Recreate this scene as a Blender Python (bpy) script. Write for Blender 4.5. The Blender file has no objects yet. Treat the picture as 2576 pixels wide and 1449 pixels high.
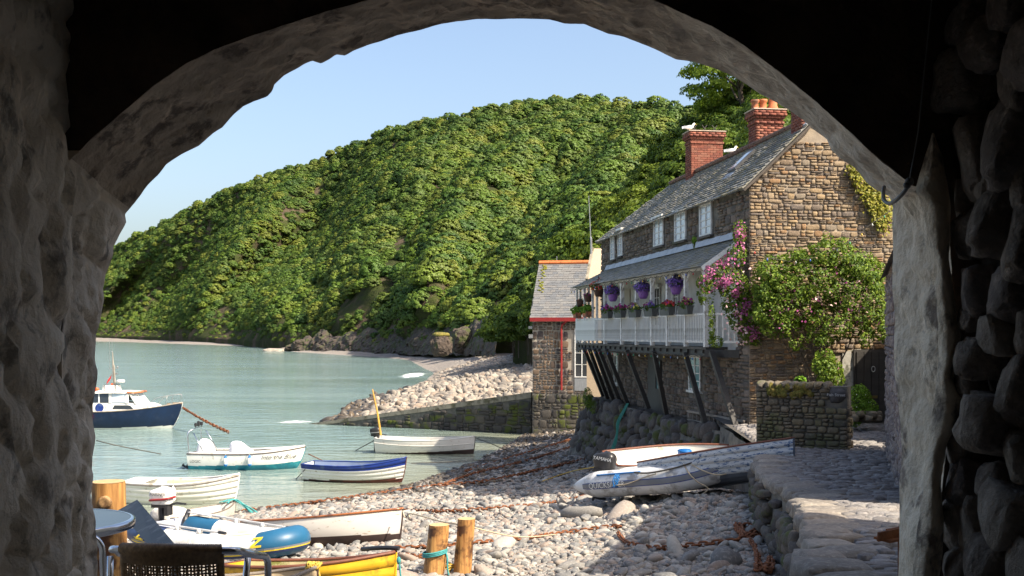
import bpy, bmesh, math, random
import numpy as np
from mathutils import Vector, Matrix, Euler, noise
rng = np.random.default_rng(7); random.seed(7)
SC = bpy.context.scene
# ---------------------------------------------------------------- camera
FPX, HZ, EYE = 2762.0, 841.0, 5.2          # focal length and horizon row on a 2576-wide frame, eye height above the water
cam_d = bpy.data.cameras.new('camera'); cam = bpy.data.objects.new('camera', cam_d)
SC.collection.objects.link(cam); SC.camera = cam
cam.location = (0, 0, EYE); cam.rotation_euler = (math.radians(90), 0, 0)
cam_d.sensor_width = 36; cam_d.lens = FPX/2576*36; cam_d.shift_y = (HZ-724.5)/2576
cam_d.clip_start = 0.05; cam_d.clip_end = 20000
# ---------------------------------------------------------------- world, sun, exposure
SUN = Vector((0.59, -0.37, 0.73)).normalized()
world = bpy.data.worlds.new('World'); SC.world = world; world.use_nodes = True
wt = world.node_tree; wt.nodes.clear()
wo = wt.nodes.new('ShaderNodeOutputWorld'); wb = wt.nodes.new('ShaderNodeBackground'); ws = wt.nodes.new('ShaderNodeTexSky')
ws.sky_type = 'NISHITA'; ws.sun_disc = False; ws.sun_elevation = math.asin(SUN.z); ws.sun_rotation = math.atan2(SUN.x, SUN.y)
ws.air_density = 1.0; ws.dust_density = 4.0; ws.ozone_density = 1.0
wb.inputs[1].default_value = 0.13
wt.links.new(ws.outputs[0], wb.inputs[0]); wt.links.new(wb.outputs[0], wo.inputs[0])
sd = bpy.data.lights.new('sun', 'SUN'); sd.energy = 5.0; sd.angle = math.radians(0.53); sd.color = (1.0, 0.89, 0.72)
sun = bpy.data.objects.new('sun', sd); SC.collection.objects.link(sun)
sun.rotation_euler = SUN.to_track_quat('Z', 'Y').to_euler(); sun.location = SUN*100
SC.view_settings.view_transform = 'Standard'; SC.view_settings.look = 'None'
SC.view_settings.exposure = 1.06; SC.view_settings.gamma = 1.0
SC.render.engine = 'CYCLES'
SC.cycles.max_bounces = 8; SC.cycles.diffuse_bounces = 4; SC.cycles.transparent_max_bounces = 8
SC.cycles.use_denoising = True

# ---------------------------------------------------------------- helpers
COL = SC.collection
def pix(u, v, d):
    return Vector(((u-1288)/FPX*d, d, EYE-(v-HZ)/FPX*d))
def onz(u, v, z):
    return pix(u, v, (EYE-z)*FPX/(v-HZ))
def V(*a): return Vector(a)
def lin(h):
    r = [int(h[i:i+2], 16)/255 for i in (0, 2, 4)]
    return tuple(c/12.92 if c < .04045 else ((c+.055)/1.055)**2.4 for c in r)
def lerp(a, b, t): return a+(b-a)*t
def interp(x, tab):
    return float(np.interp(x, [t[0] for t in tab], [t[1] for t in tab]))

class MB:
    """collects faces; build() links them as one mesh object"""
    def __init__(s): s.v = []; s.f = []; s.m = []; s.mi = 0
    def add(s, vs, fs, m=None):
        o = len(s.v); s.v.extend([tuple(p) for p in vs])
        for f in fs: s.f.append(tuple(i+o for i in f)); s.m.append(s.mi if m is None else m)
        return s
    def box(s, c, size, R=None, m=None, taper=1.0):
        hx, hy, hz = size[0]/2, size[1]/2, size[2]/2; c = Vector(c)
        vs = []
        for z in (-hz, hz):
            k = taper if z > 0 else 1
            for x, y in ((-hx, -hy), (hx, -hy), (hx, hy), (-hx, hy)):
                p = Vector((x*k, y*k, z)); p = R @ p if R is not None else p
                vs.append(c+p)
        return s.add(vs, [(0,3,2,1),(4,5,6,7),(0,1,5,4),(1,2,6,5),(2,3,7,6),(3,0,4,7)], m)
    def beam(s, a, b, w, h, up=(0,0,1), m=None):
        a = Vector(a); b = Vector(b); x = (b-a); L = x.length; x.normalize()
        y = Vector(up).cross(x)
        if y.length < 1e-4: y = Vector((0,1,0)).cross(x)
        y.normalize(); z = x.cross(y)
        R = Matrix((x, y, z)).transposed()
        return s.box((a+b)/2, (L, w, h), R, m)
    def tube(s, path, r, n=8, cap=True, closed=False, m=None, squash=1.0):
        P = [Vector(p) for p in path]; k = len(P)
        rs = list(r) if hasattr(r, '__len__') else [r]*k
        vs = []; prev = None
        for i in range(k):
            if closed: t = P[(i+1) % k]-P[i-1]
            else: t = P[min(i+1, k-1)]-P[max(i-1, 0)]
            if t.length < 1e-9: t = Vector((0,0,1))
            t.normalize()
            if prev is None:
                a = Vector((0,0,1)) if abs(t.z) < .9 else Vector((1,0,0))
                prev = (a-t*a.dot(t)).normalized()
            else:
                prev = prev-t*prev.dot(t)
                prev = prev.normalized() if prev.length > 1e-6 else Vector((1,0,0))
            bn = t.cross(prev)
            for j in range(n):
                an = 2*math.pi*j/n
                vs.append(P[i]+(prev*math.cos(an)*squash+bn*math.sin(an))*rs[i])
        fs = []
        for i in range(k if closed else k-1):
            a0 = i*n; b0 = ((i+1) % k)*n
            for j in range(n):
                j2 = (j+1) % n; fs.append((a0+j, a0+j2, b0+j2, b0+j))
        if cap and not closed:
            fs.append(tuple(reversed(range(n)))); fs.append(tuple(range((k-1)*n, k*n)))
        return s.add(vs, fs, m)
    def lathe(s, prof, n=16, c=(0,0,0), R=None, cap=True, m=None):
        c = Vector(c); vs = []
        for (r, z) in prof:
            for j in range(n):
                an = 2*math.pi*j/n; p = Vector((r*math.cos(an), r*math.sin(an), z))
                vs.append(c+(R @ p if R is not None else p))
        fs = []
        for i in range(len(prof)-1):
            for j in range(n):
                j2 = (j+1) % n; fs.append((i*n+j, i*n+j2, (i+1)*n+j2, (i+1)*n+j))
        if cap:
            fs.append(tuple(reversed(range(n)))); fs.append(tuple(range((len(prof)-1)*n, len(prof)*n)))
        return s.add(vs, fs, m)
    def grid(s, fn, nu, nv, m=None, flip=False):
        vs = [fn(i/nu, j/nv) for i in range(nu+1) for j in range(nv+1)]
        fs = []
        for i in range(nu):
            for j in range(nv):
                a = i*(nv+1)+j; q = (a, a+nv+1, a+nv+2, a+1)
                fs.append(q[::-1] if flip else q)
        return s.add(vs, fs, m)
    def ball(s, c, r, n=12, k=8, R=None, m=None, wob=0, seed=0):
        c = Vector(c); r = Vector(r) if hasattr(r, '__len__') else Vector((r, r, r)); vs = []
        for i in range(k+1):
            th = math.pi*i/k
            for j in range(n):
                an = 2*math.pi*j/n
                p = Vector((math.sin(th)*math.cos(an), math.sin(th)*math.sin(an), math.cos(th)))
                if wob: p = p*(1+wob*noise.noise(p*1.3+Vector((seed*3.1, seed, 0))))
                p = Vector((p.x*r.x, p.y*r.y, p.z*r.z)); vs.append(c+(R @ p if R is not None else p))
        fs = []
        for i in range(k):
            for j in range(n):
                j2 = (j+1) % n; fs.append((i*n+j, (i+1)*n+j, (i+1)*n+j2, i*n+j2))
        return s.add(vs, fs, m)
    def mesh(s, name, smooth=False):
        me = bpy.data.meshes.new(name); me.from_pydata(s.v, [], s.f)
        if any(s.m): me.polygons.foreach_set('material_index', s.m)
        if smooth: me.polygons.foreach_set('use_smooth', [True]*len(s.f))
        me.update(); return me
    def build(s, name, mats, parent=None, smooth=False, **kw):
        return link(name, s.mesh(name, smooth), mats, parent, **kw)

def link(name, me, mats=None, parent=None, loc=None, rot=None, mat4=None):
    o = bpy.data.objects.new(name, me); COL.objects.link(o)
    if mats is not None and me is not None and len(me.materials) == 0:
        for m in (mats if isinstance(mats, (list, tuple)) else [mats]): me.materials.append(m)
    if parent is not None: o.parent = parent
    if loc is not None: o.location = loc
    if rot is not None: o.rotation_euler = rot
    if mat4 is not None: o.matrix_local = mat4
    return o
def tag(o, label=None, cat=None, group=None, kind=None):
    if label: o['label'] = label
    if cat: o['category'] = cat
    if group: o['group'] = group
    if kind: o['kind'] = kind
    return o
def thing(name, label, cat, loc=(0,0,0), rot=(0,0,0), group=None):
    o = bpy.data.objects.new(name, None); COL.objects.link(o); o.empty_display_size = .2
    o.location = loc; o.rotation_euler = rot
    return tag(o, label, cat, group)
def copy_tree(o, parent=None):
    c = o.copy(); COL.objects.link(c); c.parent = parent
    for ch in o.children: copy_tree(ch, c)
    return c
def np_mesh(name, verts, nper=4):
    """verts (N, nper, 3): N separate polygons"""
    N = len(verts); me = bpy.data.meshes.new(name)
    me.vertices.add(N*nper); me.vertices.foreach_set('co', np.asarray(verts, dtype=np.float32).ravel())
    me.loops.add(N*nper); me.loops.foreach_set('vertex_index', np.arange(N*nper, dtype=np.int32))
    me.polygons.add(N); me.polygons.foreach_set('loop_start', np.arange(0, N*nper, nper, dtype=np.int32))
    me.update(calc_edges=True); return me
def np_mesh_idx(name, verts, faces, smooth=False):
    """verts (N,3), faces (M,4) int"""
    verts = np.asarray(verts, dtype=np.float32); faces = np.asarray(faces, dtype=np.int32)
    me = bpy.data.meshes.new(name); k = faces.shape[1]
    me.vertices.add(len(verts)); me.vertices.foreach_set('co', verts.ravel())
    me.loops.add(faces.size); me.loops.foreach_set('vertex_index', faces.ravel())
    me.polygons.add(len(faces)); me.polygons.foreach_set('loop_start', np.arange(0, faces.size, k, dtype=np.int32))
    if smooth: me.polygons.foreach_set('use_smooth', np.ones(len(faces), dtype=bool))
    me.update(calc_edges=True); return me
def fbm(p, o=4, s=1.0):
    return noise.fractal(Vector(p)*s, 1.0, 2.0, o)
def smooth_path(pts, n=8, closed=False):
    P = [Vector(p) for p in pts]; out = []
    k = len(P)
    for i in range(k-1):
        p0 = P[max(i-1, 0)]; p1 = P[i]; p2 = P[i+1]; p3 = P[min(i+2, k-1)]
        for j in range(n):
            t = j/n
            out.append(0.5*((2*p1)+(p2-p0)*t+(2*p0-5*p1+4*p2-p3)*t*t+(3*p1-p0-3*p2+p3)*t**3))
    out.append(P[-1]); return out

# ---------------------------------------------------------------- materials
MATS = {}
def _nodes(name):
    m = bpy.data.materials.new(name); m.use_nodes = True; nt = m.node_tree
    b = nt.nodes.get('Principled BSDF'); return m, nt, b
def _n(nt, t, **kw):
    n = nt.nodes.new(t)
    for k, v in kw.items():
        if k in n.inputs: n.inputs[k].default_value = v
        else: setattr(n, k, v)
    return n
def mix_col(nt, fac, a, b, blend='MIX'):
    n = nt.nodes.new('ShaderNodeMix'); n.data_type = 'RGBA'; n.blend_type = blend
    for sock, val in ((n.inputs[0], fac), (n.inputs[6], a), (n.inputs[7], b)):
        if hasattr(val, 'is_output'): nt.links.new(val, sock)
        elif isinstance(val, (tuple, list)): sock.default_value = (*val[:3], 1)
        else: sock.default_value = val
    return n.outputs[2]
def math_n(nt, op, a, b=None, clamp=False):
    n = nt.nodes.new('ShaderNodeMath'); n.operation = op; n.use_clamp = clamp
    for i, val in enumerate((a, b)):
        if val is None: continue
        if hasattr(val, 'is_output'): nt.links.new(val, n.inputs[i])
        else: n.inputs[i].default_value = val
    return n.outputs[0]
def ramp(nt, fac, stops, interp_='LINEAR'):
    n = nt.nodes.new('ShaderNodeValToRGB'); n.color_ramp.interpolation = interp_; cr = n.color_ramp
    while len(cr.elements) < len(stops): cr.elements.new(.5)
    for e, (p, c) in zip(cr.elements, stops): e.position = p; e.color = (*c[:3], 1) if len(c) >= 3 else (c[0],)*3+(1,)
    nt.links.new(fac, n.inputs[0]); return n.outputs[0]
def coords(nt, scale=(1,1,1), space='Object'):
    tc = nt.nodes.new('ShaderNodeTexCoord'); mp = nt.nodes.new('ShaderNodeMapping'); mp.inputs['Scale'].default_value = scale
    if space == 'World':
        g = nt.nodes.new('ShaderNodeNewGeometry'); nt.links.new(g.outputs['Position'], mp.inputs[0])
    else: nt.links.new(tc.outputs[space], mp.inputs[0])
    return mp.outputs[0]
def noise_f(nt, co, scale, detail=5, rough=.55, w=None):
    n = nt.nodes.new('ShaderNodeTexNoise'); n.inputs['Scale'].default_value = scale
    n.inputs['Detail'].default_value = detail; n.inputs['Roughness'].default_value = rough
    nt.links.new(co, n.inputs['Vector']); return n.outputs[0]
def bump(nt, b, h, strength=.3, dist=.02):
    n = nt.nodes.new('ShaderNodeBump'); n.inputs['Strength'].default_value = strength; n.inputs['Distance'].default_value = dist
    nt.links.new(h, n.inputs['Height']); nt.links.new(n.outputs[0], b.inputs['Normal'])
def island_rand(nt):
    g = nt.nodes.new('ShaderNodeNewGeometry'); o = nt.nodes.new('ShaderNodeObjectInfo')
    return math_n(nt, 'FRACT', math_n(nt, 'ADD', g.outputs['Random Per Island'], o.outputs['Random']))
def plain(name, c1, c2=None, scale=3, rough=.6, bmp=0, bscale=25, bdist=.01, metal=0, spec=.4, stain=None, sscale=2, samt=.5, vec=(1,1,1), space='Object', coat=0):
    """two-tone noise paint with optional wear colour and relief"""
    m, nt, b = _nodes(name); co = coords(nt, vec, space)
    c2 = c2 or tuple(x*.8 for x in c1)
    f = ramp(nt, noise_f(nt, co, scale), [(.35, (0,0,0)), (.65, (1,1,1))])
    c = mix_col(nt, f, c1, c2)
    if stain:
        g = ramp(nt, noise_f(nt, co, sscale, 8, .65), [(.5+(.5-samt)*.28-.03, (0,0,0)), (.5+(.5-samt)*.28+.05, (1,1,1))])
        c = mix_col(nt, g, c, stain)
    nt.links.new(c, b.inputs['Base Color']); b.inputs['Roughness'].default_value = rough
    b.inputs['Metallic'].default_value = metal; b.inputs['Specular IOR Level'].default_value = spec
    if coat: b.inputs['Coat Weight'].default_value = coat
    if bmp: bump(nt, b, noise_f(nt, co, bscale, 6), bmp, bdist)
    MATS[name] = m; return m
def stones(name, stops, rough=.85, bscale=14, bmp=.5, moss=None, mossamt=.3, space='World', tint=.35, bdist=.02, mscale=1.2):
    m, nt, b = _nodes(name); co = coords(nt, (1,1,1), space)
    r = island_rand(nt); k = len(stops)
    c = ramp(nt, r, [(i/k, s) for i, s in enumerate(stops)], 'CONSTANT')
    f = noise_f(nt, co, 7, 6, .65)
    c = mix_col(nt, math_n(nt, 'MULTIPLY', ramp(nt, f, [(.3, (0,0,0)), (.7, (1,1,1))]), tint), c, tuple(x*.35 for x in stops[0]))
    f2 = noise_f(nt, co, 23, 4, .6)
    c = mix_col(nt, math_n(nt, 'MULTIPLY', ramp(nt, f2, [(.5, (0,0,0)), (.75, (1,1,1))]), .35), c, tuple(min(1, x*1.9) for x in stops[1]))
    if moss:
        g = ramp(nt, noise_f(nt, co, mscale, 7, .65), [(.5+(.5-mossamt)*.34-.04, (0,0,0)), (.5+(.5-mossamt)*.34+.06, (1,1,1))])
        c = mix_col(nt, g, c, moss)
    nt.links.new(c, b.inputs['Base Color']); b.inputs['Roughness'].default_value = rough; b.inputs['Specular IOR Level'].default_value = .25
    bump(nt, b, noise_f(nt, co, bscale, 8, .62), bmp, bdist)
    MATS[name] = m; return m
def leafmat(name, stops, trans=.35, rough=.55, vary=.5):
    m, nt, b = _nodes(name); r = island_rand(nt)
    o = nt.nodes.new('ShaderNodeObjectInfo')
    k = len(stops)-1
    ca = ramp(nt, r, [(i/k, s) for i, s in enumerate(stops)])
    cb = ramp(nt, o.outputs['Random'], [(i/k, s) for i, s in enumerate(stops)])
    c = mix_col(nt, vary, ca, cb)
    nt.links.new(c, b.inputs['Base Color']); b.inputs['Roughness'].default_value = rough; b.inputs['Specular IOR Level'].default_value = .25
    t = nt.nodes.new('ShaderNodeBsdfTranslucent'); mx = nt.nodes.new('ShaderNodeMixShader'); mx.inputs[0].default_value = trans
    nt.links.new(mix_col(nt, .5, c, (.16,.22,.02)), t.inputs[0])
    nt.links.new(b.outputs[0], mx.inputs[1]); nt.links.new(t.outputs[0], mx.inputs[2])
    nt.links.new(mx.outputs[0], nt.nodes['Material Output'].inputs[0])
    MATS[name] = m; return m
def wood(name, c1, c2, rough=.7, vec=(2,20,20), bmp=.4, stain=None, samt=.3, coat=0):
    m, nt, b = _nodes(name); co = coords(nt, vec)
    f = noise_f(nt, co, 1.5, 8, .65)
    c = ramp(nt, f, [(.3, c1), (.7, c2)])
    if stain:
        g = ramp(nt, noise_f(nt, coords(nt), 3.5, 6, .6), [(.5+(.5-samt)*.28-.04, (0,0,0)), (.5+(.5-samt)*.28+.05, (1,1,1))]); c = mix_col(nt, g, c, stain)
    nt.links.new(c, b.inputs['Base Color']); b.inputs['Roughness'].default_value = rough
    if coat: b.inputs['Coat Weight'].default_value = coat
    bump(nt, b, f, bmp, .008); MATS[name] = m; return m
def peel(name, paint, under, amt=.25, scale=9, rough=.5, vec=(1,1,2.5), dirt=(.25,.2,.15)):
    m, nt, b = _nodes(name); co = coords(nt, vec)
    g = ramp(nt, noise_f(nt, co, scale, 9, .7), [(.5+(.5-amt)*.30-.012, (0,0,0)), (.5+(.5-amt)*.30+.012, (1,1,1))])
    base = mix_col(nt, ramp(nt, noise_f(nt, co, 1.3, 6), [(.35, (0,0,0)), (.8, (1,1,1))]), paint, tuple(lerp(a, d, .25) for a, d in zip(paint, dirt)))
    nt.links.new(mix_col(nt, g, base, under), b.inputs['Base Color']); b.inputs['Roughness'].default_value = rough
    bump(nt, b, g, -.25, .004); MATS[name] = m; return m

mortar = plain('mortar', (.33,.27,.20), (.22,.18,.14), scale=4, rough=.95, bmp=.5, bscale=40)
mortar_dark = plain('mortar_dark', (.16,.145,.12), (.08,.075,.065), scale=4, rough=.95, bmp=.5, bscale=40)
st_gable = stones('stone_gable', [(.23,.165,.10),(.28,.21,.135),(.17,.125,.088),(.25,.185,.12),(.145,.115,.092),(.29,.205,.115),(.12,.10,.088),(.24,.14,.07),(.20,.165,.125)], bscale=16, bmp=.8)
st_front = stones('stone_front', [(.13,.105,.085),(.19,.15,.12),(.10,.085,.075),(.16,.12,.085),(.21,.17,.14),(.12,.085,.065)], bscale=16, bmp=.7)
st_boat = stones('stone_boathouse', [(.10,.075,.06),(.15,.10,.065),(.08,.07,.07),(.17,.12,.085),(.12,.075,.05),(.07,.06,.06)], bmp=.5)
st_sea = stones('stone_seawall', [(.085,.076,.07),(.12,.105,.095),(.07,.062,.06),(.10,.085,.072),(.135,.12,.108)], bmp=.8, moss=(.06,.07,.02), mossamt=.26)
st_slip = stones('stone_slip', [(.055,.05,.047),(.075,.068,.06),(.045,.042,.04),(.09,.08,.065)], bmp=.8, moss=(.07,.085,.015), mossamt=.34)
st_pebble = stones('stone_pebble', [(.235,.22,.20),(.30,.285,.26),(.17,.168,.166),(.29,.245,.21),(.21,.20,.188),(.37,.345,.305),(.14,.14,.14),(.265,.21,.175)], bscale=30, bmp=.25, tint=.25)
st_boulder = stones('stone_boulder', [(.23,.20,.17),(.30,.265,.22),(.165,.148,.13),(.27,.21,.165),(.34,.30,.25),(.20,.18,.16)], bscale=10, bmp=.4, tint=.3)
st_wet_shade = stones('stone_wet_shade', [(.07,.06,.05),(.10,.085,.07),(.055,.05,.047),(.12,.09,.06)], rough=.4, bmp=.4)
st_cobble = stones('stone_cobble', [(.19,.175,.17),(.25,.235,.225),(.16,.15,.148),(.22,.20,.185),(.28,.26,.25)], bscale=18, bmp=.6)
st_rubble = stones('stone_rubble', [(.26,.215,.18),(.34,.29,.245),(.20,.165,.14),(.29,.24,.20),(.23,.195,.18)], bscale=12, bmp=1.0, tint=.6, bdist=.05)
st_garden = stones('stone_garden', [(.13,.11,.08),(.18,.15,.11),(.09,.08,.065),(.16,.125,.085),(.20,.16,.10)], bmp=.8, moss=(.10,.10,.05), mossamt=.35)
st_slate = stones('slate_roof', [(.20,.20,.18),(.26,.25,.215),(.16,.165,.165),(.23,.215,.175),(.28,.27,.25),(.185,.175,.155)], rough=.55, bscale=30, bmp=.3, moss=(.24,.215,.14), mossamt=.3, mscale=2.2)
st_slate2 = stones('slate_boathouse', [(.135,.138,.142),(.165,.163,.158),(.115,.12,.128),(.15,.145,.14)], rough=.6, bscale=30, bmp=.2, tint=.15)
brick_m = stones('brick_red', [(.21,.075,.05),(.25,.09,.058),(.16,.06,.045),(.23,.10,.068),(.19,.062,.042)], bmp=.3, tint=.2)
plaster = plain('plaster_whitewash', (.86,.74,.58), (.72,.61,.47), scale=2.2, rough=.9, bmp=.9, bscale=18, bdist=.03, stain=(.26,.21,.17), sscale=5, samt=.16, space='World')
plaster_left = plain('plaster_grey', (.80,.68,.54), (.60,.50,.39), scale=3, rough=.85, bmp=.8, bscale=22, bdist=.02, stain=(.28,.235,.19), sscale=6, samt=.22, space='World')
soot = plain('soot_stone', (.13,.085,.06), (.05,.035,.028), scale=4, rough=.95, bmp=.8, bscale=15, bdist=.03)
white_wood = plain('white_painted_wood', (.72,.71,.68), (.60,.59,.56), scale=5, rough=.5, stain=(.38,.37,.33), sscale=7, samt=.26)
black_wood = wood('black_tarred_wood', (.018,.016,.015), (.04,.035,.03), vec=(1,6,6), rough=.6)
render_w = plain('render_offwhite', (.42,.40,.36), (.27,.26,.22), scale=2, rough=.9, bmp=.5, bscale=20, stain=(.10,.10,.07), sscale=1.8, samt=.36)
pebbledash = plain('pebbledash_tan', (.42,.33,.235), (.32,.25,.175), scale=30, rough=.95, bmp=.7, bscale=45)
terracotta = plain('terracotta', (.45,.15,.06), (.36,.11,.045), rough=.8, stain=(.16,.08,.05), samt=.3)
lead = plain('lead_flashing', (.42,.44,.47), (.33,.35,.38), rough=.5, bmp=.2)
red_paint = plain('red_paint', (.26,.02,.02), (.20,.015,.015), rough=.5)
steel = plain('polished_aluminium', (.72,.72,.73), (.62,.62,.64), rough=.22, metal=1)
galv = plain('galvanised_steel', (.40,.40,.39), (.30,.30,.29), rough=.45, metal=.8)
black_pl = plain('black_plastic', (.018,.018,.02), (.03,.03,.032), rough=.35)
rust = plain('rusty_iron', (.24,.085,.03), (.115,.042,.02), scale=14, rough=.85, bmp=.5, bscale=60)
rope_w = plain('rope_cream', (.50,.42,.30), (.38,.31,.21), scale=40, rough=.9)
rope_t = plain('rope_teal', (.06,.30,.30), (.04,.22,.23), scale=30, rough=.8)
rope_g = plain('rope_green', (.05,.24,.17), (.03,.16,.12), scale=30, rough=.8)
rope_b = plain('rope_blue', (.02,.17,.44), (.015,.12,.34), scale=30, rough=.8)
rope_y = plain('rope_yellow', (.55,.36,.06), (.45,.29,.05), scale=30, rough=.8)
rope_d = plain('rope_dark', (.05,.045,.04), (.08,.07,.055), scale=30, rough=.9)
glass_dk = plain('dark_glass', (.02,.025,.03), (.03,.035,.04), rough=.06, spec=.8)
glass_pale = plain('curtained_glass', (.50,.56,.62), (.40,.47,.54), scale=6, rough=.12, spec=.8, vec=(14,14,1))
glass_teal = plain('teal_glass', (.16,.30,.30), (.11,.22,.22), rough=.1, spec=.8)
gloss_white = plain('gloss_white', (.74,.73,.69), (.66,.645,.60), scale=2, rough=.28, stain=(.48,.44,.36), sscale=3.5, samt=.06)
moss_m = plain('moss', (.10,.105,.02), (.15,.11,.025), scale=9, rough=1, bmp=1, bscale=60)
# ================================================================ SETTING: beach, water, hill
def poly_sd(X, Y, poly):
    """signed distance to a coast line, land (right-hand side) positive"""
    best = np.full(X.shape, 1e18); sg = np.ones(X.shape)
    for (ax, ay), (bx, by) in zip(poly[:-1], poly[1:]):
        dx, dy = bx-ax, by-ay; L2 = dx*dx+dy*dy
        t = np.clip(((X-ax)*dx+(Y-ay)*dy)/L2, 0, 1)
        qx, qy = X-(ax+t*dx), Y-(ay+t*dy); d = qx*qx+qy*qy
        cr = dx*(Y-ay)-dy*(X-ax); m = d < best
        best = np.where(m, d, best); sg = np.where(m, np.where(cr > 0, -1, 1), sg)
    return sg*np.sqrt(best)
COAST = [(-90,16),(-40,24),(-20,27.5),(-12,29.8),(-7.8,32.3),(-5.25,34.7),(-3.56,38.1),(-1.43,45),(0.04,53.4),(0.9,60)]
OUTER = [(6,52),(-10.4,63.4),(-10.0,70),(-10.9,78),(-10.2,100),(-9.6,125),(-10.4,148),(-21,224),(-30.8,252),(-44.6,281),(-64.7,326),(-76,362),(-108,463),(-270,760),(-900,1500)]
SLIP_A, SLIP_T = Vector((1.0,57.4,0)), Vector((-12.2,64,0))
def vnoise(X, Y, s, seed=0):
    """cheap value noise on arrays"""
    x = X/s+seed*17.3; y = Y/s+seed*9.1; xi = np.floor(x); yi = np.floor(y); fx = x-xi; fy = y-yi
    fx = fx*fx*(3-2*fx); fy = fy*fy*(3-2*fy)
    def h(a, b): return np.modf(np.abs(np.sin(a*127.1+b*311.7+seed)*43758.5453))[0]
    return (h(xi,yi)*(1-fx)+h(xi+1,yi)*fx)*(1-fy)+(h(xi,yi+1)*(1-fx)+h(xi+1,yi+1)*fx)*fy-.5
def beach_z(X, Y):
    X = np.asarray(X, float); Y = np.asarray(Y, float)
    sd_ = poly_sd(X, Y, COAST)
    z = np.where(sd_ > 0, .095*sd_, .13*sd_)
    z = z+.42*np.exp(-(((X-4.4)/1.8)**2+((Y-21.5)/4.0)**2))+.2*np.exp(-(((X-3.4)/1.6)**2+((Y-29)/4)**2))
    z = z+.16*vnoise(X, Y, 2.3, 1)*np.clip(sd_, 0, 1)+.07*vnoise(X, Y, .8, 2)*np.clip(sd_, 0, 1)
    return np.maximum(z, -2.5)
def outer_z(X, Y):
    X = np.asarray(X, float); Y = np.asarray(Y, float)
    sd_ = poly_sd(X, Y, OUTER[1:])
    sl = np.interp(Y, [55, 66, 100, 130, 190, 240, 900], [.125, .13, .24, .33, .2, .11, .09])
    z = np.where(sd_ > 0, 4.9*(1-np.exp(-sd_*sl/4.6)), .1*sd_)
    z = z+.5*vnoise(X, Y, 9, 3)*np.clip(sd_/6, 0, 1)+.22*vnoise(X, Y, 2.6, 4)*np.clip(sd_/2, 0, 1)
    return np.maximum(z, -2.5)
def sheet(name, xs, ys, zf, mat, smooth=True, attr=None):
    X, Y = np.meshgrid(xs, ys, indexing='ij'); Z = zf(X, Y) if callable(zf) else np.full(X.shape, zf)
    vs = np.stack([X, Y, Z], -1).reshape(-1, 3); nx, ny = len(xs), len(ys)
    i, j = np.meshgrid(np.arange(nx-1), np.arange(ny-1), indexing='ij'); a = (i*ny+j).ravel()
    me = np_mesh_idx(name, vs, np.stack([a, a+ny, a+ny+1, a+1], -1), smooth)
    o = link(name, me, mat); return o, X, Y

# --- pebble ground material
def ground_mat(name, stops, scale, bmp, dist):
    m, nt, b = _nodes(name); co = coords(nt, (1,1,1), 'World')
    vo = nt.nodes.new('ShaderNodeTexVoronoi'); vo.inputs['Scale'].default_value = scale; nt.links.new(co, vo.inputs['Vector'])
    sp = nt.nodes.new('ShaderNodeSeparateColor'); nt.links.new(vo.outputs['Color'], sp.inputs[0])
    k = len(stops); c = ramp(nt, sp.outputs[0], [(i/k, s) for i, s in enumerate(stops)], 'CONSTANT')
    nt.links.new(c, b.inputs['Base Color']); b.inputs['Roughness'].default_value = .9
    bump(nt, b, math_n(nt, 'SUBTRACT', 1.0, vo.outputs['Distance']), bmp, dist); return m
gravel = ground_mat('shingle', [(.25,.225,.20),(.32,.285,.25),(.20,.185,.175),(.29,.235,.195),(.35,.315,.275)], 26, .9, .03)
gravel_far = ground_mat('shingle_far', [(.22,.195,.17),(.27,.24,.21),(.18,.162,.145),(.25,.21,.18)], 3.2, .8, .25)
bs, _, _ = sheet('beach', np.arange(-42, 7.5, .25), np.concatenate([np.arange(6.0, 58, .25), [60, 63]]), beach_z, gravel)
tag(bs, kind='structure')
def outer_sheet_z(X, Y):
    z = outer_z(X, Y)
    # in front of the slip wall the sheet dives under water
    d = (SLIP_T-SLIP_A); n = Vector((-d.y, d.x, 0)).normalized(); n = n if n.y > 0 else -n
    s = (X-SLIP_A.x)*n.x+(Y-SLIP_A.y)*n.y
    return np.where(s < .12, -2.5, z)
ys = np.concatenate([np.arange(55, 80, .4), np.arange(80, 160, 1.2), np.geomspace(160, 1500, 70)])
xs = np.concatenate([np.geomspace(1100, 40, 70)*-1, np.arange(-39, 12, .6), [14, 20, 40, 80]])
fb, _, _ = sheet('shingle_shore', xs, ys, outer_sheet_z, gravel_far); tag(fb, kind='structure')

# --- water
m, nt, b = _nodes('sea_water'); co = coords(nt, (.55,1.25,1), 'World')
n1 = noise_f(nt, co, .9, 4, .6); n2 = noise_f(nt, co, 4.5, 3, .55); n3 = noise_f(nt, coords(nt, (.35,.9,1), 'World'), .16, 3, .6)
h = math_n(nt, 'ADD', math_n(nt, 'MULTIPLY', n1, 1.0), math_n(nt, 'MULTIPLY', n2, .22))
ruf = ramp(nt, noise_f(nt, coords(nt, (.3,1,1), 'World'), .07, 4, .6), [(.35, (.35,.35,.35)), (.65, (1,1,1))])
bump(nt, b, math_n(nt, 'MULTIPLY', h, ruf), .95, .2)
at = nt.nodes.new('ShaderNodeAttribute'); at.attribute_name = 'foam'
at2 = nt.nodes.new('ShaderNodeAttribute'); at2.attribute_name = 'shallow'
cw = mix_col(nt, ramp(nt, n3, [(.35, (0,0,0)), (.7, (1,1,1))]), (.165,.245,.24), (.205,.28,.26))
cw = mix_col(nt, at2.outputs['Fac'], cw, (.25,.245,.165))
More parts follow.
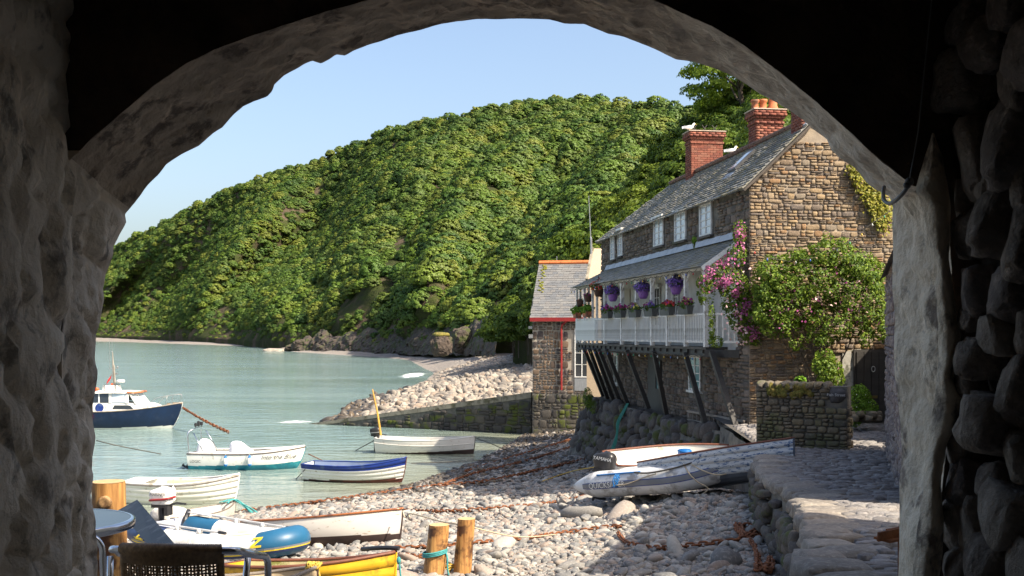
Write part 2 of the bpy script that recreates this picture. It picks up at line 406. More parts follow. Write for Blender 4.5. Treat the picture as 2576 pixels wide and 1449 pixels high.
fm = ramp(nt, math_n(nt, 'ADD', math_n(nt, 'MULTIPLY', noise_f(nt, coords(nt, (1,1,1), 'World'), 1.6, 8, .7), 1.0), math_n(nt, 'SUBTRACT', at.outputs['Fac'], 1.0)), [(.46, (0,0,0)), (.6, (1,1,1))])
nt.links.new(mix_col(nt, fm, cw, (.75,.77,.75)), b.inputs['Base Color'])
nt.links.new(mix_col(nt, fm, (.09,.09,.09), (.8,.8,.8)), b.inputs['Roughness'])
b.inputs['IOR'].default_value = 1.33; b.inputs['Specular IOR Level'].default_value = .5
water_m = m
ys = np.concatenate([np.arange(9, 26, 2), np.arange(26, 92, .5), np.arange(92, 240, 2), np.geomspace(240, 9000, 40)])
xs = np.concatenate([-np.geomspace(9000, 46, 40), np.arange(-45, 4, .5), [6, 12, 20]])
wo_, X, Y = sheet('sea_water', xs, ys, 0.0, water_m); tag(wo_, kind='structure')
s1 = -poly_sd(X, Y, COAST); s2 = -poly_sd(X, Y, OUTER[1:])
swl = np.clip(1-np.abs(s1)/9, 0, 1)**1.3*.8
fo = np.clip(1-np.abs(s2-.6)/1.7, 0, 1)*.62*(Y > 62)
fo = np.maximum(fo, np.exp(-((X+12.9)**2/5.0+(Y-65.2)**2/5.0))*.95)
fo = np.maximum(fo, np.exp(-((X+12.6)**2/10+(Y-140)**2/420))*.95)
fo = np.maximum(fo, np.clip(1-np.abs(s1+.1)/.5, 0, 1)*.5)
fo = np.maximum(fo, np.exp(-((X+2.5)**2/1.2+(Y-41.5)**2/3.0))*.6)
fo = fo*1.22
for nm, arr in (('foam', fo), ('shallow', swl)):
    a_ = wo_.data.attributes.new(nm, 'FLOAT', 'POINT'); a_.data.foreach_set('value', arr.ravel().astype(np.float32))

# --- geometry-node scatter for masses nobody could count
def scatter(name, pts, rots, scl, idx, protos, kind='stuff', label=None, cat=None):
    me = bpy.data.meshes.new(name); me.vertices.add(len(pts)); me.vertices.foreach_set('co', np.asarray(pts, np.float32).ravel())
    for nm, ty, arr in (('rot', 'FLOAT_VECTOR', rots), ('scl', 'FLOAT_VECTOR', scl)):
        a = me.attributes.new(nm, ty, 'POINT'); a.data.foreach_set('vector', np.asarray(arr, np.float32).ravel())
    a = me.attributes.new('idx', 'INT', 'POINT'); a.data.foreach_set('value', np.asarray(idx, np.int32))
    o = link(name, me)
    cl = bpy.data.collections.new(name+'_kinds')
    for p in protos: cl.objects.link(p)
    ng = bpy.data.node_groups.new(name+'_nodes', 'GeometryNodeTree')
    ng.interface.new_socket('Geometry', in_out='INPUT', socket_type='NodeSocketGeometry'); ng.interface.new_socket('Geometry', in_out='OUTPUT', socket_type='NodeSocketGeometry')
    N = ng.nodes; gi = N.new('NodeGroupInput'); go = N.new('NodeGroupOutput'); ip = N.new('GeometryNodeInstanceOnPoints')
    ci = N.new('GeometryNodeCollectionInfo'); ci.inputs['Collection'].default_value = cl; ci.inputs['Separate Children'].default_value = True; ci.inputs['Reset Children'].default_value = True
    def na(nm, ty):
        n = N.new('GeometryNodeInputNamedAttribute'); n.data_type = ty; n.inputs['Name'].default_value = nm
        return [s for s in n.outputs if s.enabled][0]
    Lk = ng.links.new
    Lk(gi.outputs[0], ip.inputs['Points']); Lk(ci.outputs[0], ip.inputs['Instance']); ip.inputs['Pick Instance'].default_value = True
    Lk(na('idx', 'INT'), ip.inputs['Instance Index']); Lk(na('scl', 'FLOAT_VECTOR'), ip.inputs['Scale'])
    er = N.new('FunctionNodeEulerToRotation'); Lk(na('rot', 'FLOAT_VECTOR'), er.inputs[0]); Lk(er.outputs[0], ip.inputs['Rotation'])
    Lk(ip.outputs[0], go.inputs[0])
    md = o.modifiers.new('scatter', 'NODES'); md.node_group = ng
    return tag(o, label, cat, kind=kind)
def proto(name, me, mat):
    me.materials.append(mat); return bpy.data.objects.new(name, me)
def stone_mesh(seed, sub=2, flat=.6, wob=.22):
    bm = bmesh.new(); bmesh.ops.create_icosphere(bm, subdivisions=sub, radius=1)
    off = Vector((seed*7.7, seed*3.3, seed))
    for v in bm.verts:
        p = v.co.copy(); k = 1+wob*noise.noise(p*.9+off)*1.6+.10*noise.noise(p*2.2+off)
        v.co = Vector((p.x*k, p.y*k*(.7+.25*math.sin(seed*2.3)), p.z*k*flat))
    me = bpy.data.meshes.new('stone'); bm.to_mesh(me); bm.free()
    me.polygons.foreach_set('use_smooth', [True]*len(me.polygons)); return me
peb = [proto('pebble', stone_mesh(i, 2, .5+.06*(i % 4)), st_pebble) for i in range(7)]
pebw = [proto('wet_shade_pebble', stone_mesh(i+20, 2, .6), st_wet_shade) for i in range(4)]
boul = [proto('boulder', stone_mesh(i+40, 2, .62+.06*(i % 3), .30), st_boulder) for i in range(7)]
boulw = [proto('wet_boulder', stone_mesh(i+60, 2, .66, .30), st_wet_shade) for i in range(4)]
def beach_pts(n, x0, x1, y0, y1, margin=60):
    X = rng.uniform(x0, x1, n*3); Y = rng.uniform(y0, y1, n*3)
    u = 1288+X/Y*FPX; ok = (u > 230-margin) & (u < 2010+margin)
    X, Y = X[ok][:n], Y[ok][:n]; return X, Y
def quay_x(y): return np.interp(y, [6, 8.1, 10.3, 12.15, 15.1, 17.8, 20.5, 23.5, 28], [1.9, 2.18, 2.8, 3.2, 3.87, 4.1, 4.6, 5.3, 5.4])
P_, R_, S_, I_ = [], [], [], []
for (n, r0, r1, y0, y1, x0, x1) in ((26000, .018, .042, 12.5, 21, -6, 5), (16000, .035, .075, 12.5, 27, -8, 5), (9000, .055, .11, 16, 36, -9, 5), (2600, .09, .15, 13, 36, -9, 5), (9000, .06, .13, 33, 57, -9, 4.5), (5000, .05, .12, 26, 36, -16, -6)):
    X, Y = beach_pts(n, x0, x1, y0, y1); sdv = poly_sd(X, Y, COAST)
    ok = (sdv > .1) & (X < quay_x(Y)+.05); X, Y = X[ok], Y[ok]
    r = r0*(r1/r0)**rng.random(len(X))
    P_.append(np.stack([X, Y, beach_z(X, Y)+r*rng.uniform(-.35, .3, len(X))], -1)); R_.append(np.stack([rng.normal(0, .3, len(X)), rng.normal(0, .3, len(X)), rng.uniform(0, 6.28, len(X))], -1))
    S_.append(np.stack([r*rng.uniform(.85, 1.5, len(X)), r*rng.uniform(.8, 1.1, len(X)), r*rng.uniform(.75, 1.15, len(X))], -1))
    wet = poly_sd(X, Y, COAST) < .5+rng.random(len(X))*np.where((Y > 34) & (X > -4), 7.5, 1.2)  # wet by the water; below the house the dark colour adds shade and weed
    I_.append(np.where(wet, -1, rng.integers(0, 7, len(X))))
P_, R_, S_, I_ = map(np.concatenate, (P_, R_, S_, I_)); w_ = I_ < 0
scatter('shingle', P_[~w_], R_[~w_], S_[~w_], I_[~w_], peb, label='small rounded grey and pink pebbles covering the beach', cat='pebbles')
scatter('wet_shade_shingle', P_[w_], R_[w_], S_[w_], rng.integers(0, 4, w_.sum()), pebw, label='dark pebbles, wet along the water and darkened for shade and weed below the house', cat='pebbles')
# the stones that show largest, one by one
big = []
for (n, r0, r1, x0, x1, y0, y1) in ((60, .12, .24, 0.2, 3.6, 24, 30), (50, .09, .20, 1.6, 3.7, 16, 22), (70, .08, .16, -3.2, 4, 14, 24), (55, .10, .20, -3, 3, 22, 30), (35, .12, .22, -5.5, 0, 26, 33)):
    X = rng.uniform(x0, x1, n); Y = rng.uniform(y0, y1, n); sdv = poly_sd(X, Y, COAST); ok = (sdv > .4) & (X < quay_x(Y)-.2)
    for x, y in zip(X[ok], Y[ok]): big.append((x, y, r0*(r1/r0)**rng.random()*.85))
big += [(-1.55, 15.0, .34), (3.05, 15.6, .27), (2.9, 15.3, .20), (2.05, 14.6, .2), (-.15, 18.9, .24), (1.55, 24.0, .36), (2.3, 23.2, .34), (2.55, 17.0, .26)]
for x, y, r in big:
    o = link('beach_stone', peb[int(rng.integers(0, 7))].data, None, loc=(x, y, float(beach_z(x, y))+r*.2), rot=(rng.normal(0, .25), rng.normal(0, .25), rng.uniform(0, 6.28)))
    o.scale = (r*rng.uniform(1, 1.45), r*rng.uniform(.8, 1.05), r*rng.uniform(.8, 1.15))
    tag(o, 'large rounded grey stone lying proud among the smaller beach pebbles', 'stone', 'large rounded stones on the pebble beach')
# outer boulder bank behind the slip
n = 9000; X = rng.uniform(-13, 6, n); Y = 58+rng.random(n)**1.4*34; sdv = poly_sd(X, Y, OUTER[1:])
dn = Vector((-(SLIP_T-SLIP_A).y, (SLIP_T-SLIP_A).x, 0)).normalized(); dn = dn if dn.y > 0 else -dn
sl_ = (X-SLIP_A.x)*dn.x+(Y-SLIP_A.y)*dn.y
ok = (sl_ > .75) & (sdv > -.8) & ((X < 1.2+(Y-57)*.17) | (Y > 64)); X, Y, sdv = X[ok], Y[ok], sdv[ok]
r = .12*(3.3**(rng.random(len(X))**1.6)); Z = outer_z(X, Y)+r*.3; w_ = (sdv < 1.6+rng.normal(0, .6, len(X)))
rot = np.stack([rng.normal(0, .5, len(X)), rng.normal(0, .5, len(X)), rng.uniform(0, 6.28, len(X))], -1); scl = np.stack([r*rng.uniform(.9, 1.5, len(X)), r, r*rng.uniform(.7, 1.1, len(X))], -1)
P_ = np.stack([X, Y, Z], -1)
order = np.argsort(-r*(~w_)/Y); top = np.zeros(len(X), bool); top[order[:150]] = True
for i in np.where(top)[0]:
    o = link('boulder', boul[int(rng.integers(0, 7))].data, None, loc=P_[i], rot=rot[i]); o.scale = scl[i]
    tag(o, 'pale rounded boulder in the bank heaped behind the slipway wall', 'boulder', 'boulders heaped behind the slipway')
k_ = ~w_ & ~top
scatter('boulder_bank', P_[k_], rot[k_], scl[k_], rng.integers(0, 7, k_.sum()), boul, label='bank of pale boulders sloping up behind the slipway wall', cat='boulders')
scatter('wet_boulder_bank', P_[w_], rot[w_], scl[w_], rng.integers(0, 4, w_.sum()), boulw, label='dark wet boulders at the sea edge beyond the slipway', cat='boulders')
n = 5000; Y = 75+rng.random(n)*75; X = rng.uniform(-14, 8, n); sdv = poly_sd(X, Y, OUTER[1:]); ok = sdv > .3; X, Y = X[ok], Y[ok]; r = rng.uniform(.1, .24, len(X))
scatter('upper_shingle', np.stack([X, Y, outer_z(X, Y)], -1), np.stack([0*X, 0*X, rng.uniform(0, 6.28, len(X))], -1), np.stack([r*1.3, r, r*.8], -1), rng.integers(0, 7, len(X)), boul, label='coarse shingle ridge curving below the wooded cliff', cat='shingle')

# ---------------------------------------------------------------- wooded hill
def rbf(ctrl):
    c = np.array(ctrl, float); A = c[:, :2]/100; y = np.log(c[:, 2])
    D = np.linalg.norm(A[:, None]-A[None], axis=-1); w = np.linalg.solve(D+np.eye(len(A))*.02, y-y.mean())
    def f(u, v):
        Q = np.stack([np.asarray(u, float).ravel(), np.asarray(v, float).ravel()], -1)/100
        return np.exp(np.linalg.norm(Q[:, None]-A[None], axis=-1) @ w+y.mean()).reshape(np.shape(u))
    return f
hill_d = rbf([(-600,846,1900),(-600,815,1950),(-250,847,1500),(-250,770,1600),(100,850,1150),(240,848,900),(240,650,1100),(400,850,720),(400,720,850),(380,580,980),(500,856,600),(500,700,740),(500,520,900),(600,860,500),(650,868,430),(650,700,600),(650,560,740),(650,450,860),
  (760,640,600),(800,520,690),(850,390,790),(900,460,640),(960,340,740),(700,800,430),(800,720,500),(860,620,520),(940,520,540),(1010,430,560),
  (740,866,365),(850,868,314),(850,800,325),(920,700,350),(1000,590,395),(1060,470,460),(1080,330,640),(1000,866,266),(1000,760,270),(1100,862,220),(1200,856,176),(1100,700,250),(1120,570,330),(1200,600,300),(1200,450,420),(1250,262,600),
  (1400,250,580),(1320,350,500),(1400,450,390),(1350,620,260),(1300,760,190),(1400,800,140),(1550,250,540),(1750,262,440),(1650,350,380),(1600,480,270),(1500,600,200),(1480,720,150),(1700,560,220),(1900,260,400),(2000,500,250),(1800,800,120)])
SKY_ = [(-620,818),(-250,775),(60,705),(200,660),(290,622),(330,602),(400,568),(470,530),(570,482),(680,443),(760,420),(850,384),(950,341),(1050,316),(1150,298),(1200,286),(1250,268),(1350,260),(1450,258),(1550,262),(1650,266),(1750,276),(1900,290),(2100,300)]
BASE_ = [(-620,846),(60,848),(240,847),(500,850),(640,857),(700,863),(740,868),(860,869),(1000,867),(1100,863),(1200,857),(1260,852),(1340,849),(1500,846),(2100,846)]
nu, nv = 226, 60
us = np.linspace(-600, 2080, nu); T = np.linspace(0, 1, nv)
sky_v = np.interp(us, *zip(*SKY_)); base_v = np.interp(us, *zip(*BASE_))
UU = np.repeat(us[:, None], nv, 1); VV = base_v[:, None]+(sky_v-base_v)[:, None]*T[None, :]
DD = hill_d(UU, VV)
DD = DD*(1+.12*vnoise(UU+VV*.8, VV*.35, 170, 5)*np.sin(np.pi*T)[None]**.7+.075*vnoise(UU+VV*.75, VV*.4, 66, 6)*np.sin(np.pi*T)[None]**.5)
ph = np.modf((UU+.8*VV+150*vnoise(UU, VV, 260, 11)+2600)/250)[0]; saw = np.where(ph < .62, ph/.62, (1-ph)/.38)
DD = DD*(1+.17*(saw-.5)*np.sin(np.pi*np.clip(T*1.05, 0, 1))[None]**.6)
HP = np.stack([(UU-1288)/FPX*DD, DD, EYE-(VV-HZ)/FPX*DD], -1)
foot = HP[:, :1].copy(); foot[..., 2] = -4
back1 = HP[:, -1:].copy(); back1[..., :2] *= 1.18; back2 = HP[:, -1:].copy(); back2[..., :2] *= 1.7; back2[..., 2] *= .55
ALL = np.concatenate([foot, HP, back1, back2], 1); nvv = nv+3
i, j = np.meshgrid(np.arange(nu-1), np.arange(nvv-1), indexing='ij'); a = (i*nvv+j).ravel()
m, nt, b = _nodes('hill_ground'); co = coords(nt, (1,1,1), 'World')
c_ = ramp(nt, noise_f(nt, co, .05, 8, .65), [(.38, (.035,.055,.012)), (.5, (.06,.075,.02)), (.56, (.13,.095,.065)), (.7, (.17,.12,.085))])
nt.links.new(mix_col(nt, ramp(nt, noise_f(nt, coords(nt, (.3,.3,1.6), 'World'), .35, 8, .7), [(.35, (0,0,0)), (.7, (1,1,1))]), c_, (.05,.045,.03)), b.inputs['Base Color']); b.inputs['Roughness'].default_value = 1
b.inputs['Specular IOR Level'].default_value = .05
bump(nt, b, noise_f(nt, co, .35, 8, .7), 1.0, 2.0); hill_m = m
hill = link('hill', np_mesh_idx('hill', ALL.reshape(-1, 3), np.stack([a, a+1, a+nvv+1, a+nvv], -1), True), hill_m); tag(hill, kind='structure')
# tree meshes
def leaf_quads(c, nrm, size, asp=.62):
    n = len(c); nrm = nrm/np.maximum(np.linalg.norm(nrm, axis=1, keepdims=True), 1e-6)
    t = rng.normal(size=(n, 3)); t -= nrm*(t*nrm).sum(1, keepdims=True); t /= np.maximum(np.linalg.norm(t, axis=1, keepdims=True), 1e-6); bt = np.cross(nrm, t)
    a = t*size[:, None]*.5; e = bt*size[:, None]*.5*asp; dn_ = nrm*size[:, None]*.12
    return np.stack([c-a-dn_, c-e+dn_, c+a-dn_, c+e+dn_], 1)
def crown_pts(R, H, nclump, nleaf, cr, z0=0.0, rnd=.45):
    """leaves gathered in clumps over an uneven dome; returns centres and normals"""
    k = 0; cs = []
    for i in range(nclump):
        th = 2.399963*i+rng.normal(0, .25); q = (i+.5)/nclump; el = math.asin(-.25+1.25*q*.98)
        rr = R*(.72+.25*rng.random()); cs.append((rr*math.cos(el)*math.cos(th), rr*math.cos(el)*math.sin(th), z0+H*(.42+.5*math.sin(el)*(.85+.25*rng.random()))))
    cs = np.array(cs); rad = cr*R*rng.uniform(.7, 1.25, nclump)
    w = rad**2/np.sum(rad**2); ci = rng.choice(nclump, nleaf, p=w)
    d = rng.normal(size=(nleaf, 3)); d /= np.linalg.norm(d, axis=1, keepdims=True); d[:, 2] = np.abs(d[:, 2])*.9-.25*rng.random(nleaf)
    rr = rad[ci]*(.55+.5*rng.random(nleaf)**.6)
    p = cs[ci]+d*rr[:, None]*np.array([1, 1, .8])
    nr = d+(p-np.array([0, 0, z0+H*.4]))/R*1.1+rng.normal(0, rnd, (nleaf, 3)); return p, nr
GREEN = [(.028,.070,.014),(.062,.122,.016),(.105,.165,.018),(.040,.086,.020),(.140,.190,.020),(.080,.130,.028),(.165,.185,.024),(.034,.076,.016)]
GREEN_N = [(.035,.072,.010),(.060,.110,.012),(.105,.160,.016),(.15,.19,.02),(.050,.092,.012)]
leaf_far = leafmat('leaves_wood', GREEN, .10, vary=.85); leaf_near = leafmat('leaves_slope', GREEN_N, .25, vary=.5)
bark = wood('bark', (.06,.045,.035), (.12,.095,.07), vec=(6,6,1), rough=.95)
def far_crown(i):
    p, nr = crown_pts(4.2, 7.0, 36+i % 3*10, 2200, .25, rnd=.3); return np_mesh('tree_crown', leaf_quads(p, nr, rng.uniform(.4, .75, 2200), .85))
far_protos = [proto('wood_crown', far_crown(i), leaf_far) for i in range(7)]
def near_crown(i):
    p, nr = crown_pts(3.3, 6.2, 24, 5200, .33); return np_mesh('tree_crown', leaf_quads(p, nr, rng.uniform(.2, .42, 5200), .7))
near_crowns = [near_crown(i) for i in range(5)]
for me in near_crowns: me.materials.append(leaf_near)
def trunk_mesh(h, r, nb, seed):
    mb = MB(); random.seed(seed)
    pts = [V(random.uniform(-.12, .12)*i, random.uniform(-.12, .12)*i, h*i/5) for i in range(6)]
    mb.tube(pts, [r*(1.25-.16*i) for i in range(6)], 7)
    for q in range(nb):
        i = 2+q % 3; an = q*2.4; s = pts[i]; e = s+V(math.cos(an)*h*.34, math.sin(an)*h*.34, h*.35)
        mb.tube([s, (s+e)/2+V(0, 0, -.15), e], [r*.5, r*.36, r*.15], 6)
    return mb.mesh('tree_trunk', True)
trunk_me = [trunk_mesh(4.6, .17, 6, i) for i in range(3)]
for me in trunk_me: me.materials.append(bark)
trunk_far = [trunk_mesh(5.2, .22, 5, i+9) for i in range(2)]
for me in trunk_far: me.materials.append(bark)
def tree(name, loc, s, crown, trunk, label, group, rz):
    t = thing(name, label, 'tree', loc, (0, 0, rz), group); t.scale = (s*random.uniform(.85, 1.2), s*random.uniform(.85, 1.2), s)
    link('trunk', trunk, None, t); link('crown', crown, None, t); return t
# sample points over the hill surface by area
p00, p10, p01, p11 = HP[:-1, :-1], HP[1:, :-1], HP[:-1, 1:], HP[1:, 1:]
area = .5*np.linalg.norm(np.cross(p10-p00, p01-p00), axis=-1)+.5*np.linalg.norm(np.cross(p10-p11, p01-p11), axis=-1)
num = rng.poisson(np.minimum(area/11.0, 60)); ii, jj = np.nonzero(num); rep = num[ii, jj]; ii = np.repeat(ii, rep); jj = np.repeat(jj, rep)
fu, fv = rng.random(len(ii)), rng.random(len(ii))
def bil(A): return (A[ii, jj].T*(1-fu)*(1-fv)+A[ii+1, jj].T*fu*(1-fv)+A[ii, jj+1].T*(1-fu)*fv+A[ii+1, jj+1].T*fu*fv).T
TP = bil(HP); TU = bil(UU); TV = bil(VV); TB = np.interp(TU, us, base_v)
def rock(u, v, cu, cv, ru, rv, sl): return ((u-cu+(v-cv)*sl)/ru)**2+((v-cv)/rv)**2 < 1
bare = rock(TU, TV, 985, 690, 28, 105, .32) | rock(TU, TV, 905, 800, 66, 70, .45) | rock(TU, TV, 268, 760, 44, 50, .9) | rock(TU, TV, 330, 780, 8, 55, 1.2) | rock(TU, TV, 560, 800, 30, 40, .6)
cliff = (TB-TV) < np.interp(TU, [200, 300, 500, 700, 900, 1200, 1340, 1500], [22, 14, 22, 30, 44, 40, 20, 0])
keep = ~(cliff & (rng.random(len(TU)) < .93)) & ~(bare & (rng.random(len(TU)) < .9)) & (TV > np.interp(TU, us, sky_v)-1) & (TU > -590) & (TU < 1960)
TP, TU, TV, TB = TP[keep], TU[keep], TV[keep], TB[keep]
low = np.clip((TB-TV)/90, 0, 1); sc_ = (.42+.62*low)*(.55+1.05*rng.random(len(TP))**2.0)*.60*np.interp(TP[:, 1], [140, 300, 700], [.8, 1.0, 1.0])
order = np.argsort(-sc_/TP[:, 1]); ind = np.zeros(len(TP), bool); ind[order[:200]] = True
for i in np.where(ind)[0]:
    tree('broadleaf_tree', TP[i]-np.array([0, 0, 2.6*sc_[i]]), sc_[i], far_protos[int(rng.integers(0, 7))].data, trunk_far[i % 2], 'broadleaf tree with rounded green crown on the nearer part of the wooded hillside', 'trees on the nearer wooded hillside', rng.uniform(0, 6.28))
k_ = ~ind; nT = k_.sum(); s_ = sc_[k_]
scatter('hillside_wood', TP[k_]-np.array([[0, 0, 2.6]])*s_[:, None], np.stack([rng.normal(0, .08, nT), rng.normal(0, .08, nT), rng.uniform(0, 6.28, nT)], -1),
        np.stack([s_*rng.uniform(.85, 1.25, nT), s_*rng.uniform(.85, 1.25, nT), s_*rng.uniform(.8, 1.2, nT)], -1), rng.integers(0, 7, nT), far_protos, label='dense green wood covering the steep coastal hillside', cat='wood')
# scrub on the cliff foot
nS = 1500; ii = rng.integers(0, nu-1, nS); jj = rng.integers(0, 9, nS); fu, fv = rng.random(nS), rng.random(nS); SP = bil(HP); ssc = rng.uniform(.10, .26, nS)*np.interp(SP[:, 1], [120, 400], [.8, 1.3])
scatter('cliff_scrub', SP, np.stack([0*ssc, 0*ssc, rng.uniform(0, 6, nS)], -1), np.stack([ssc, ssc, ssc], -1), rng.integers(0, 7, nS), far_protos, label='low green scrub clinging to the foot of the cliff', cat='scrub')
print('trees', len(TP))
# --- steep slope right behind the houses, with its own larger trees
slope_d = rbf([(1290,850,120),(1340,850,100),(1400,760,100),(1480,640,104),(1560,560,110),(1650,480,115),(1720,400,122),(1790,320,128),(1850,270,128),(1950,250,120),(2100,220,105),(2300,180,90),(1500,850,78),(1700,850,66),(1600,700,82),(1750,600,80),(1900,500,74),(2100,500,62),(2300,500,55),(2300,850,48),(1900,850,56),(2700,150,78),(2700,850,44)])
SKY2 = [(1290,850),(1340,825),(1400,745),(1480,625),(1560,545),(1650,470),(1720,400),(1790,318),(1850,270),(1950,252),(2100,225),(2300,190),(2700,150)]
us2 = np.linspace(1290, 2700, 60); T2 = np.linspace(0, 1, 30); s2v = np.interp(us2, *zip(*SKY2))
U2 = np.repeat(us2[:, None], 30, 1); V2 = 856+(s2v-856)[:, None]*T2[None]; D2 = slope_d(U2, V2)*(1+.03*vnoise(U2, V2, 60, 8))
H2 = np.stack([(U2-1288)/FPX*D2, D2, EYE-(V2-HZ)/FPX*D2], -1); f2 = H2[:, :1].copy(); f2[..., 2] = -3; b2 = H2[:, -1:].copy(); b2[..., :2] *= 1.5
A2 = np.concatenate([f2, H2, b2], 1); nn = 32; i, j = np.meshgrid(np.arange(59), np.arange(nn-1), indexing='ij'); a = (i*nn+j).ravel()
tag(link('wooded_slope', np_mesh_idx('wooded_slope', A2.reshape(-1, 3), np.stack([a, a+1, a+nn+1, a+nn], -1), True), hill_m), kind='structure')
cnt = 0; used = []
for tries in range(6000):
    i, j = int(rng.integers(0, 59)), int(rng.integers(1, 29)); fu_, fv_ = rng.random(), rng.random()
    p = H2[i, j]*(1-fu_)*(1-fv_)+H2[i+1, j]*fu_*(1-fv_)+H2[i, j+1]*(1-fu_)*fv_+H2[i+1, j+1]*fu_*fv_
    if any((p[0]-q[0])**2+(p[1]-q[1])**2+(p[2]-q[2])**2 < 2.6**2 for q in used): continue
    uu = 1288+p[0]/p[1]*FPX; vv = HZ-(p[2]-EYE)/p[1]*FPX
    # hidden behind the houses or the archway: leave out
    if uu > 2680 or vv > 800+(uu < 1420)*60 or (uu > 1560 and vv > 640) or (uu > 1760 and vv > 460): continue
    used.append(p); s = random.uniform(.6, 1.05)
    t = tree('slope_tree', (p[0], p[1], p[2]-2.2*s), s, near_crowns[cnt % 5], trunk_me[cnt % 3], 'leafy tree on the shaded steep slope behind the stone house', 'trees on the slope behind the house', rng.uniform(0, 6.28)); cnt += 1
    if cnt >= 260: break
print('slope trees', cnt)
ap_, an_ = crown_pts(3.3, 6.2, 30, 11000, .30); ash_me = np_mesh('ash_crown', leaf_quads(ap_, an_, rng.uniform(.14, .26, 11000), .7)); ash_me.materials.append(leafmat('leaves_ash', [(.10,.17,.015),(.16,.24,.02),(.22,.29,.025),(.13,.20,.018)], .45, vary=.1))
ash = tree('ash_tree', pix(1868, 345, 112), 1.75, ash_me, trunk_me[1], 'tall sunlit bright green tree rising behind the chimney with three pots', None, 1.0); ash['label'] = 'tall sunlit bright green tree rising behind the chimney with three pots'
# --- rocks and sea stack at the foot of the cliff
def crag(name, c, size, seed, mat, label, cat, group=None, rz=0):
    bm = bmesh.new(); bmesh.ops.create_icosphere(bm, subdivisions=4, radius=1); off = Vector((seed*5.1, seed*2.7, seed))
    for v in bm.verts:
        p = v.co.copy(); k = 1+.30*noise.noise(p*1.2+off)+.22*abs(noise.noise(p*2.9+off))+.10*noise.noise(p*7+off)
        q = Vector((p.x, p.y, p.z))*k; q.x = math.copysign(abs(q.x)**.8, q.x); q.z = math.copysign(abs(q.z)**.75, q.z)
        v.co = Vector((q.x*size[0], q.y*size[1], q.z*size[2]))
    me = bpy.data.meshes.new(name); bm.to_mesh(me); bm.free()
    return tag(link(name, me, mat, loc=c, rot=(0, 0, rz)), label, cat, group)
rock_dk = plain('cliff_rock', (.045,.036,.03), (.085,.064,.05), scale=.9, rough=.95, bmp=1, bscale=1.6, bdist=.5, stain=(.055,.065,.02), sscale=.5, samt=.36, space='World')
for q, (u, v, d, w, h, dp) in enumerate([(738,876,338,4,3,5),(762,872,334,6,5,6),(1165,856,178,3,5,4)]):
    crag('cliff_outcrop', pix(u, v, d), (w*.6, dp*.6, h*.42), q+3, rock_dk, 'dark rock outcrop at the foot of the wooded cliff', 'rock', 'dark outcrops along the cliff foot')
cl_pts = [(735,873,340),(765,870,336),(800,869,328),(850,868,312),(905,867,296),(960,867,278),(1010,866,262),(1060,864,240),(1110,862,216),(1160,858,194),(1210,856,172),(1260,853,150)]
mb = MB(); NCL = 220
def clf(i, j):
    k = i*(len(cl_pts)-1); a = int(min(k, len(cl_pts)-2)); f = k-a; u, v, d = [lerp(cl_pts[a][q], cl_pts[a+1][q], f) for q in range(3)]
    d -= 5; p = pix(u, v+4, d); H = 7.5*(.65+.9*abs(noise.noise(V(i*9, 3.1, 0))))*(.45 if i < .06 else 1)
    q = V(p.x, p.y, p.z-2+H*j+0); s_ = V(q.x*.22, q.y*.10, q.z*.35); r_ = 2.4*abs(noise.noise(s_))+1.5*abs(noise.noise(s_*2.7))+.6*noise.noise(s_*7)
    out = -(1-j)*2.5-r_*(1-.3*j)+4.5*j**2
    return V(q.x+out*.25, q.y+out, q.z+.5*noise.noise(s_*3))
mb.grid(clf, NCL, 16); clo = mb.build('cliff', rock_dk, smooth=False); tag(clo, kind='structure')
stack_o = crag('sea_stack', pix(1110, 868, 150), (1.45, 1.2, 1.55), 21, rock_dk, 'squat dark rock stack with grassy top standing on the shingle', 'rock')
gm = MB(); cst = pix(1110, 868, 150); gm.ball(cst+V(0, 0, 1.35), (1.25, 1.05, .42), 14, 8, wob=.3, seed=3); gm_o = gm.build('grass_cap', plain('dry_grass', (.22,.17,.04), (.14,.14,.03), scale=3, rough=1, bmp=1, bscale=6, bdist=.2), smooth=True)
gm_o.parent = stack_o; gm_o.location = -cst
for q, (u, v, w) in enumerate([(720,882,2.6),(690,884,3.2),(745,883,1.6)]):
    crag('shore_rock', onz(u, v, -.1), (w, w*.7, .9), q+30, st_boulder, 'low brown rock awash off the point below the cliff', 'rock', 'brown rocks awash off the point')
# ================================================================ stonework helpers
def pillow(seed, chamfer=.05):
    r = random.Random(seed); xs = [-.5, -.45, -.22, .22, .45, .5]; hs = [0, .82, 1, 1, .82, 0]
    vs = []
    for i, x in enumerate(xs):
        for j, y in enumerate(xs):
            e = (i in (0, 5), j in (0, 5)); h = min(hs[i], hs[j]); px, py = x, y
            if i in (0, 1, 4, 5) and j in (0, 1, 4, 5): px *= .90; py *= .90
            px += r.uniform(-.035, .035); py += r.uniform(-.045, .045); h = h*(1+r.uniform(-.16, .16)) if h > 0 else -.4
            vs.append((px, py, h))
    fs = [(i*6+j, (i+1)*6+j, (i+1)*6+j+1, i*6+j+1) for i in range(5) for j in range(5)]
    return np.array(vs), np.array(fs)
PIL = [pillow(i) for i in range(14)]
_pcache = {}
def pil_mesh(i, mat):
    k = (i, mat.name)
    if k not in _pcache:
        me = np_mesh_idx('stone', PIL[i][0], PIL[i][1], True); me.materials.append(mat); _pcache[k] = me
    return _pcache[k]
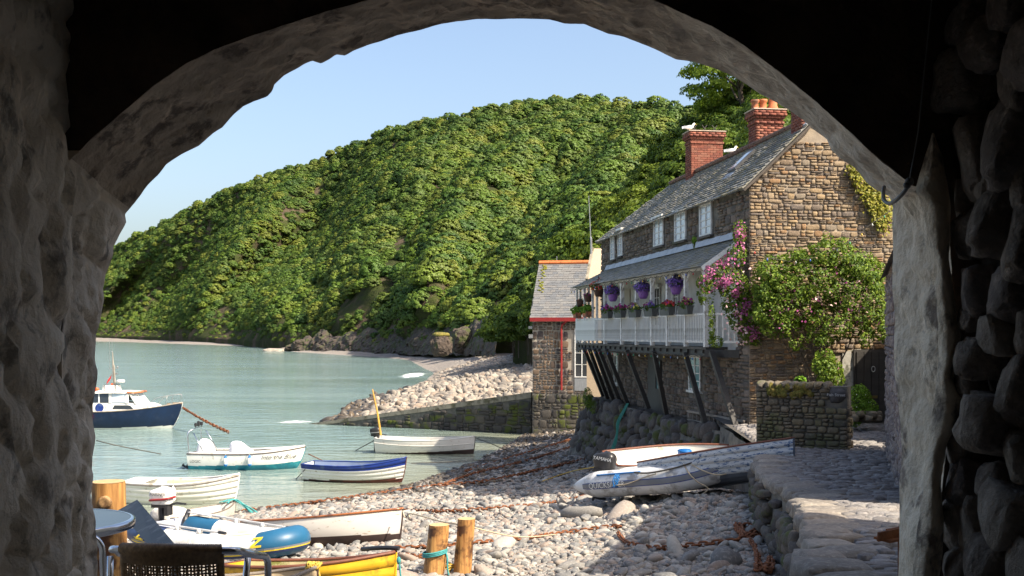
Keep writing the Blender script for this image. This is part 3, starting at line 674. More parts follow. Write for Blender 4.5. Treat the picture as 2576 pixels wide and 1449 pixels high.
def courses(W, H, ch, wr, inside, r, gap=.014, x0=0, y0=0, split=.55):
    """random coursed rubble: each course holds full-height stones and stacks of two or three thinner ones"""
    out = []; y = y0
    def put(x, yy, w, h):
        cx, cy = x+w/2, yy+h/2
        if w > .04 and h > .03 and inside(cx, cy, w, h): out.append((cx, cy, w-gap, h-gap*.9))
    while y < H:
        h = r.uniform(ch[0]*1.5, ch[1]*1.45); x = x0
        while x < W-.02:
            w = r.uniform(*wr)
            if x+w > W-.1: w = W-x
            q = r.random()
            if q > split: put(x, y, w, h*r.uniform(.86, 1))
            else:
                k = 2 if q > split*.3 or h < .2 else 3; cuts = sorted([0]+[(i+r.uniform(-.18, .18))/k for i in range(1, k)]+[1])
                for c0, c1 in zip(cuts[:-1], cuts[1:]):
                    if r.random() < .4 and w > .24: m_ = r.uniform(.35, .65); put(x, y+h*c0, w*m_, h*(c1-c0)); put(x+w*m_, y+h*c0, w*(1-m_), h*(c1-c0))
                    else: put(x, y+h*c0, w, h*(c1-c0))
            x += w
        y += h
    return out
def lay(parent, org, ex, ey, n, rects, depth, mat, nind, r, name='stone', rest='stone_infill', rank=None, jit=.06, rough=.3):
    """rects on a plane become pillow stones: nind of them as objects, the rest as one part"""
    org = Vector(org); ex = Vector(ex).normalized(); ey = Vector(ey).normalized(); n = Vector(n).normalized()
    idx = sorted(range(len(rects)), key=(lambda q: -(rects[q][2]*rects[q][3])) if rank is None else (lambda q: rank(rects[q])))
    V_, F_ = [], []; off = 0
    for c, q in enumerate(idx):
        cx, cy, w, h = rects[q]; k = r.randrange(14); rot = r.uniform(-jit, jit)
        ax = ex*math.cos(rot)+ey*math.sin(rot); ay = ey*math.cos(rot)-ex*math.sin(rot)
        if r.random() < .5: ax = -ax; ay = -ay
        dp = depth*(1+r.uniform(-rough, rough)); p = org+ex*cx+ey*cy
        nn = (n+ex*r.uniform(-.08, .08)+ey*r.uniform(-.08, .08))
        M4 = Matrix(((ax.x*w, ay.x*h, nn.x*dp, p.x), (ax.y*w, ay.y*h, nn.y*dp, p.y), (ax.z*w, ay.z*h, nn.z*dp, p.z), (0, 0, 0, 1)))
        if c < nind:
            o = link(name, pil_mesh(k, mat), None, parent); o.matrix_local = M4
        else:
            A = np.array(M4); V_.append(PIL[k][0] @ A[:3, :3].T+A[:3, 3]); F_.append(PIL[k][1]+off); off += 36
    if V_:
        me = np_mesh_idx(rest, np.concatenate(V_), np.concatenate(F_), True); me.materials.append(mat)
        o = link(rest, me, None, parent); o['kind'] = 'stuff'; return o
def slab8(c8): return c8, [(0,1,2,3),(7,6,5,4),(0,4,5,1),(1,5,6,2),(2,6,7,3),(3,7,4,0)]
def slates(parent, S, nrow, wfun, inside, mat, nind, r, th=.022, name='slate', rest='slate_field', rank=None):
    """S(s,t)->point on the roof, t rows up the slope; each slate a thin slab whose lower edge stands proud"""
    items = []
    for j in range(nrow):
        t0, t1 = j/nrow, (j+1.22)/nrow; s = -r.random()*wfun()
        while s < 1:
            w = wfun(); a, b = max(s, 0), min(s+w*.975, 1)
            if b-a > w*.2 and inside((a+b)/2, (t0+t1)/2): items.append((a, b, t0, min(t1, 1.0)))
            s += w
    items.sort(key=rank or (lambda q: q[2]))
    mb = MB()
    for c, (a, b, t0, t1) in enumerate(items):
        tj = r.uniform(-.10, .10)/nrow
        p = [S(a, t0+tj), S(b, t0+tj), S(b, t1), S(a, t1)]; n = (p[1]-p[0]).cross(p[3]-p[0]).normalized(); n = n if n.z > 0 else -n
        k = th*r.uniform(.8, 1.5)
        vs = [p[0]+n*k, p[1]+n*k*r.uniform(.8, 1.3), p[2]+n*.004, p[3]+n*.004, p[0]-n*.004, p[1]-n*.004, p[2]-n*.012, p[3]-n*.012]
        if c < nind: MB().add(*slab8(vs)).build(name, mat, parent)
        else: mb.add(*slab8(vs))
    if mb.v: o = mb.build(rest, mat, parent); o['kind'] = 'stuff'
def boulder_obj(parent, name, c, size, R, seed, mat, pw=.72, hf=.07):
    o = link(name, _bmesh(seed, mat, pw, hf), None, parent); M_ = Matrix.Translation(Vector(c)) @ R.to_4x4() @ Matrix.Diagonal((*size, 1)); o.matrix_local = M_; return o
_bc = {}
def _bmesh(seed, mat, pw=.72, hf=.07):
    k = (seed, mat.name, pw)
    if k not in _bc:
        bm = bmesh.new(); bmesh.ops.create_icosphere(bm, subdivisions=3, radius=1); off = Vector((seed*4.7, seed*1.9, seed*.7))
        for v in bm.verts:
            p = v.co.copy(); q = Vector([math.copysign(abs(x)**pw, x) for x in p]); kk = 1+.16*noise.noise(p*1.1+off)*1.6+hf*noise.noise(p*2.6+off)+hf*.6*noise.noise(p*6+off)
            v.co = q*kk*.92
        me = bpy.data.meshes.new('boulder'); bm.to_mesh(me); bm.free(); me.polygons.foreach_set('use_smooth', [True]*len(me.polygons)); me.materials.append(mat); _bc[k] = me
    return _bc[k]

# ================================================================ ARCHWAY the camera looks through
arch = thing('archway_building', 'dark rough stone archway framing the whole harbour view', 'archway', (0, 3.4, 3.6))
AO = Vector((0, 3.4, 3.6))
FAR_L = [(246,1560),(245,1449),(246,1380),(240,1310),(228,1250),(235,1200),(232,1150),(240,1100),(232,1050),(236,1000),(246,950),(238,900),(241,850),(252,800),(262,750),(258,725),(266,690),(286,640),(284,622),(300,590),(318,560),(315,540)]
FAR_A = [(315,540),(342,508),(372,468),(400,440),(420,413),(462,385),(500,365),(535,335),(560,320),(590,287),(612,268),(640,255),(672,243),(684,230),(690,212),(716,188),(740,176),(765,160),(785,152),(808,159),(826,150),(845,137),(868,140),(890,128),(930,112),(965,103),(1000,90),(1060,76),(1100,64),(1150,54),(1200,48),(1250,49),(1300,47),(1380,50),(1420,62),(1470,62),(1530,86),(1570,93),(1610,108),(1650,124),(1700,150),(1745,156),(1790,170),(1840,192),(1880,214),(1910,236),(1950,256),(1985,278),(2020,304),(2052,330),(2080,350),(2092,378),(2112,398),(2150,424),(2176,456),(2200,476),(2236,494)]
FAR_R = [(2236,494),(2246,520),(2244,560),(2246,640),(2244,720),(2250,800),(2249,880),(2251,940),(2258,1000),(2265,1080),(2270,1143),(2264,1210),(2262,1290),(2261,1370),(2260,1449),(2260,1560)]
NEAR_L = [(150,1600),(152,1300),(156,1000),(160,700),(165,415)]
NEAR_A = [(165,415),(230,350),(300,290),(390,215),(470,160),(540,125),(620,95),(700,68),(830,25),(1000,-20),(1130,-45),(1300,-62),(1450,-48),(1560,-25),(1640,0),(1720,35),(1790,66),(1870,112),(1960,180),(2060,262),(2150,342),(2220,410),(2296,468)]
NEAR_R = [(2296,468),(2340,474),(2384,520),(2390,650),(2402,850),(2396,1000),(2378,1150),(2362,1300),(2350,1449),(2350,1600)]
def resample(pts, n):
    P = np.array(pts, float); s = np.concatenate([[0], np.cumsum(np.linalg.norm(np.diff(P, axis=0), axis=1))]); q = np.linspace(0, s[-1], n)
    return np.stack([np.interp(q, s, P[:, 0]), np.interp(q, s, P[:, 1])], -1)
segs = [(FAR_L, NEAR_L, 110), (FAR_A, NEAR_A, 330), (FAR_R, NEAR_R, 110)]
far = np.concatenate([resample(a, n) if i == 0 else resample(a, n)[1:] for i, (a, b_, n) in enumerate(segs)])
near = np.concatenate([resample(b_, n) if i == 0 else resample(b_, n)[1:] for i, (a, b_, n) in enumerate(segs)])
DN, DF = 3.38, 3.9
NPT = len(far); ROWS = 22; AV = []
for i in range(NPT):
    pf = pix(far[i, 0], far[i, 1], DF); pn = pix(near[i, 0], near[i, 1], DN)
    rad = Vector((pf.x, 0, pf.z-5.0)); rad.normalize()
    for k in range(ROWS+1):
        t = k/ROWS; p = pn.lerp(pf, t)
        cell = noise.voronoi(Vector((p.x*2.2, p.y*3.0, p.z*4.2)) if i < 110 else Vector((p.x*2.6, p.y*2.6, p.z*2.6)))[0]
        lump = min((cell[1]-cell[0])/.14, 1.0)*.26 if i < 110 else (cell[1]-cell[0])
        amp = math.sin(math.pi*min(1, t*1.0))**.5 if t < 1 else 0
        w = .075 if i < 110 else .03
        dsp = -w*min(lump, .5)*1.6+.028*fbm(p, 5, 3.5)+.016*fbm(p, 5, 10)+.006*fbm(p, 4, 30)
        p = p+rad*(dsp+.018)*(amp*.9+.1)
        AV.append(p)
mb = MB(); mb.add([p-AO for p in AV], [(i*(ROWS+1)+k, i*(ROWS+1)+k+1, (i+1)*(ROWS+1)+k+1, (i+1)*(ROWS+1)+k) for i in range(NPT-1) for k in range(ROWS)])
# three material zones: left pier grey, vault tan-grey, right jamb whitewash
vault = plain('vault_plaster', (.60,.48,.36), (.42,.33,.245), scale=3, rough=.95, bmp=1, bscale=16, bdist=.03, stain=(.19,.145,.11), sscale=7, samt=.28, space='World', vec=(1,1,1))
nt = vault.node_tree; b = nt.nodes['Principled BSDF']; lk = b.inputs['Base Color'].links[0]; old = lk.from_socket
gp_ = nt.nodes.new('ShaderNodeNewGeometry'); sx_ = nt.nodes.new('ShaderNodeSeparateXYZ'); nt.links.new(gp_.outputs['Position'], sx_.inputs[0])
fw_x = math_n(nt, 'ADD', math_n(nt, 'MULTIPLY', sx_.outputs[0], .55), math_n(nt, 'MULTIPLY', noise_f(nt, coords(nt, (1,1,1), 'World'), 4, 6, .65), .9))
nt.links.new(mix_col(nt, ramp(nt, fw_x, [(.55, (0,0,0)), (.95, (1,1,1))]), old, (.74,.65,.54)), b.inputs['Base Color'])   # old whitewash thickens towards the right
mb.m = [0 if i < 112 else (1 if i < 440 else 2) for i in range(NPT-1) for k in range(ROWS)]
mb.build('arch_ring', [plaster_left, vault, plaster], arch, smooth=True)
mb = MB()
for i in range(0, 116):
    a, b_ = AV[i*(ROWS+1)]-AO, AV[(i+1)*(ROWS+1)]-AO; mb.add([a, b_, b_+V(-.3,-.01,0), a+V(-.3,-.01,0)], [(0,1,2,3)])
mb.build('pier_return', plaster_left, arch)
# inner face above the arch (turned away from the light) and outer face
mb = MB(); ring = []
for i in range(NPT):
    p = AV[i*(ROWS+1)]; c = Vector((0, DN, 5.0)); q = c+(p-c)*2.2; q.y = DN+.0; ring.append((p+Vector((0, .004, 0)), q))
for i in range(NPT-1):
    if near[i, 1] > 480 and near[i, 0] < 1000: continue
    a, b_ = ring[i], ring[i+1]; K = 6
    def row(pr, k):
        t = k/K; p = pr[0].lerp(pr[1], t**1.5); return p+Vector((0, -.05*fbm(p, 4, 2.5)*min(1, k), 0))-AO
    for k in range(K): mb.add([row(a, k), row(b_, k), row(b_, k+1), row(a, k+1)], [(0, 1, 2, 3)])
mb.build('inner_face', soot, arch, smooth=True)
mb = MB()
for i in range(NPT-1):
    def outp(i):
        p = AV[i*(ROWS+1)+ROWS]; c = Vector((0, DF, 5.0)); q = c+(p-c)*(2.3 if p.z > 5 else 1); q.x = p.x*2.3; q.y = DF; return p-AO, q-AO
    a, b_ = outp(i), outp(i+1); mb.add([a[0], b_[0], b_[1], a[1]], [(0, 3, 2, 1)])
mb.build('outer_face', plaster, arch)
# left room wall: lumpy painted masonry running back past the camera
mb = MB(); nz, ny = 130, 70
def lw(i, j):
    z = 3.0+5.2*i; y = 3.66-2.6*j; x = -1.372+.10*max(0, j-.1)-.55*max(0, y-3.38)
    p = Vector((x, y, z)); cell = noise.voronoi(Vector((x*2.2, y*3.0, z*4.2)))[0]
    d = .038*min((cell[1]-cell[0])/.14, 1.0)+.022*fbm(p, 5, 2.5)+.014*fbm(p, 5, 9)+.006*fbm(p, 4, 30); return p+Vector((d-.02, 0, 0))-AO
mb.grid(lw, nz, ny); mb.build('left_wall', plaster_left, arch, smooth=True)
# right room wall: boulders bedded in dark mortar
mb = MB()
def rw(i, j):
    z = 3.0+5.2*i; y = 3.42-2.2*j; x = 1.47-.02*j; p = Vector((x, y, z)); return p+Vector((.05*fbm(p, 4, 4), 0, 0))-AO
mb.grid(rw, 60, 40, flip=True); rwall = mb.build('right_wall', plain('mortar_sooty', (.10,.08,.065), (.05,.042,.036), scale=5, rough=.95, bmp=1, bscale=20, bdist=.02, space='World'), arch, smooth=True)
rr = random.Random(5); placed = []
for (u, v, w, h) in [(2405,205,62,75),(2485,110,60,70),(2550,215,50,80),(2442,395,48,105),(2535,365,62,120),(2500,560,62,95),(2425,590,40,60),(2560,600,45,105),(2450,735,45,65),(2530,735,50,70),(2435,800,34,34),(2500,840,52,50),(2560,830,28,60),(2460,905,62,52),(2545,985,52,80),(2420,960,32,40),(2490,1065,92,72),(2405,1130,34,50),(2420,1215,48,60),(2490,1215,40,50),(2550,1150,40,60),(2400,1320,40,70),(2445,1330,46,75),(2530,1300,62,80),(2500,1420,70,70),(2420,1430,50,50),(2570,1420,50,70),(2560,470,40,50),(2480,470,40,45),(2410,500,25,50),(2590,130,60,90),(2440,60,60,60),(2530,20,60,60)]:
    d = 3.34-(u-2400)/176*.36; c = pix(u, v, d); s = d/FPX
    R = Euler((rr.uniform(-.3, .3), rr.uniform(-.25, .25), rr.uniform(-.3, .3))).to_matrix()
    boulder_obj(rwall, 'boulder', c-AO+V(.03, 0, 0), (w*s*1.2, w*s*rr.uniform(1.0, 1.5), h*s*1.18), R, rr.randrange(9), st_rubble, .55, .13)
for k in range(26):   # further back past the edge of the frame
    boulder_obj(rwall, 'boulder', V(1.43, rr.uniform(1.6, 2.75), rr.uniform(3.7, 7.6))-AO, (.1, rr.uniform(.1, .2), rr.uniform(.1, .2)), Euler((rr.uniform(-.5, .5), 0, 0)).to_matrix(), rr.randrange(9), st_rubble)
# ragged whitewash running up the corner
mb = MB()
def pp(i, j):
    v = 335+(1460-335)*i; e = interp(v, [(330,2345),(420,2318),(480,2300),(520,2320),(700,2350),(900,2360),(1000,2350),(1150,2330),(1300,2310),(1460,2290)]); f = interp(v, [(330,2347),(400,2372),(520,2390),(640,2386),(760,2400),(850,2412),(950,2398),(1000,2425),(1080,2418),(1120,2380),(1200,2365),(1300,2372),(1460,2362)])
    u = lerp(e, f, j); d = DN-.03-.05*math.sin(math.pi*j); p = pix(u, v, d); return p+Vector((0, -.03*abs(fbm(p, 5, 5)), 0))-AO
mb.grid(pp, 90, 14, flip=True); mb.build('whitewash_edge', plaster, arch, smooth=True)
# shell that keeps the room dark and throws its shadow on the terrace
mb = MB()
for c, s in (((-4.6, -1.0, 6.5), (5.9, 9.7, 8.6)), ((5.0, -1.5, 6.6), (6.9, 10.6, 8.4)), ((5.9, 6.0, 6.9), (5.0, 4.7, 7.8)), ((0, -1.0, 9.6), (3.3, 9.7, 2.6)), ((0, -5.0, 6.0), (3.3, 1.5, 6.6))):  # the right-hand wing is unseen, added to shade the lane
    mb.box(V(*c)-AO, s)
mb.build('house_wall', plaster, arch)
mb = MB(); mb.box(V(-.9, -.9, 11.2)-AO, (15.5, 10.0, .4)); mb.build('roof', st_slate, arch)
# cable hooked in the corner of the arch
pts = smooth_path([pix(2346, -20, 3.2), pix(2325, 180, 3.25), pix(2310, 330, 3.28), pix(2292, 430, 3.3), pix(2288, 455, 3.32), pix(2278, 478, 3.34), pix(2258, 500, 3.4), pix(2238, 512, 3.5), pix(2224, 503, 3.6), pix(2222, 488, 3.66), pix(2224, 470, 3.7)], 6)
mb = MB(); mb.tube(pts, [.0022 if i < 24 else .0065 for i in range(len(pts))], 8); mb.ball(pix(2288, 457, 3.32), .014, 8, 6); mb.ball(pix(2282, 466, 3.32), .012, 8, 6)
tag(mb.build('cable', plain('grey_cable', (.16,.16,.165), (.11,.11,.11), rough=.5), smooth=True), 'grey cable looped and knotted at the right corner of the arch', 'cable')

# ================================================================ TERRACE, LANE, QUAY
LZ = [(0,3.6),(5,3.6),(8,3.45),(10,3.36),(12,3.22),(15,3.02),(19,2.82),(23,2.76),(26,2.86),(29,2.96),(40,3.2)]
lane_z = lambda y: interp(y, LZ)
mb = MB(); mb.box((-2.2, .45, 3.1), (8.2, 12.9, 1.0)); tag(mb.build('terrace', plain('terrace_stone', (.42,.38,.33), (.32,.29,.25), scale=5, rough=.9, bmp=.6)), kind='structure')
mb = MB()
def ln(i, j):
    y = 3.0+27*j; x0 = float(quay_x(y))+.05; x = lerp(x0, 13.5, i); return V(x, y, lane_z(y)-.035)
mb.grid(ln, 24, 60); lane = mb.build('lane', plain('lane_earth', (.10,.09,.082), (.065,.06,.055), scale=6, rough=.95, bmp=.5), smooth=True); tag(lane, kind='structure')
rl = random.Random(11); rects = []
y = 7.6
while y < 27.6:
    h = rl.uniform(.075, .12)*(1+.0*y); x = float(quay_x(y))+(.45 if y < 17.5 else .2)+rl.uniform(-.1, .1)
    xe = min(1288+980, 2300); xmax = (2290-1288)/FPX*y+.25
    while x < min(xmax, 9.2):
        w = rl.uniform(.14, .34); rects.append((x+w/2, y+h/2, w-.012, h-.01)); x += w
    y += h
V_, F_ = [], []; off = 0
for c, (cx, cy, w, h) in enumerate(rects):
    k = rl.randrange(14); z = lane_z(cy)-.03+rl.uniform(-.008, .012); a = rl.uniform(-.08, .08)
    M4 = Matrix(((math.cos(a)*w, -math.sin(a)*h, rl.uniform(-.1, .1)*.04, cx), (math.sin(a)*w, math.cos(a)*h, rl.uniform(-.1, .1)*.04, cy), (0, 0, .05*rl.uniform(.7, 1.4), z), (0, 0, 0, 1)))
    if c < 300: o = link('cobble', pil_mesh(k, st_cobble), None, lane); o.matrix_local = M4
    else:
        A = np.array(M4); V_.append(PIL[k][0] @ A[:3, :3].T+A[:3, 3]); F_.append(PIL[k][1]+off); off += 36
me = np_mesh_idx('cobbles', np.concatenate(V_), np.concatenate(F_), True); me.materials.append(st_cobble); o = link('cobbles', me, None, lane); o['kind'] = 'stuff'
# quay: rubble face with big worn edge slabs
quay = thing('quay_wall', 'low rough stone quay wall with worn slab edge beside the cobbled lane', 'quay', (2.2, 8, 2)); QO = Vector((2.2, 8, 2))
mb = MB(); N = 60
def qf(i, j):
    y = 6.2+22.2*i; x = float(quay_x(y)); z = lerp(0.8, lane_z(y)-.12, j); p = V(x-.10*(1-j)+.0, y, z); return p+Vector((.06*fbm(p, 4, 2.0), 0, 0))-QO
mb.grid(qf, N, 12); qw = mb.build('wall', mortar_dark, quay, smooth=True)
st_slab = stones('stone_slab', [(.25,.22,.19),(.31,.275,.235),(.21,.19,.17),(.28,.24,.20)], bscale=9, bmp=.9, tint=.5, bdist=.03)
y = 7.2
while y < 21.5:
    L = rl.uniform(.30, .50); w = rl.uniform(.42, .72); x = float(quay_x(y+L/2)); z = lane_z(y+L/2)
    R = Euler((rl.uniform(-.04, .04), rl.uniform(-.02, .05), rl.uniform(.0, .22))).to_matrix()
    boulder_obj(quay, 'edge_slab', V(x+w*.55-rl.uniform(.02, .12), y+L/2, z-.07+rl.uniform(-.02, .02))-QO, (w*.55, L*.53, .12), R, rl.randrange(9), st_slab, .42, .10); y += L
for k in range(230):
    y = rl.uniform(7.0, 22.5); x = float(quay_x(y)); z = rl.uniform(1.5, lane_z(y)-.2); w = rl.uniform(.10, .24); h = rl.uniform(.06, .15)
    boulder_obj(qw, 'stone', V(x-.06+rl.uniform(-.03, .02), y, z)-QO, (rl.uniform(.08, .14), w, h), Euler((rl.uniform(-.2, .2), 0, .2)).to_matrix(), rl.randrange(9), st_sea)
# cottage and added unseen block right of the lane (mostly behind the arch): their shade falls over lane and beach
side = thing('lane_cottage', 'dark stone cottage wall edging the lane right of the archway', 'cottage', (7, 17, 3)); SO = Vector((7, 17, 3))
a0, a1 = V(4.78, 13.1, 0), V(7.70, 22.4, 0); dr = (a1-a0).normalized(); nr_ = V(dr.y, -dr.x, 0)
W8, HT, RH = 5.0, 8.6, 10.2
def wall_prism(mb, a, b_, wdir, W, z0, ze, zr):
    p = [a, b_, b_+wdir*W, a+wdir*W]; m0 = (p[0]+p[3])/2; m1 = (p[1]+p[2])/2
    vs = [q+V(0, 0, z0) for q in p]+[q+V(0, 0, ze) for q in p]+[m0+V(0, 0, zr), m1+V(0, 0, zr)]
    return [q-SO for q in vs]
vs = wall_prism(None, a0, a1, nr_, W8, 2, 6.4, 8.4)
mb = MB(); mb.add(vs, [(0,4,5,1),(1,5,9,6,2),(2,6,7,3),(3,7,8,4,0)]); sw = mb.build('wall', mortar_dark, side)
mb = MB(); mb.add([vs[4]+V(-.2,0,-.1), vs[5]+V(-.2,0,-.1), vs[9]+V(0,0,.08), vs[8]+V(0,0,.08), vs[7]+V(.2,0,-.1), vs[6]+V(.2,0,-.1)], [(0,3,2,1),(3,4,5,2)]); mb.build('roof', st_slate, side)
mb = MB(); mb.box((a0+dr*6.2+nr_*2.5+V(0,0,8.6))-SO, (.8, .9, 1.9)); mb.build('chimney', brick_m, side)
rs_ = random.Random(3); rec = courses(10.2, 4.4, (.10, .2), (.16, .42), lambda x, y, w, h: 0 < x < 10.2, rs_)
lay(sw, a0+V(0,0,2)-SO, dr, (0,0,1), -nr_, rec, .07, stones('stone_lane', [(.20,.16,.15),(.26,.21,.19),(.16,.13,.13),(.30,.25,.22)], bmp=.8), 60, rs_)
rec = courses(W8, 6.2, (.10, .2), (.16, .42), lambda x, y, w, h: y+2+h/2 < 6.4+2.0*(1-abs(x-W8/2)/(W8/2)), rs_)
lay(sw, a0+V(0,0,2)-SO, nr_, (0,0,1), -dr, rec, .07, MATS['stone_lane'], 0, rs_)
low_b = thing('lane_shade_block', 'unseen added outbuilding past the right side of the lane', 'blocker', (10.5, 25, 3))  # unseen block, added so the lane, door and lower gable fall in shade
mb = MB(); LO = Vector((10.5, 25, 3)); q_ = [V(9.75,23.2,0), V(10.75,28.2,0), V(14,27.6,0), V(13,22.6,0)]; mb.add([p+V(0,0,2)-LO for p in q_]+[p+V(0,0,6.4)-LO for p in q_], [(0,4,5,1),(1,5,6,2),(2,6,7,3),(3,7,4,0)]); mb.build('wall', mortar_dark, low_b)
mb = MB(); mb.add([q_[0]+V(-.1,0,6.4)-LO, q_[1]+V(-.1,0,6.4)-LO, q_[2]+V(.1,0,7.6)-LO, q_[3]+V(.1,0,7.6)-LO], [(0,1,2,3)]); mb.build('roof', st_slate, low_b)
# rusty channel iron by the jamb
mb = MB(); c = pix(2250, 1352, 6.0); mb.box(c, (.10, .24, .012), Euler((0, .1, -.9)).to_matrix()); mb.box(c+V(-.035,-.045,.025), (.012, .24, .05), Euler((0, .1, -.9)).to_matrix()); mb.box(c+V(.04,.045,.025), (.012, .24, .05), Euler((0, .1, -.9)).to_matrix())
mb.tube([c+V(.03,0,-.01), V(c.x+.03, c.y, 3.5)], .012, 8)
tag(mb.build('iron_bracket', rust), 'rusty iron channel sticking out beside the right jamb', 'bracket')

# ================================================================ SLIPWAY WALL
slip = thing('slipway_wall', 'long dark mossy stone slipway wall sloping down into the sea', 'slipway', SLIP_A); 
dS = (SLIP_T-SLIP_A); LS = dS.length; dS.normalize(); nS_ = V(dS.y, -dS.x, 0); nS_ = nS_ if nS_.y < 0 else -nS_
top_z = lambda s: lerp(2.18, -.06, s/LS)
mb = MB(); N = 40
for k in range(N):
    s0, s1 = LS*k/N, LS*(k+1)/N; q = [dS*s0, dS*s1]
    f = lambda p, z, o: p+V(0, 0, z)-nS_*o
    a = [f(q[0], -2, 0), f(q[1], -2, 0), f(q[1], top_z(s1)-.1, 0), f(q[0], top_z(s0)-.1, 0), f(q[0], -2, .7), f(q[1], -2, .7), f(q[1], top_z(s1)-.1, .7), f(q[0], top_z(s0)-.1, .7)]
    mb.add(a, [(0,1,2,3),(7,6,5,4),(3,2,6,7)])
sw_ = mb.build('wall', mortar_dark, slip)
rs_ = random.Random(9); s = 0
conc = plain('slip_concrete', (.27,.24,.185), (.19,.165,.125), scale=3, rough=.9, bmp=.5, bscale=20, stain=(.10,.09,.055), sscale=1.5, samt=.4)
while s < LS-.2:
    L = rs_.uniform(.7, 1.1); e = min(s+L-.02, LS); h = .30*(1-.45*s/LS)
    q = [dS*s, dS*e]; g = lambda p, z, o: p+V(0, 0, z)-nS_*o
    vs = [g(q[0], top_z(s), -.04), g(q[1], top_z(e), -.04), g(q[1], top_z(e), .75), g(q[0], top_z(s), .75), g(q[0], top_z(s)-h, -.04), g(q[1], top_z(e)-h, -.04), g(q[1], top_z(e)-h, .75), g(q[0], top_z(s)-h, .75)]
    MB().add(*slab8(vs)).build('coping_stone', conc, slip); s += L
rec = courses(LS, 2.0, (.2, .42), (.3, .75), lambda x, y, w, h: x > 0 and y-.35+h/2 < top_z(x)-.34*(1-.45*x/LS), rs_)
lay(sw_, V(0, 0, -.35), dS, (0,0,1), nS_, rec, .1, st_slip, 200, rs_)
# ================================================================ THE STONE HOUSE
HO = Vector((6.05, 28.0, 2.4))
EX = Vector((-.15, .9887, 0)).normalized(); NF = Vector((-EX.y, EX.x, 0)); EG = Vector((EX.y, -EX.x, 0)); NG = -EX
UP = Vector((0, 0, 1))
house = thing('stone_house', 'long stone house with slate roof, white balcony and red brick chimneys', 'house', HO)
HL, ZE, ZR, RO = 16.3, 9.0, 10.72, 1.75
def fac(u, v, off=0.0):
    """pixel -> (s, z) on the front wall plane"""
    k = (u-1288)/FPX; p = HO+NF*off; s = (k*p.y-p.x)/(EX.x-k*EX.y); d = p.y+EX.y*s; return s, EYE-(v-HZ)/FPX*d
def fpt(s, z, off=0.0): return EX*s+NF*off+Vector((0, 0, z-HO.z))
def gab(u, v, off=0.0):
    k = (u-1288)/FPX; p = HO+NG*off; s = (k*p.y-p.x)/(EG.x-k*EG.y); d = p.y+EG.y*s; return s, EYE-(v-HZ)/FPX*d
def gpt(s, z, off=0.0): return EG*s+NG*off+Vector((0, 0, z-HO.z))
GW = 6.2
def gable_top(x): return lerp(ZE, ZR, x/RO) if x < RO else lerp(ZR, 8.9, (x-RO)/(GW-RO))
mb = MB()
mb.add([fpt(0, .4), fpt(HL, .4), fpt(HL, ZE), fpt(0, ZE)], [(0,1,2,3)])
bk = [EG*GW+EX*0, EG*GW+EX*HL]
mb.add([fpt(HL, .4), bk[1]+V(0,0,.4-HO.z), bk[1]+V(0,0,8.9-HO.z), fpt(HL, ZE)], [(0,1,2,3)])
mb.add([bk[0]+V(0,0,.4-HO.z), bk[1]+V(0,0,.4-HO.z), bk[1]+V(0,0,8.9-HO.z), bk[0]+V(0,0,8.9-HO.z)], [(3,2,1,0)])
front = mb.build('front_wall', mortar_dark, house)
mb = MB(); mb.add([gpt(0, .4), gpt(GW, .4), gpt(GW, 8.9), gpt(RO, ZR), gpt(0, ZE)], [(0,1,2,3,4)]); gable = mb.build('gable_wall', mortar, house)
rh = random.Random(21)
DOOR = (gab(2150, 885), gab(2262, 1062))
def gin(x, y, w, h):
    z = y+HO.z
    if x-w/2 < -.02 or x+w/2 > GW or z+h/2 > gable_top(x)-.03: return False
    if DOOR[0][0]-.55 < x < DOOR[1][0]+.6 and z < 4.75: return False
    if x > 1.4 and z > 10.15: return False
    return z > 2.3
rec = courses(GW, 8.4, (.05, .125), (.10, .38), gin, rh, gap=.015)
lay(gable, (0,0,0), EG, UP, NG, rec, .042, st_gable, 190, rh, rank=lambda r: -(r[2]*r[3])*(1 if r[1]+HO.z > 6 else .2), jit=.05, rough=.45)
# quoins
WINS = [(1764,1794,507,597),(1701,1729,527,610),(1648,1672,545,622),(1558,1569,578,646),(1539,1549,592,655)]
WR = []
for u0, u1, v0, v1 in WINS:
    (sa, za), (sb, zb) = fac(u1, v0), fac(u0, v1); WR.append((sa, sb, zb, za))
LOWW = [(1737,1766,896,980),(1548,1558,893,965)]
LW_ = []
for u0, u1, v0, v1 in LOWW:
    (sa, za), (sb, zb) = fac(u1, v0), fac(u0, v1); LW_.append((sa, sb, zb, za))
(da, dza), (db, dzb) = fac(1668, 900), fac(1630, 1035)
def fin(x, y, w, h):
    z = y+HO.z-2.0
    if x-w/2 < -.01 or x > HL or z+h/2 > ZE-.05 or z < .6: return False
    for (a, b_, c, d) in WR+LW_:
        if a-.08 < x+w/2 and x-w/2 < b_+.08 and c-.1 < z+h/2 and z-h/2 < d+.16: return False
    if da-.05 < x < db+.05 and dzb < z < dza+.1: return False
    if .75 < x < 15.6 and 4.72 < z < 7.62: return False
    return True
rec = courses(HL, 8.6, (.10, .19), (.16, .46), fin, rh, gap=.022)
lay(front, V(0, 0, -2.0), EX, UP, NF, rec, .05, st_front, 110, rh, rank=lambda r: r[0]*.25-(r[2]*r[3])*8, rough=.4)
# white limewashed wall behind the balcony
mb = MB(); mb.add([fpt(.75, 4.72, .03), fpt(15.7, 4.72, .03), fpt(15.7, 7.64, .03), fpt(.75, 7.64, .03)], [(0,1,2,3)]); mb.build('limewashed_wall', plain('limewash', (.66,.64,.60), (.52,.50,.46), scale=3, rough=.8, bmp=.5, bscale=10, bdist=.02), house)
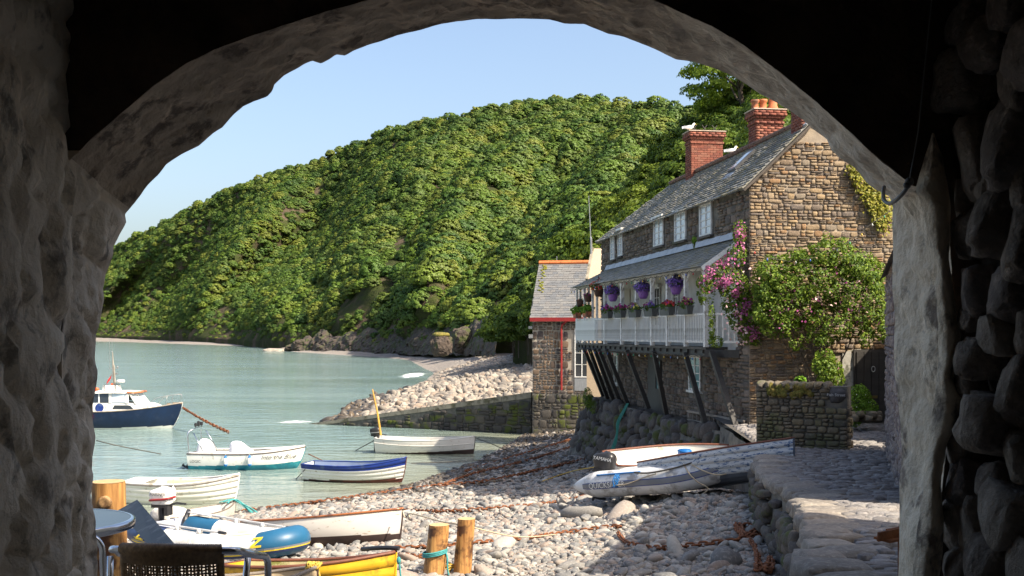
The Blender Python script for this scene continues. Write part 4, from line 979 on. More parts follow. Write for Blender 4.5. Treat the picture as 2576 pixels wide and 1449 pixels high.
# windows
def window(s0, s1, z0, z1, cols, rows, pane_m, lintel=True, off=.02, frame=white_wood, fw=.055, sill=True, plane=fpt, ex=EX, n=NF, parent=house, name='window'):
    mb = MB(); y = n
    def bar(a, b_, c, d, t=.05, o=0.0):
        p = [plane(a, c, off+o), plane(b_, c, off+o), plane(b_, d, off+o), plane(a, d, off+o)]; q = [x+n*t for x in p]; mb.add(*slab8(q+p))
    bar(s0, s0+fw, z0, z1); bar(s1-fw, s1, z0, z1); bar(s0+fw, s1-fw, z1-fw, z1); bar(s0+fw, s1-fw, z0, z0+fw)
    iw = (s1-s0-2*fw)/cols; ih = (z1-z0-2*fw)/rows
    for i in range(1, cols):
        t = .05 if (cols == 2 or i == cols//2) else .03; bar(s0+fw+iw*i-t/2, s0+fw+iw*i+t/2, z0+fw, z1-fw, .035, .002)
    for j in range(1, rows): bar(s0+fw, s1-fw, z0+fw+ih*j-.013, z0+fw+ih*j+.013, .03, .004)
    w = mb.build(name, frame, parent)
    for i in range(cols):
        for j in range(rows):
            a, c = s0+fw+iw*i, z0+fw+ih*j; MB().add([plane(a, c, off+.012), plane(a+iw, c, off+.012), plane(a+iw, c+ih, off+.012), plane(a, c+ih, off+.012)], [(0,1,2,3)]).build('pane', pane_m, w)
    mb = MB()
    if lintel: p = [plane(s0-.07, z1+.005, off-.02), plane(s1+.07, z1+.005, off-.02), plane(s1+.07, z1+.085, off-.02), plane(s0-.07, z1+.085, off-.02)]; mb.add(*slab8([x+n*.13 for x in p]+p)); mb.build('lintel', frame, w)
    if sill:
        mb = MB(); p = [plane(s0-.06, z0-.07, off-.02), plane(s1+.06, z0-.07, off-.02), plane(s1+.06, z0-.005, off-.02), plane(s0-.06, z0-.005, off-.02)]; mb.add(*slab8([x+n*.12 for x in p]+p)); mb.build('sill', st_sea if pane_m is glass_pale else frame, w)
    return w
for a, b_, c, d in WR: window(a, b_, c, d, 2, 4, glass_pale)
window(*LW_[0], 2, 4, glass_teal); window(*LW_[1], 1, 3, glass_dk)
window(*[fac(1666, 0)[0], fac(1650, 0)[0], 5.45, 6.75], 2, 4, glass_dk, off=.05, sill=False); window(*[fac(1712, 0)[0], fac(1700, 0)[0], 5.45, 6.7], 2, 4, glass_dk, off=.05, sill=False)
mb = MB(); s_, _ = fac(1690, 0); mb.box(fpt(s_, 5.9, .06), (.05, .8, 1.9), Matrix((NF, EX, UP)).transposed()); dr_ = mb.build('balcony_door', white_wood, house)
mb = MB(); s_, _ = fac(1580, 0); mb.box(fpt(s_, 5.9, .06), (.05, 1.0, 1.9), Matrix((NF, EX, UP)).transposed()); mb.build('balcony_door', plain('cream_board', (.55,.50,.42), (.45,.41,.34), rough=.7, vec=(1,8,1)), house)
# dark lower doorway with teal pane
mb = MB(); p = [fpt(da, dzb, .01), fpt(db, dzb, .01), fpt(db, dza, .01), fpt(da, dza, .01)]; mb.add(p, [(0,1,2,3)]); ld = mb.build('lower_door', black_wood, house)
window(da+.1, da+.1+.33*(db-da), lerp(dzb, dza, .42), dza-.08, 1, 2, glass_teal, lintel=False, sill=False, frame=black_wood, name='door_light')
# gable: rendered panel and black plank door
mb = MB(); x0, x1 = DOOR[0][0]-.35, DOOR[1][0]+.4
def rp(i, j):
    x = lerp(x0, x1, i); z = lerp(2.6, 4.72+.1*math.sin(i*7), j); p = gpt(x, z, .03); return p+NG*.03*fbm(p, 4, 2)
mb.grid(rp, 14, 14); mb.build('rendered_panel', render_w, house)
dw = DOOR[1][0]-DOOR[0][0]; dz0, dz1 = 2.94, DOOR[0][1]
mb = MB(); p = [gpt(DOOR[0][0]-.06, dz0, .05), gpt(DOOR[1][0]+.06, dz0, .05), gpt(DOOR[1][0]+.06, dz1+.06, .05), gpt(DOOR[0][0]-.06, dz1+.06, .05)]; mb.add(*slab8([x+NG*.03 for x in p]+p)); gd = mb.build('door', black_wood, house)
for i in range(6):
    a = DOOR[0][0]+dw*i/6; p = [gpt(a+.008, dz0, .08), gpt(a+dw/6-.008, dz0, .08), gpt(a+dw/6-.008, dz1, .08), gpt(a+.008, dz1, .08)]; MB().add(*slab8([x+NG*.025 for x in p]+p)).build('plank', black_wood, gd)
brass = plain('brass', (.30,.22,.08), (.22,.16,.06), rough=.4, metal=.8)
s_, z_ = gab(2190, 998); mb = MB(); mb.box(gpt(s_, z_, .115), (.26, .02, .07), Matrix((EG, NG, UP)).transposed()); mb.build('letter_plate', brass, gd)
s_, z_ = gab(2191, 928); mb = MB(); mb.tube([gpt(s_+.05*math.cos(t), z_+.07*math.sin(t), .13) for t in np.linspace(0, 6.28, 13)], .012, 6); mb.build('knocker', galv, gd)
# roof
EV = .22
def roofS(a, t):
    s = lerp(-.14, HL+.3, a); e = fpt(s, ZE-.10, EV); r_ = fpt(s, ZR+.06, -RO); sag = -.05*math.sin(math.pi*a)*(.4+.6*t); return e.lerp(r_, t)+V(0, 0, sag)
sT = HL+.44
def rin(a, t): return lerp(-.14, HL+.3, a) < lerp(HL+.3, 12.6, t)
mb = MB(); A = [roofS(0, 0)-V(0,0,.03), roofS(1, 0)-V(0,0,.03), fpt(12.6, ZR+.03, -RO), roofS(0, 1)-V(0,0,.03)]
mb.add(A, [(0,1,2,3)]); B = [fpt(-.14, 8.85, -GW-.1), fpt(HL+.3, 8.85, -GW-.1)]
mb.add([A[3], A[2], B[1], B[0]], [(0,1,2,3)]); mb.add([A[2], A[1], B[1]], [(0,1,2)]); roof = mb.build('roof', st_slate, house)
slates(roof, roofS, 19, lambda: rh.uniform(.20, .36)/sT, rin, st_slate, 240, rh, th=.034, rank=lambda q: q[0])
mb = MB()
for j in range(28):
    s = -.1+j*.455; p = fpt(s, ZR+.09, -RO); q = fpt(s+.44, ZR+.09, -RO)
    MB().tube([p, q], [.105, .095], 8, squash=.8).build('ridge_tile', plain('ridge_clay', (.20,.11,.08), (.14,.09,.07), rough=.9) if j == 0 else MATS['ridge_clay'], roof)
mb = MB(); mb.beam(fpt(-.16, ZE-.16, EV), fpt(-.16, ZR-.02, -RO), .05, .16, up=NG); mb.build('barge_board', plain('weathered_board', (.10,.08,.065), (.06,.05,.04), rough=.9), roof)
# skylight on the slope
Rr = lambda a, t, o: roofS(a, t)+((roofS(a+.01, t)-roofS(a, t)).cross(roofS(a, t+.01)-roofS(a, t))).normalized()*o
def skyl():
    k = []; s0 = (fac(1862, 0)[0]+.14)/sT; n = (roofS(.1, .5)-roofS(.0, .5)).cross(roofS(0, .6)-roofS(0, .5)).normalized(); n = n if n.z > 0 else -n
    a0, a1, t0, t1 = .185, .222, .50, .80
    p = [roofS(a0, t0)+n*.03, roofS(a1, t0)+n*.03, roofS(a1, t1)+n*.03, roofS(a0, t1)+n*.03]; MBx = MB(); MBx.add(*slab8([x+n*.08 for x in p]+p)); w = MBx.build('skylight', plain('skylight_frame', (.05,.05,.055), (.08,.08,.08), rough=.4), roof)
    q = [roofS(a0+.006, t0+.03)+n*.115, roofS(a1-.006, t0+.03)+n*.115, roofS(a1-.006, t1-.03)+n*.115, roofS(a0+.006, t1-.03)+n*.115]; MB().add(q, [(0,1,2,3)]).build('skylight_pane', plain('sky_glass', (.35,.42,.5), (.3,.36,.44), rough=.08, spec=.9), roof)
    f = [roofS(a0-.004, t0-.10)+n*.035, roofS(a1+.004, t0-.10)+n*.035, roofS(a1+.004, t0)+n*.035, roofS(a0-.004, t0)+n*.035]; MB().add(f, [(0,1,2,3)]).build('lead_apron', lead, roof)
skyl()
# chimneys in brick
bmesh_b = MB().box((0, 0, .5), (1, 1, 1)).mesh('brick'); bmesh_b.materials.append(brick_m)
brick_left = [150]
def chimney(c, wx, wy, z0, z1, cap=True):
    """c: centre (house-local, z ignored)"""
    cz = V(c.x, c.y, 0); core = MB(); R = Matrix((EG, EX, UP)).transposed()
    core.box(cz+V(0, 0, (z0+z1)/2-HO.z), (wx-.03, wy-.03, z1-z0), R); ch = core.build('chimney', plain('brick_mortar', (.36,.28,.22), (.28,.2,.15), rough=.9) if 'brick_mortar' not in MATS else MATS['brick_mortar'], house)
    V_, F_ = [], []; off = 0; bv = np.array([v.co[:] for v in bmesh_b.vertices]); bf = np.array([p.vertices[:] for p in bmesh_b.polygons])
    nrow = int((z1-z0)/.077); 
    for j in range(nrow):
        grow = .0
        if cap: grow = {nrow-1: .075, nrow-2: .09, nrow-3: .045, nrow-5: .03}.get(j, 0)
        for (ax, nx, half, wid) in ((EG, -EX, wy/2, wx), (EX, -EG, wx/2, wy), (EG, EX, wy/2, wx), (EX, EG, wx/2, wy)):
            w2 = wid/2+grow; x = -w2-(.11 if j % 2 else 0)
            while x < w2-.01:
                a, b_ = max(x, -w2), min(x+.225, w2)
                if b_-a > .04:
                    cc = cz+ax*((a+b_)/2)+nx*(half+grow-.02)+V(0, 0, z0+.077*(j+.5)-HO.z)
                    L = b_-a-.011; dpt = .03+rh.uniform(0, .004); col = (ax*L, UP*.066, nx*dpt)
                    M4 = Matrix(((col[0].x, col[1].x, col[2].x, cc.x), (col[0].y, col[1].y, col[2].y, cc.y), (col[0].z, col[1].z, col[2].z, cc.z), (0,0,0,1)))
                    if brick_left[0] > 0 and (nx is not EX) and ax is EG and nx.y < 0:
                        o = link('brick', bmesh_b, None, ch); o.matrix_local = M4; brick_left[0] -= 1
                    else: A_ = np.array(M4); V_.append(bv @ A_[:3, :3].T+A_[:3, 3]); F_.append(bf+off); off += 8
                x += .225
    me = np_mesh_idx('brickwork', np.concatenate(V_), np.concatenate(F_)); me.materials.append(brick_m); o = link('brickwork', me, None, ch); o['kind'] = 'stuff'
    if cap:
        for z, g in ((z1-.012, .10), (z1-.17, .06)):
            MB().box(cz+V(0, 0, z+.01-HO.z), (wx+2*g, wy+2*g, .028), R).build('cap_slab', plain('cap_mortar', (.52,.42,.34), (.42,.33,.26), rough=.9) if 'cap_mortar' not in MATS else MATS['cap_mortar'], ch)
    return ch
def ridge_at(u, back):
    """point behind the ridge seen in column u"""
    p0 = HO+EG*(RO+back); k = (u-1288)/FPX; s = (k*p0.y-p0.x)/(EX.x-k*EX.y); return EG*(RO+back)+EX*s
cA = ridge_at(1771, .35); dA = cA.y+HO.y; chA = chimney(cA, 1.12, .62, 9.9, EYE+(841-334)/FPX*dA)
cB = ridge_at(1926, .35); dB = cB.y+HO.y; zB = EYE+(841-280)/FPX*dB; chB = chimney(cB, .82, .6, 9.9, zB)
s_, _ = gab(2017, 0); cC = EG*(s_+.55)+EX*.36; chC = chimney(cC, 1.1, .62, 10.12, 11.6)
for u, h in ((1898, .32), (1919, .34)):
    c = cB+EG*((u-1926)/FPX*dB)+V(0, 0, zB-HO.z); MB().lathe([(.105,0),(.12,.05),(.105,.08),(.10,h-.09),(.13,h-.06),(.13,h),(.10,h),(.09,h-.1)], 14, c, cap=False).build('chimney_pot', terracotta, chB, smooth=True)
c = cB+EG*((1945-1926)/FPX*dB)+V(0, 0, zB-HO.z); MB().lathe([(.16,0),(.155,.12),(.13,.14),(.12,.5),(.15,.55),(.15,.6)], 14, c, cap=False).build('chimney_pot', terracotta, chB, smooth=True)
mb = MB(); zA = EYE+(841-334)/FPX*dA-HO.z
for q in (-.35, .02, .38):
    for sg in (-1, 1): mb.beam(cA+EG*(q-sg*.12)+V(0, 0, zA), cA+EG*(q+sg*.09)+V(0, 0, zA+.27), .025, .02)
mb.build('slate_cowl', black_wood, chA)
MB().box(fpt(.05, ZR+.02, -RO+.12), (.5, .5, .04), Matrix((EG, EX, UP)).transposed() @ Euler((0, -.8, 0)).to_matrix()).build('flashing', lead, roof)
# ---------------------------------------------------------------- balcony
FP = [pix(u, 0, d) for u, d in ((1776,29.4),(1523,38.6),(1496,40.1),(1471,41.5),(1451,43.0))]
FP = [V(p.x, p.y, 0)-V(HO.x, HO.y, 0) for p in FP]
seg = [(FP[i+1]-FP[i]).length for i in range(4)]; FT = sum(seg)
def fr(s):
    for i, L in enumerate(seg):
        if s <= L or i == 3: d = (FP[i+1]-FP[i]).normalized(); return FP[i]+d*s, d
        s -= L
def fru(u):
    best = min(np.linspace(0, FT, 600), key=lambda s: abs(1288+((fr(s)[0].x+HO.x)/(fr(s)[0].y+HO.y))*FPX-u)); return best
DK = 4.86
bal = MB(); NB = 40
for k in range(NB):
    a, _ = fr(FT*k/NB); b_, _ = fr(FT*(k+1)/NB); sa, sb = max(a.dot(EX), .5), b_.dot(EX); wa, wb = EX*sa, EX*sb
    z = V(0, 0, DK-HO.z); t = V(0, 0, -.07); bal.add(*slab8([a+z, b_+z, wb+z, wa+z, a+z+t, b_+z+t, wb+z+t, wa+z+t]))
balc = bal.build('balcony', plain('grey_deck', (.11,.10,.085), (.075,.07,.06), rough=.9), house)
mb = MB(); bpts = [fr(FT*k/40)[0] for k in range(41)]
for k in range(40):
    d = fr(FT*k/40)[1]; nrm = V(-d.y, d.x, 0); inw = -nrm if nrm.x < 0 else nrm
    a, b_ = bpts[k]+inw*.12, bpts[k+1]+inw*.12; mb.beam(a+V(0,0,4.70-HO.z), b_+V(0,0,4.70-HO.z), .14, .17)
mb.beam(FP[0]+V(0,0,4.69-HO.z), FP[0]+(EX*.6-FP[0])*1.0+V(0,0,4.69-HO.z), .14, .2); mb.build('edge_beam', black_wood, balc)
for k in range(24):
    p, _ = fr(FT*(k+.5)/24); s = p.dot(EX); MB().beam(p+V(0,0,4.74-HO.z), EX*s+V(0,0,4.74-HO.z), .07, .1).build('joist', black_wood, balc)
POSTS = [1776, 1726, 1681, 1641, 1602, 1565, 1523, 1502, 1491, 1481, 1471, 1460, 1452]
eave = lambda s: 6.98
for u in POSTS:
    s = fru(u); p, d = fr(s); w = .115 if u > 1510 else .075
    R = Matrix((d, V(-d.y, d.x, 0), UP)).transposed(); o = MB().box(p+V(0,0,(DK+6.95)/2-HO.z), (w, w, 6.95-DK), R).build('post', white_wood, balc)
    mbk = MB(); q = p+V(0,0,6.95-HO.z); mbk.beam(q+V(0,0,-.32), q+d*.28+V(0,0,-.03), .04, .05); mbk.beam(q+V(0,0,-.32), q-d*.28+V(0,0,-.03), .04, .05); mbk.build('bracket', white_wood, o) if u > 1510 else None
for z, w, h in ((5.74, .09, .05), (5.00, .05, .06), (6.98, .09, .09)):
    mb = MB(); path = [FP[0]]+[fr(FT*k/30)[0] for k in range(1, 31)]
    for a, b_ in zip(path[:-1], path[1:]): mb.beam(a+V(0,0,z-HO.z), b_+V(0,0,z-HO.z), w, h)
    mb.build('rail', white_wood, balc)
RET = EX*.62-FP[0]
for z, w, h in ((5.74, .08, .05), (5.0, .05, .06)): MB().beam(FP[0]+V(0,0,z-HO.z), FP[0]+RET+V(0,0,z-HO.z), w, h).build('rail', white_wood, balc)
slat_me = MB().box((0,0,0), (.044, .018, .80)).mesh('slat'); slat_me.materials.append(white_wood)
board_me = MB().box((0,0,0), (.118, .022, .84)).mesh('board'); board_me.materials.append(white_wood)
s = .06; s_solid = fru(1499)
while s < FT:
    p, d = fr(s); solid = s > s_solid; n = V(-d.y, d.x, 0); n = n if n.x < 0 else -n
    o = link('board' if solid else 'slat', board_me if solid else slat_me, None, balc); o.matrix_local = Matrix.Translation(p+n*.03+V(0,0,5.38-HO.z+rh.uniform(-.006,.006))) @ Matrix((d, n, UP)).transposed().to_4x4() @ Matrix.Rotation(rh.uniform(-.012,.012), 4, 'Y')
    s += .122 if solid else .125
for k in range(1, 6):
    p = FP[0]+RET*(k/6); o = link('slat', slat_me, None, balc); d = RET.normalized(); o.matrix_local = Matrix.Translation(p+V(0,0,5.38-HO.z)) @ Matrix((d, V(-d.y, d.x, 0), UP)).transposed().to_4x4()
# balcony roof
swR, swL = .45, fac(1530, 0)[0]
def bro(a, t):
    p, d = fr(FT*a); n = V(-d.y, d.x, 0); n = n if n.x < 0 else -n
    e = p+n*.24+V(0, 0, 7.0-HO.z); w = fpt(lerp(swR, swL, a**1.0), 7.72, .02)
    if a < .03: e = e-d*.35*(1-a/.03)
    return e.lerp(w, t)
mb = MB(); mb.grid(lambda i, j: bro(i, j)-V(0,0,.03), 40, 4); br = mb.build('balcony_roof', st_slate, house)
slates(br, bro, 12, lambda: rh.uniform(.2, .36)/FT, lambda a, t: True, st_slate, 60, rh, th=.02, rank=lambda q: q[0])
mb = MB()
for k in range(30):
    a, b_ = lerp(swR, swL, k/30), lerp(swR, swL, (k+1)/30); mb.add([fpt(a, 7.70, .16), fpt(b_, 7.70, .16), fpt(b_, 7.88+.012*(k % 2), .075), fpt(a, 7.88+.012*(k % 2), .075)], [(0,1,2,3)])
mb.build('flashing', lead, br)
mb = MB(); mb.beam(bro(0, 0)-V(0,0,.06), bro(0, 1)-V(0,0,.06), .05, .12); mb.build('barge_board', white_wood, br)
mb = MB(); mb.add([bro(.01, 0)-V(0,0,.1), bro(.01, 1)-V(0,0,.1), fpt(swR+.1, 7.0, .02), FP[0]+V(0,0,6.95-HO.z)], [(0,1,2,3)]); mb.build('gable_boarding', white_wood, br)
# struts
for (u0, v0, u1, v1) in [(1790,885,1861,1105),(1717,890,1781,1089),(1639,888,1681,1067),(1570,886,1632,1028),(1519,884,1580,1019),(1500,882,1564,1022),(1489,882,1545,1013),(1476,881,1528,1002),(1463,881,1517,995)]:
    s = fru(min(u0+6, 1776)); p, d = fr(s); top = p+V(0,0,4.68-HO.z)
    if u0 > 1780: top = V(*pix(u0, v0, 29.0))-HO
    sw0, zz = fac(u1, v1, .28); e = fpt(sw0, zz, .28)
    MB().beam(top, e, .13, .15, up=EX).build('strut', black_wood, house)
s0_, z0_ = fac(1545, 945, .5); 
# ---------------------------------------------------------------- boulder footing under the house
foot_ = thing('boulder_footing', 'rough grey boulder footing below the house rising from the beach', 'sea wall', HO)
mb = MB()
def ff(i, j):
    s = lerp(-.1, HL+.5, i); top = fpt(s, 2.66, .42); z0 = .2; bot = fpt(s, z0, 1.25+.2*math.sin(s*1.3)); p = top.lerp(bot, j); return p+NF*.12*fbm(p, 4, 1.2)
mb.grid(ff, 70, 14); fw_ = mb.build('core', mortar_dark, foot_, smooth=True)
mb = MB(); mb.grid(lambda i, j: fpt(lerp(.02, HL+.5, i), 2.66+.03*math.sin(i*60), lerp(-.1, .44, j)), 60, 2); mb.build('ledge', st_sea, foot_, smooth=True)
for i in range(38):
    s = .1+i*.44; 
    for j in range(6):
        t = (j+.5+rh.uniform(-.25, .25))/6; p = fpt(s+rh.uniform(-.2, .2), 2.66, .42).lerp(fpt(s, .2, 1.3), t); sz = rh.uniform(.17, .30)
        boulder_obj(fw_, 'boulder', p, (sz*rh.uniform(.7, 1), sz*rh.uniform(.7, 1.1), sz*rh.uniform(.7, 1.25)), Euler((rh.uniform(-.3, .3), rh.uniform(-.3, .3), rh.uniform(0, 3))).to_matrix(), rh.randrange(9), st_sea)
# ---------------------------------------------------------------- garden wall with the street name
GO = Vector((5.35, 23.9, 2.5)); gw = thing('garden_wall', 'low mossy stone garden wall before the house, street name at its end', 'wall', GO)
gx = (V(*pix(2131, 0, 23.0))-V(*pix(1903, 0, 23.9))); gx.z = 0; GLN = gx.length; gx.normalize(); gn = V(gx.y, -gx.x, 0)
GO2 = V(*pix(1903, 0, 23.9)); GO2.z = 0
GA = V(GO2.x-GO.x, GO2.y-GO.y, 0); zb_, zt_ = 1.6-GO.z, 4.10-GO.z
mb = MB(); p = [GA, GA+gx*GLN, GA+gx*GLN-gn*.42, GA-gn*.42]; vs = [q+V(0,0,zb_) for q in p]+[q+V(0,0,zt_) for q in p]
mb.add(vs, [(0,1,5,4),(1,2,6,5),(2,3,7,6),(3,0,4,7),(4,5,6,7)]); gcore = mb.build('core', mortar_dark, gw)
rec = courses(GLN, 2.5, (.06, .125), (.10, .28), lambda x, y, w, h: x-w/2 > -.02 and x+w/2 < GLN+.03 and y+h/2 < 2.46 and not (x > GLN-.42 and y > 2.1), rh)
lay(gcore, GA+V(0,0,zb_), gx, UP, gn, rec, .06, st_garden, 120, rh)
rec = courses(.42, 2.5, (.10, .2), (.14, .3), lambda x, y, w, h: 0 < x < .42 and y+h/2 < 2.2, rh); lay(gcore, GA+gx*GLN+V(0,0,zb_), -gn, UP, gx, rec, .05, st_garden, 0, rh)
for k in range(9):
    L = GLN*.82/9; c = GA+gx*(L*(k+.5))-gn*.18+V(0,0,zt_+.0); boulder_obj(gw, 'coping_stone', c, (L*.56, .30, .10), Matrix((gx, -gn, UP)).transposed(), k % 9, st_garden)
mb = MB()
for k in range(60):
    q = rh.random(); c = GA+gx*(GLN*(.12+.5*q))+gn*(.04+rh.uniform(-.01,.03))+V(0,0,zt_-.02-rh.random()**1.5*.22); mb.ball(c, (rh.uniform(.05,.10), .035, rh.uniform(.05,.09)), 7, 5, wob=.4, seed=k)
mb.build('moss', moss_m, gw, smooth=True)
sgn = GA+gx*(GLN-.20)+V(0,0,zt_-.20); Rg = Matrix((gx, -gn, UP)).transposed(); boulder_obj(gw, 'name_stone', sgn-gn*.15, (.22, .26, .20), Rg, 3, plain('name_slate', (.055,.05,.052), (.075,.07,.07), rough=.8, bmp=.3))
def text_mesh(txt, size, shear=0, ext=0.0):
    cu = bpy.data.curves.new('t', 'FONT'); cu.body = txt; cu.size = size; cu.shear = shear; cu.extrude = ext; cu.align_x = 'CENTER'; cu.align_y = 'CENTER'; cu.resolution_u = 3
    o = bpy.data.objects.new('t', cu); COL.objects.link(o); dg = bpy.context.evaluated_depsgraph_get(); me = bpy.data.meshes.new_from_object(o.evaluated_get(dg)); bpy.data.objects.remove(o); bpy.data.curves.remove(cu); return me
letter_w = plain('lettering_white', (.75,.74,.70), (.7,.69,.66), rough=.5); letter_d = plain('lettering_dark', (.03,.03,.035), (.05,.05,.055), rough=.5)
me = text_mesh('Fish Street', .088, 0, .004); me.materials.append(plain('lettering_grey', (.42,.41,.40), (.36,.35,.34), rough=.7)); o = link('lettering', me, None, gw); o.matrix_local = Matrix.Translation(sgn+gn*.135+V(0,0,.03)) @ Matrix((gx, UP, gn)).transposed().to_4x4()
# ---------------------------------------------------------------- boathouse on the slip
BO = Vector((1.06, 56.5, 0)); bx_ = V(.985, -.174, 0); by_ = V(.174, .985, 0); bn = -by_
bh = thing('boathouse', 'stone boathouse with grey slate roof, orange ridge and red gutter', 'boathouse', BO)
BW, BZ, BR_, BD = 5.2, 6.14, 9.0, 3.05
mb = MB(); q = [V(0,0,0), bx_*BW, bx_*BW+by_*BD*2, by_*BD*2]
vs = [p+V(0,0,-.6) for p in q]+[p+V(0,0,BZ) for p in q]+[by_*BD+V(0,0,BR_), bx_*BW+by_*BD+V(0,0,BR_)]
mb.add(vs, [(0,1,5,4),(1,2,6,9,5),(2,3,7,6),(3,0,4,8,7)]); bw_ = mb.build('wall', plain('mortar_pale', (.40,.35,.28), (.30,.26,.21), rough=.95), bh)
kw0, kw1 = (1447-1340)/FPX*56.2, 3.2
rec = courses(BW, 4.1, (.13, .34), (.16, .42), lambda x, y, w, h: x-w/2 > -.05 and not (x+w/2 > kw0-.05 and y+h/2 > .2 and y < 3.3), rh, gap=.045)
lay(bw_, V(0,0,2.15), bx_, UP, bn, [r for r in rec if r[1]+r[3]/2 < 3.9], .05, st_boat, 170, rh, rank=lambda r: r[0]*.3-r[2]*r[3]*4)
rec = courses(BW, 2.7, (.18, .36), (.25, .6), lambda x, y, w, h: x-w/2 > -.05, rh, gap=.03); lay(bw_, V(0,0,-.6)+bn*.02, bx_, UP, bn, rec, .08, st_slip, 50, rh)
def bS(a, t): return (bx_*(a*(BW+.15)-.12)-by_*.22*(1-t)+by_*BD*t)+V(0,0,lerp(BZ-.12, BR_+.04, t))
mb = MB(); mb.add([bS(0,0)-V(0,0,.04), bS(1,0)-V(0,0,.04), bS(1,1)-V(0,0,.04), bS(0,1)-V(0,0,.04)], [(0,1,2,3)]); mb.add([bS(0,1)-V(0,0,.04), bS(1,1)-V(0,0,.04), bx_*BW+by_*(BD*2+.2)+V(0,0,BZ-.15), by_*(BD*2+.2)+V(0,0,BZ-.15)], [(0,1,2,3)]); brf = mb.build('roof', st_slate2, bh)
slates(brf, bS, 24, lambda: rh.uniform(.24, .34)/BW, lambda a, t: True, st_slate2, 220, rh, th=.018, rank=lambda q: q[0])
for k in range(9): MB().tube([bS(0,1)+bx_*(k*.6)+V(0,0,.03), bS(0,1)+bx_*(k*.6+.585)+V(0,0,.03)], .12, 8).build('ridge_tile', plain('orange_ridge', (.55,.17,.05), (.45,.13,.04), rough=.8) if k == 0 else MATS['orange_ridge'], brf)
mb = MB()
for k in range(36): c = bS(rh.uniform(.03,.085), rh.uniform(.45,.96)); mb.ball(c+V(0,-.01,.02), (.07,.05,.05), 6, 4, wob=.5, seed=k)
mb.build('moss', plain('moss_bright', (.17,.15,.02), (.12,.14,.02), rough=1), brf)
MB().beam(bn*.26+V(0,0,BZ-.18)-bx_*.1, bn*.26+bx_*(BW)+V(0,0,BZ-.18), .12, .2).build('gutter', red_paint, bh)
dx = (1414-1340)/FPX*56.3; mb = MB(); mb.tube([bx_*(dx+.3)+bn*.25+V(0,0,BZ-.25), bx_*(dx+.05)+bn*.16+V(0,0,BZ-.45), bx_*dx+bn*.14+V(0,0,BZ-.6), bx_*dx+bn*.14+V(0,0,2.35)], .055, 8); mb.build('downpipe', red_paint, bh)
bpl = lambda s, z, o=0: bx_*s+bn*o+V(0,0,z)
window(kw0, kw0+.75, 3.0, 5.5, 2, 4, glass_dk, plane=bpl, ex=bx_, n=bn, parent=bh, lintel=False, sill=False)
MB().box(bpl(kw0+.4, 2.65, .03), (.8, .04, .66), Matrix((bx_, bn, UP)).transposed()).build('door_panel', plain('grey_board', (.24,.25,.26), (.19,.2,.21), rough=.7, vec=(12,1,1)), bh)
mb = MB(); mb.box(bpl(-.1, 5.55, .1), (.2,.15,.14)); mb.box(bpl(-.08, 5.1, .08), (.22,.2,.2)); mb.build('floodlight', galv, bh)
# ---------------------------------------------------------------- tan roof between the houses, aerial poles
cr_ = thing('tan_roofed_outhouse', 'tan rough roof showing between the boathouse and the stone house', 'outhouse', (3.6, 50, 3))
CO = Vector((3.6, 50, 3)); a = [V(*pix(1476,705,49.5)), V(*pix(1600,705,49.5)), V(*pix(1600,625,51.4)), V(*pix(1491,625,51.4))]
mb = MB(); mb.add([p-CO for p in a]+[V(p.x,p.y,1)-CO for p in a], [(0,1,2,3),(0,4,5,1),(3,7,4,0),(2,6,7,3)]); mb.build('wall', pebbledash, cr_)
MB().beam(a[0]-CO+V(0,0,.02), a[3]-CO+V(0,0,.02), .12, .1).build('verge', conc, cr_)
mb = MB(); mb.tube([pix(1488,660,51), pix(1487,600,51), pix(1486,595,51), pix(1481,492,51)], [.05,.05,.025,.015], 6); tag(mb.build('aerial_pole', galv), 'tall thin white aerial pole rising between the houses', 'aerial')
mb = MB(); mb.tube([pix(1401,664,59.4), pix(1401,645,59.4)], .02, 6); tag(mb.build('short_aerial', galv), 'short thin aerial rod on the ridge of the boathouse', 'aerial')
# ================================================================ BOATS
def onbeach(u, v, off=0.0):
    d = 20.0
    for _ in range(40):
        p = pix(u, v, d); z = max(float(beach_z(p.x, p.y)), 0)+off; d = lerp(d, (EYE-z)*FPX/(v-HZ), .6)
    return pix(u, v, d)
class Hull:
    def __init__(s, L, B, D, tw=.72, sb=.28, ss=.08, rake=.35, kb=.25, full=.62, vb=1.15, mid=.42, bowp=2.2, tr=.05, stemw=.02):
        s.__dict__.update(locals())
    def hb(s, x):
        if x < s.mid: return s.B/2*(s.tw+(1-s.tw)*math.sin(math.pi/2*x/s.mid))
        return max(s.stemw, s.B/2*(1-((x-s.mid)/(1-s.mid))**s.bowp))
    def zs(s, x): return s.D*(1+(s.sb*((x-.4)/.6)**2 if x > .4 else s.ss*((.4-x)/.4)**2))
    def zk(s, x): return s.D*s.kb*max(0, (x-.7)/.3)**2+s.D*.06*max(0, (.3-x)/.3)**2
    def pt(s, x, t, side, out=0.0):
        t = min(max(t, 0), 1); b = s.hb(x); e = lerp(s.full, s.vb, max(0, (x-.35)/.65)**1.3); th = t*math.pi/2
        y = (b-.015*0)*math.sin(th)**e; z = s.zk(x)+(s.zs(x)-s.zk(x))*(1-max(0, math.cos(th))**lerp(1.25, 1.0, x))
        X = s.L*x-s.rake*(1-t)**1.3*max(0, (x-.5)/.5)**2+s.tr*(1-t)*max(0, 1-x*6)
        return Vector((X, side*(y+out), z))
def by_gunwale(h, st, bw):
    """stern and bow gunwale points -> stern xy, bow xy, keel height, pitch"""
    L = math.hypot(bw.x-st.x, bw.y-st.y); p = math.asin(max(-.5, min(.5, (bw.z-st.z-(h.zs(1)-h.zs(0)))/L)))
    return dict(stern=(st.x, st.y, 0), bow_xy=(bw.x, bw.y), z=st.z-h.zs(0), pitch=p)
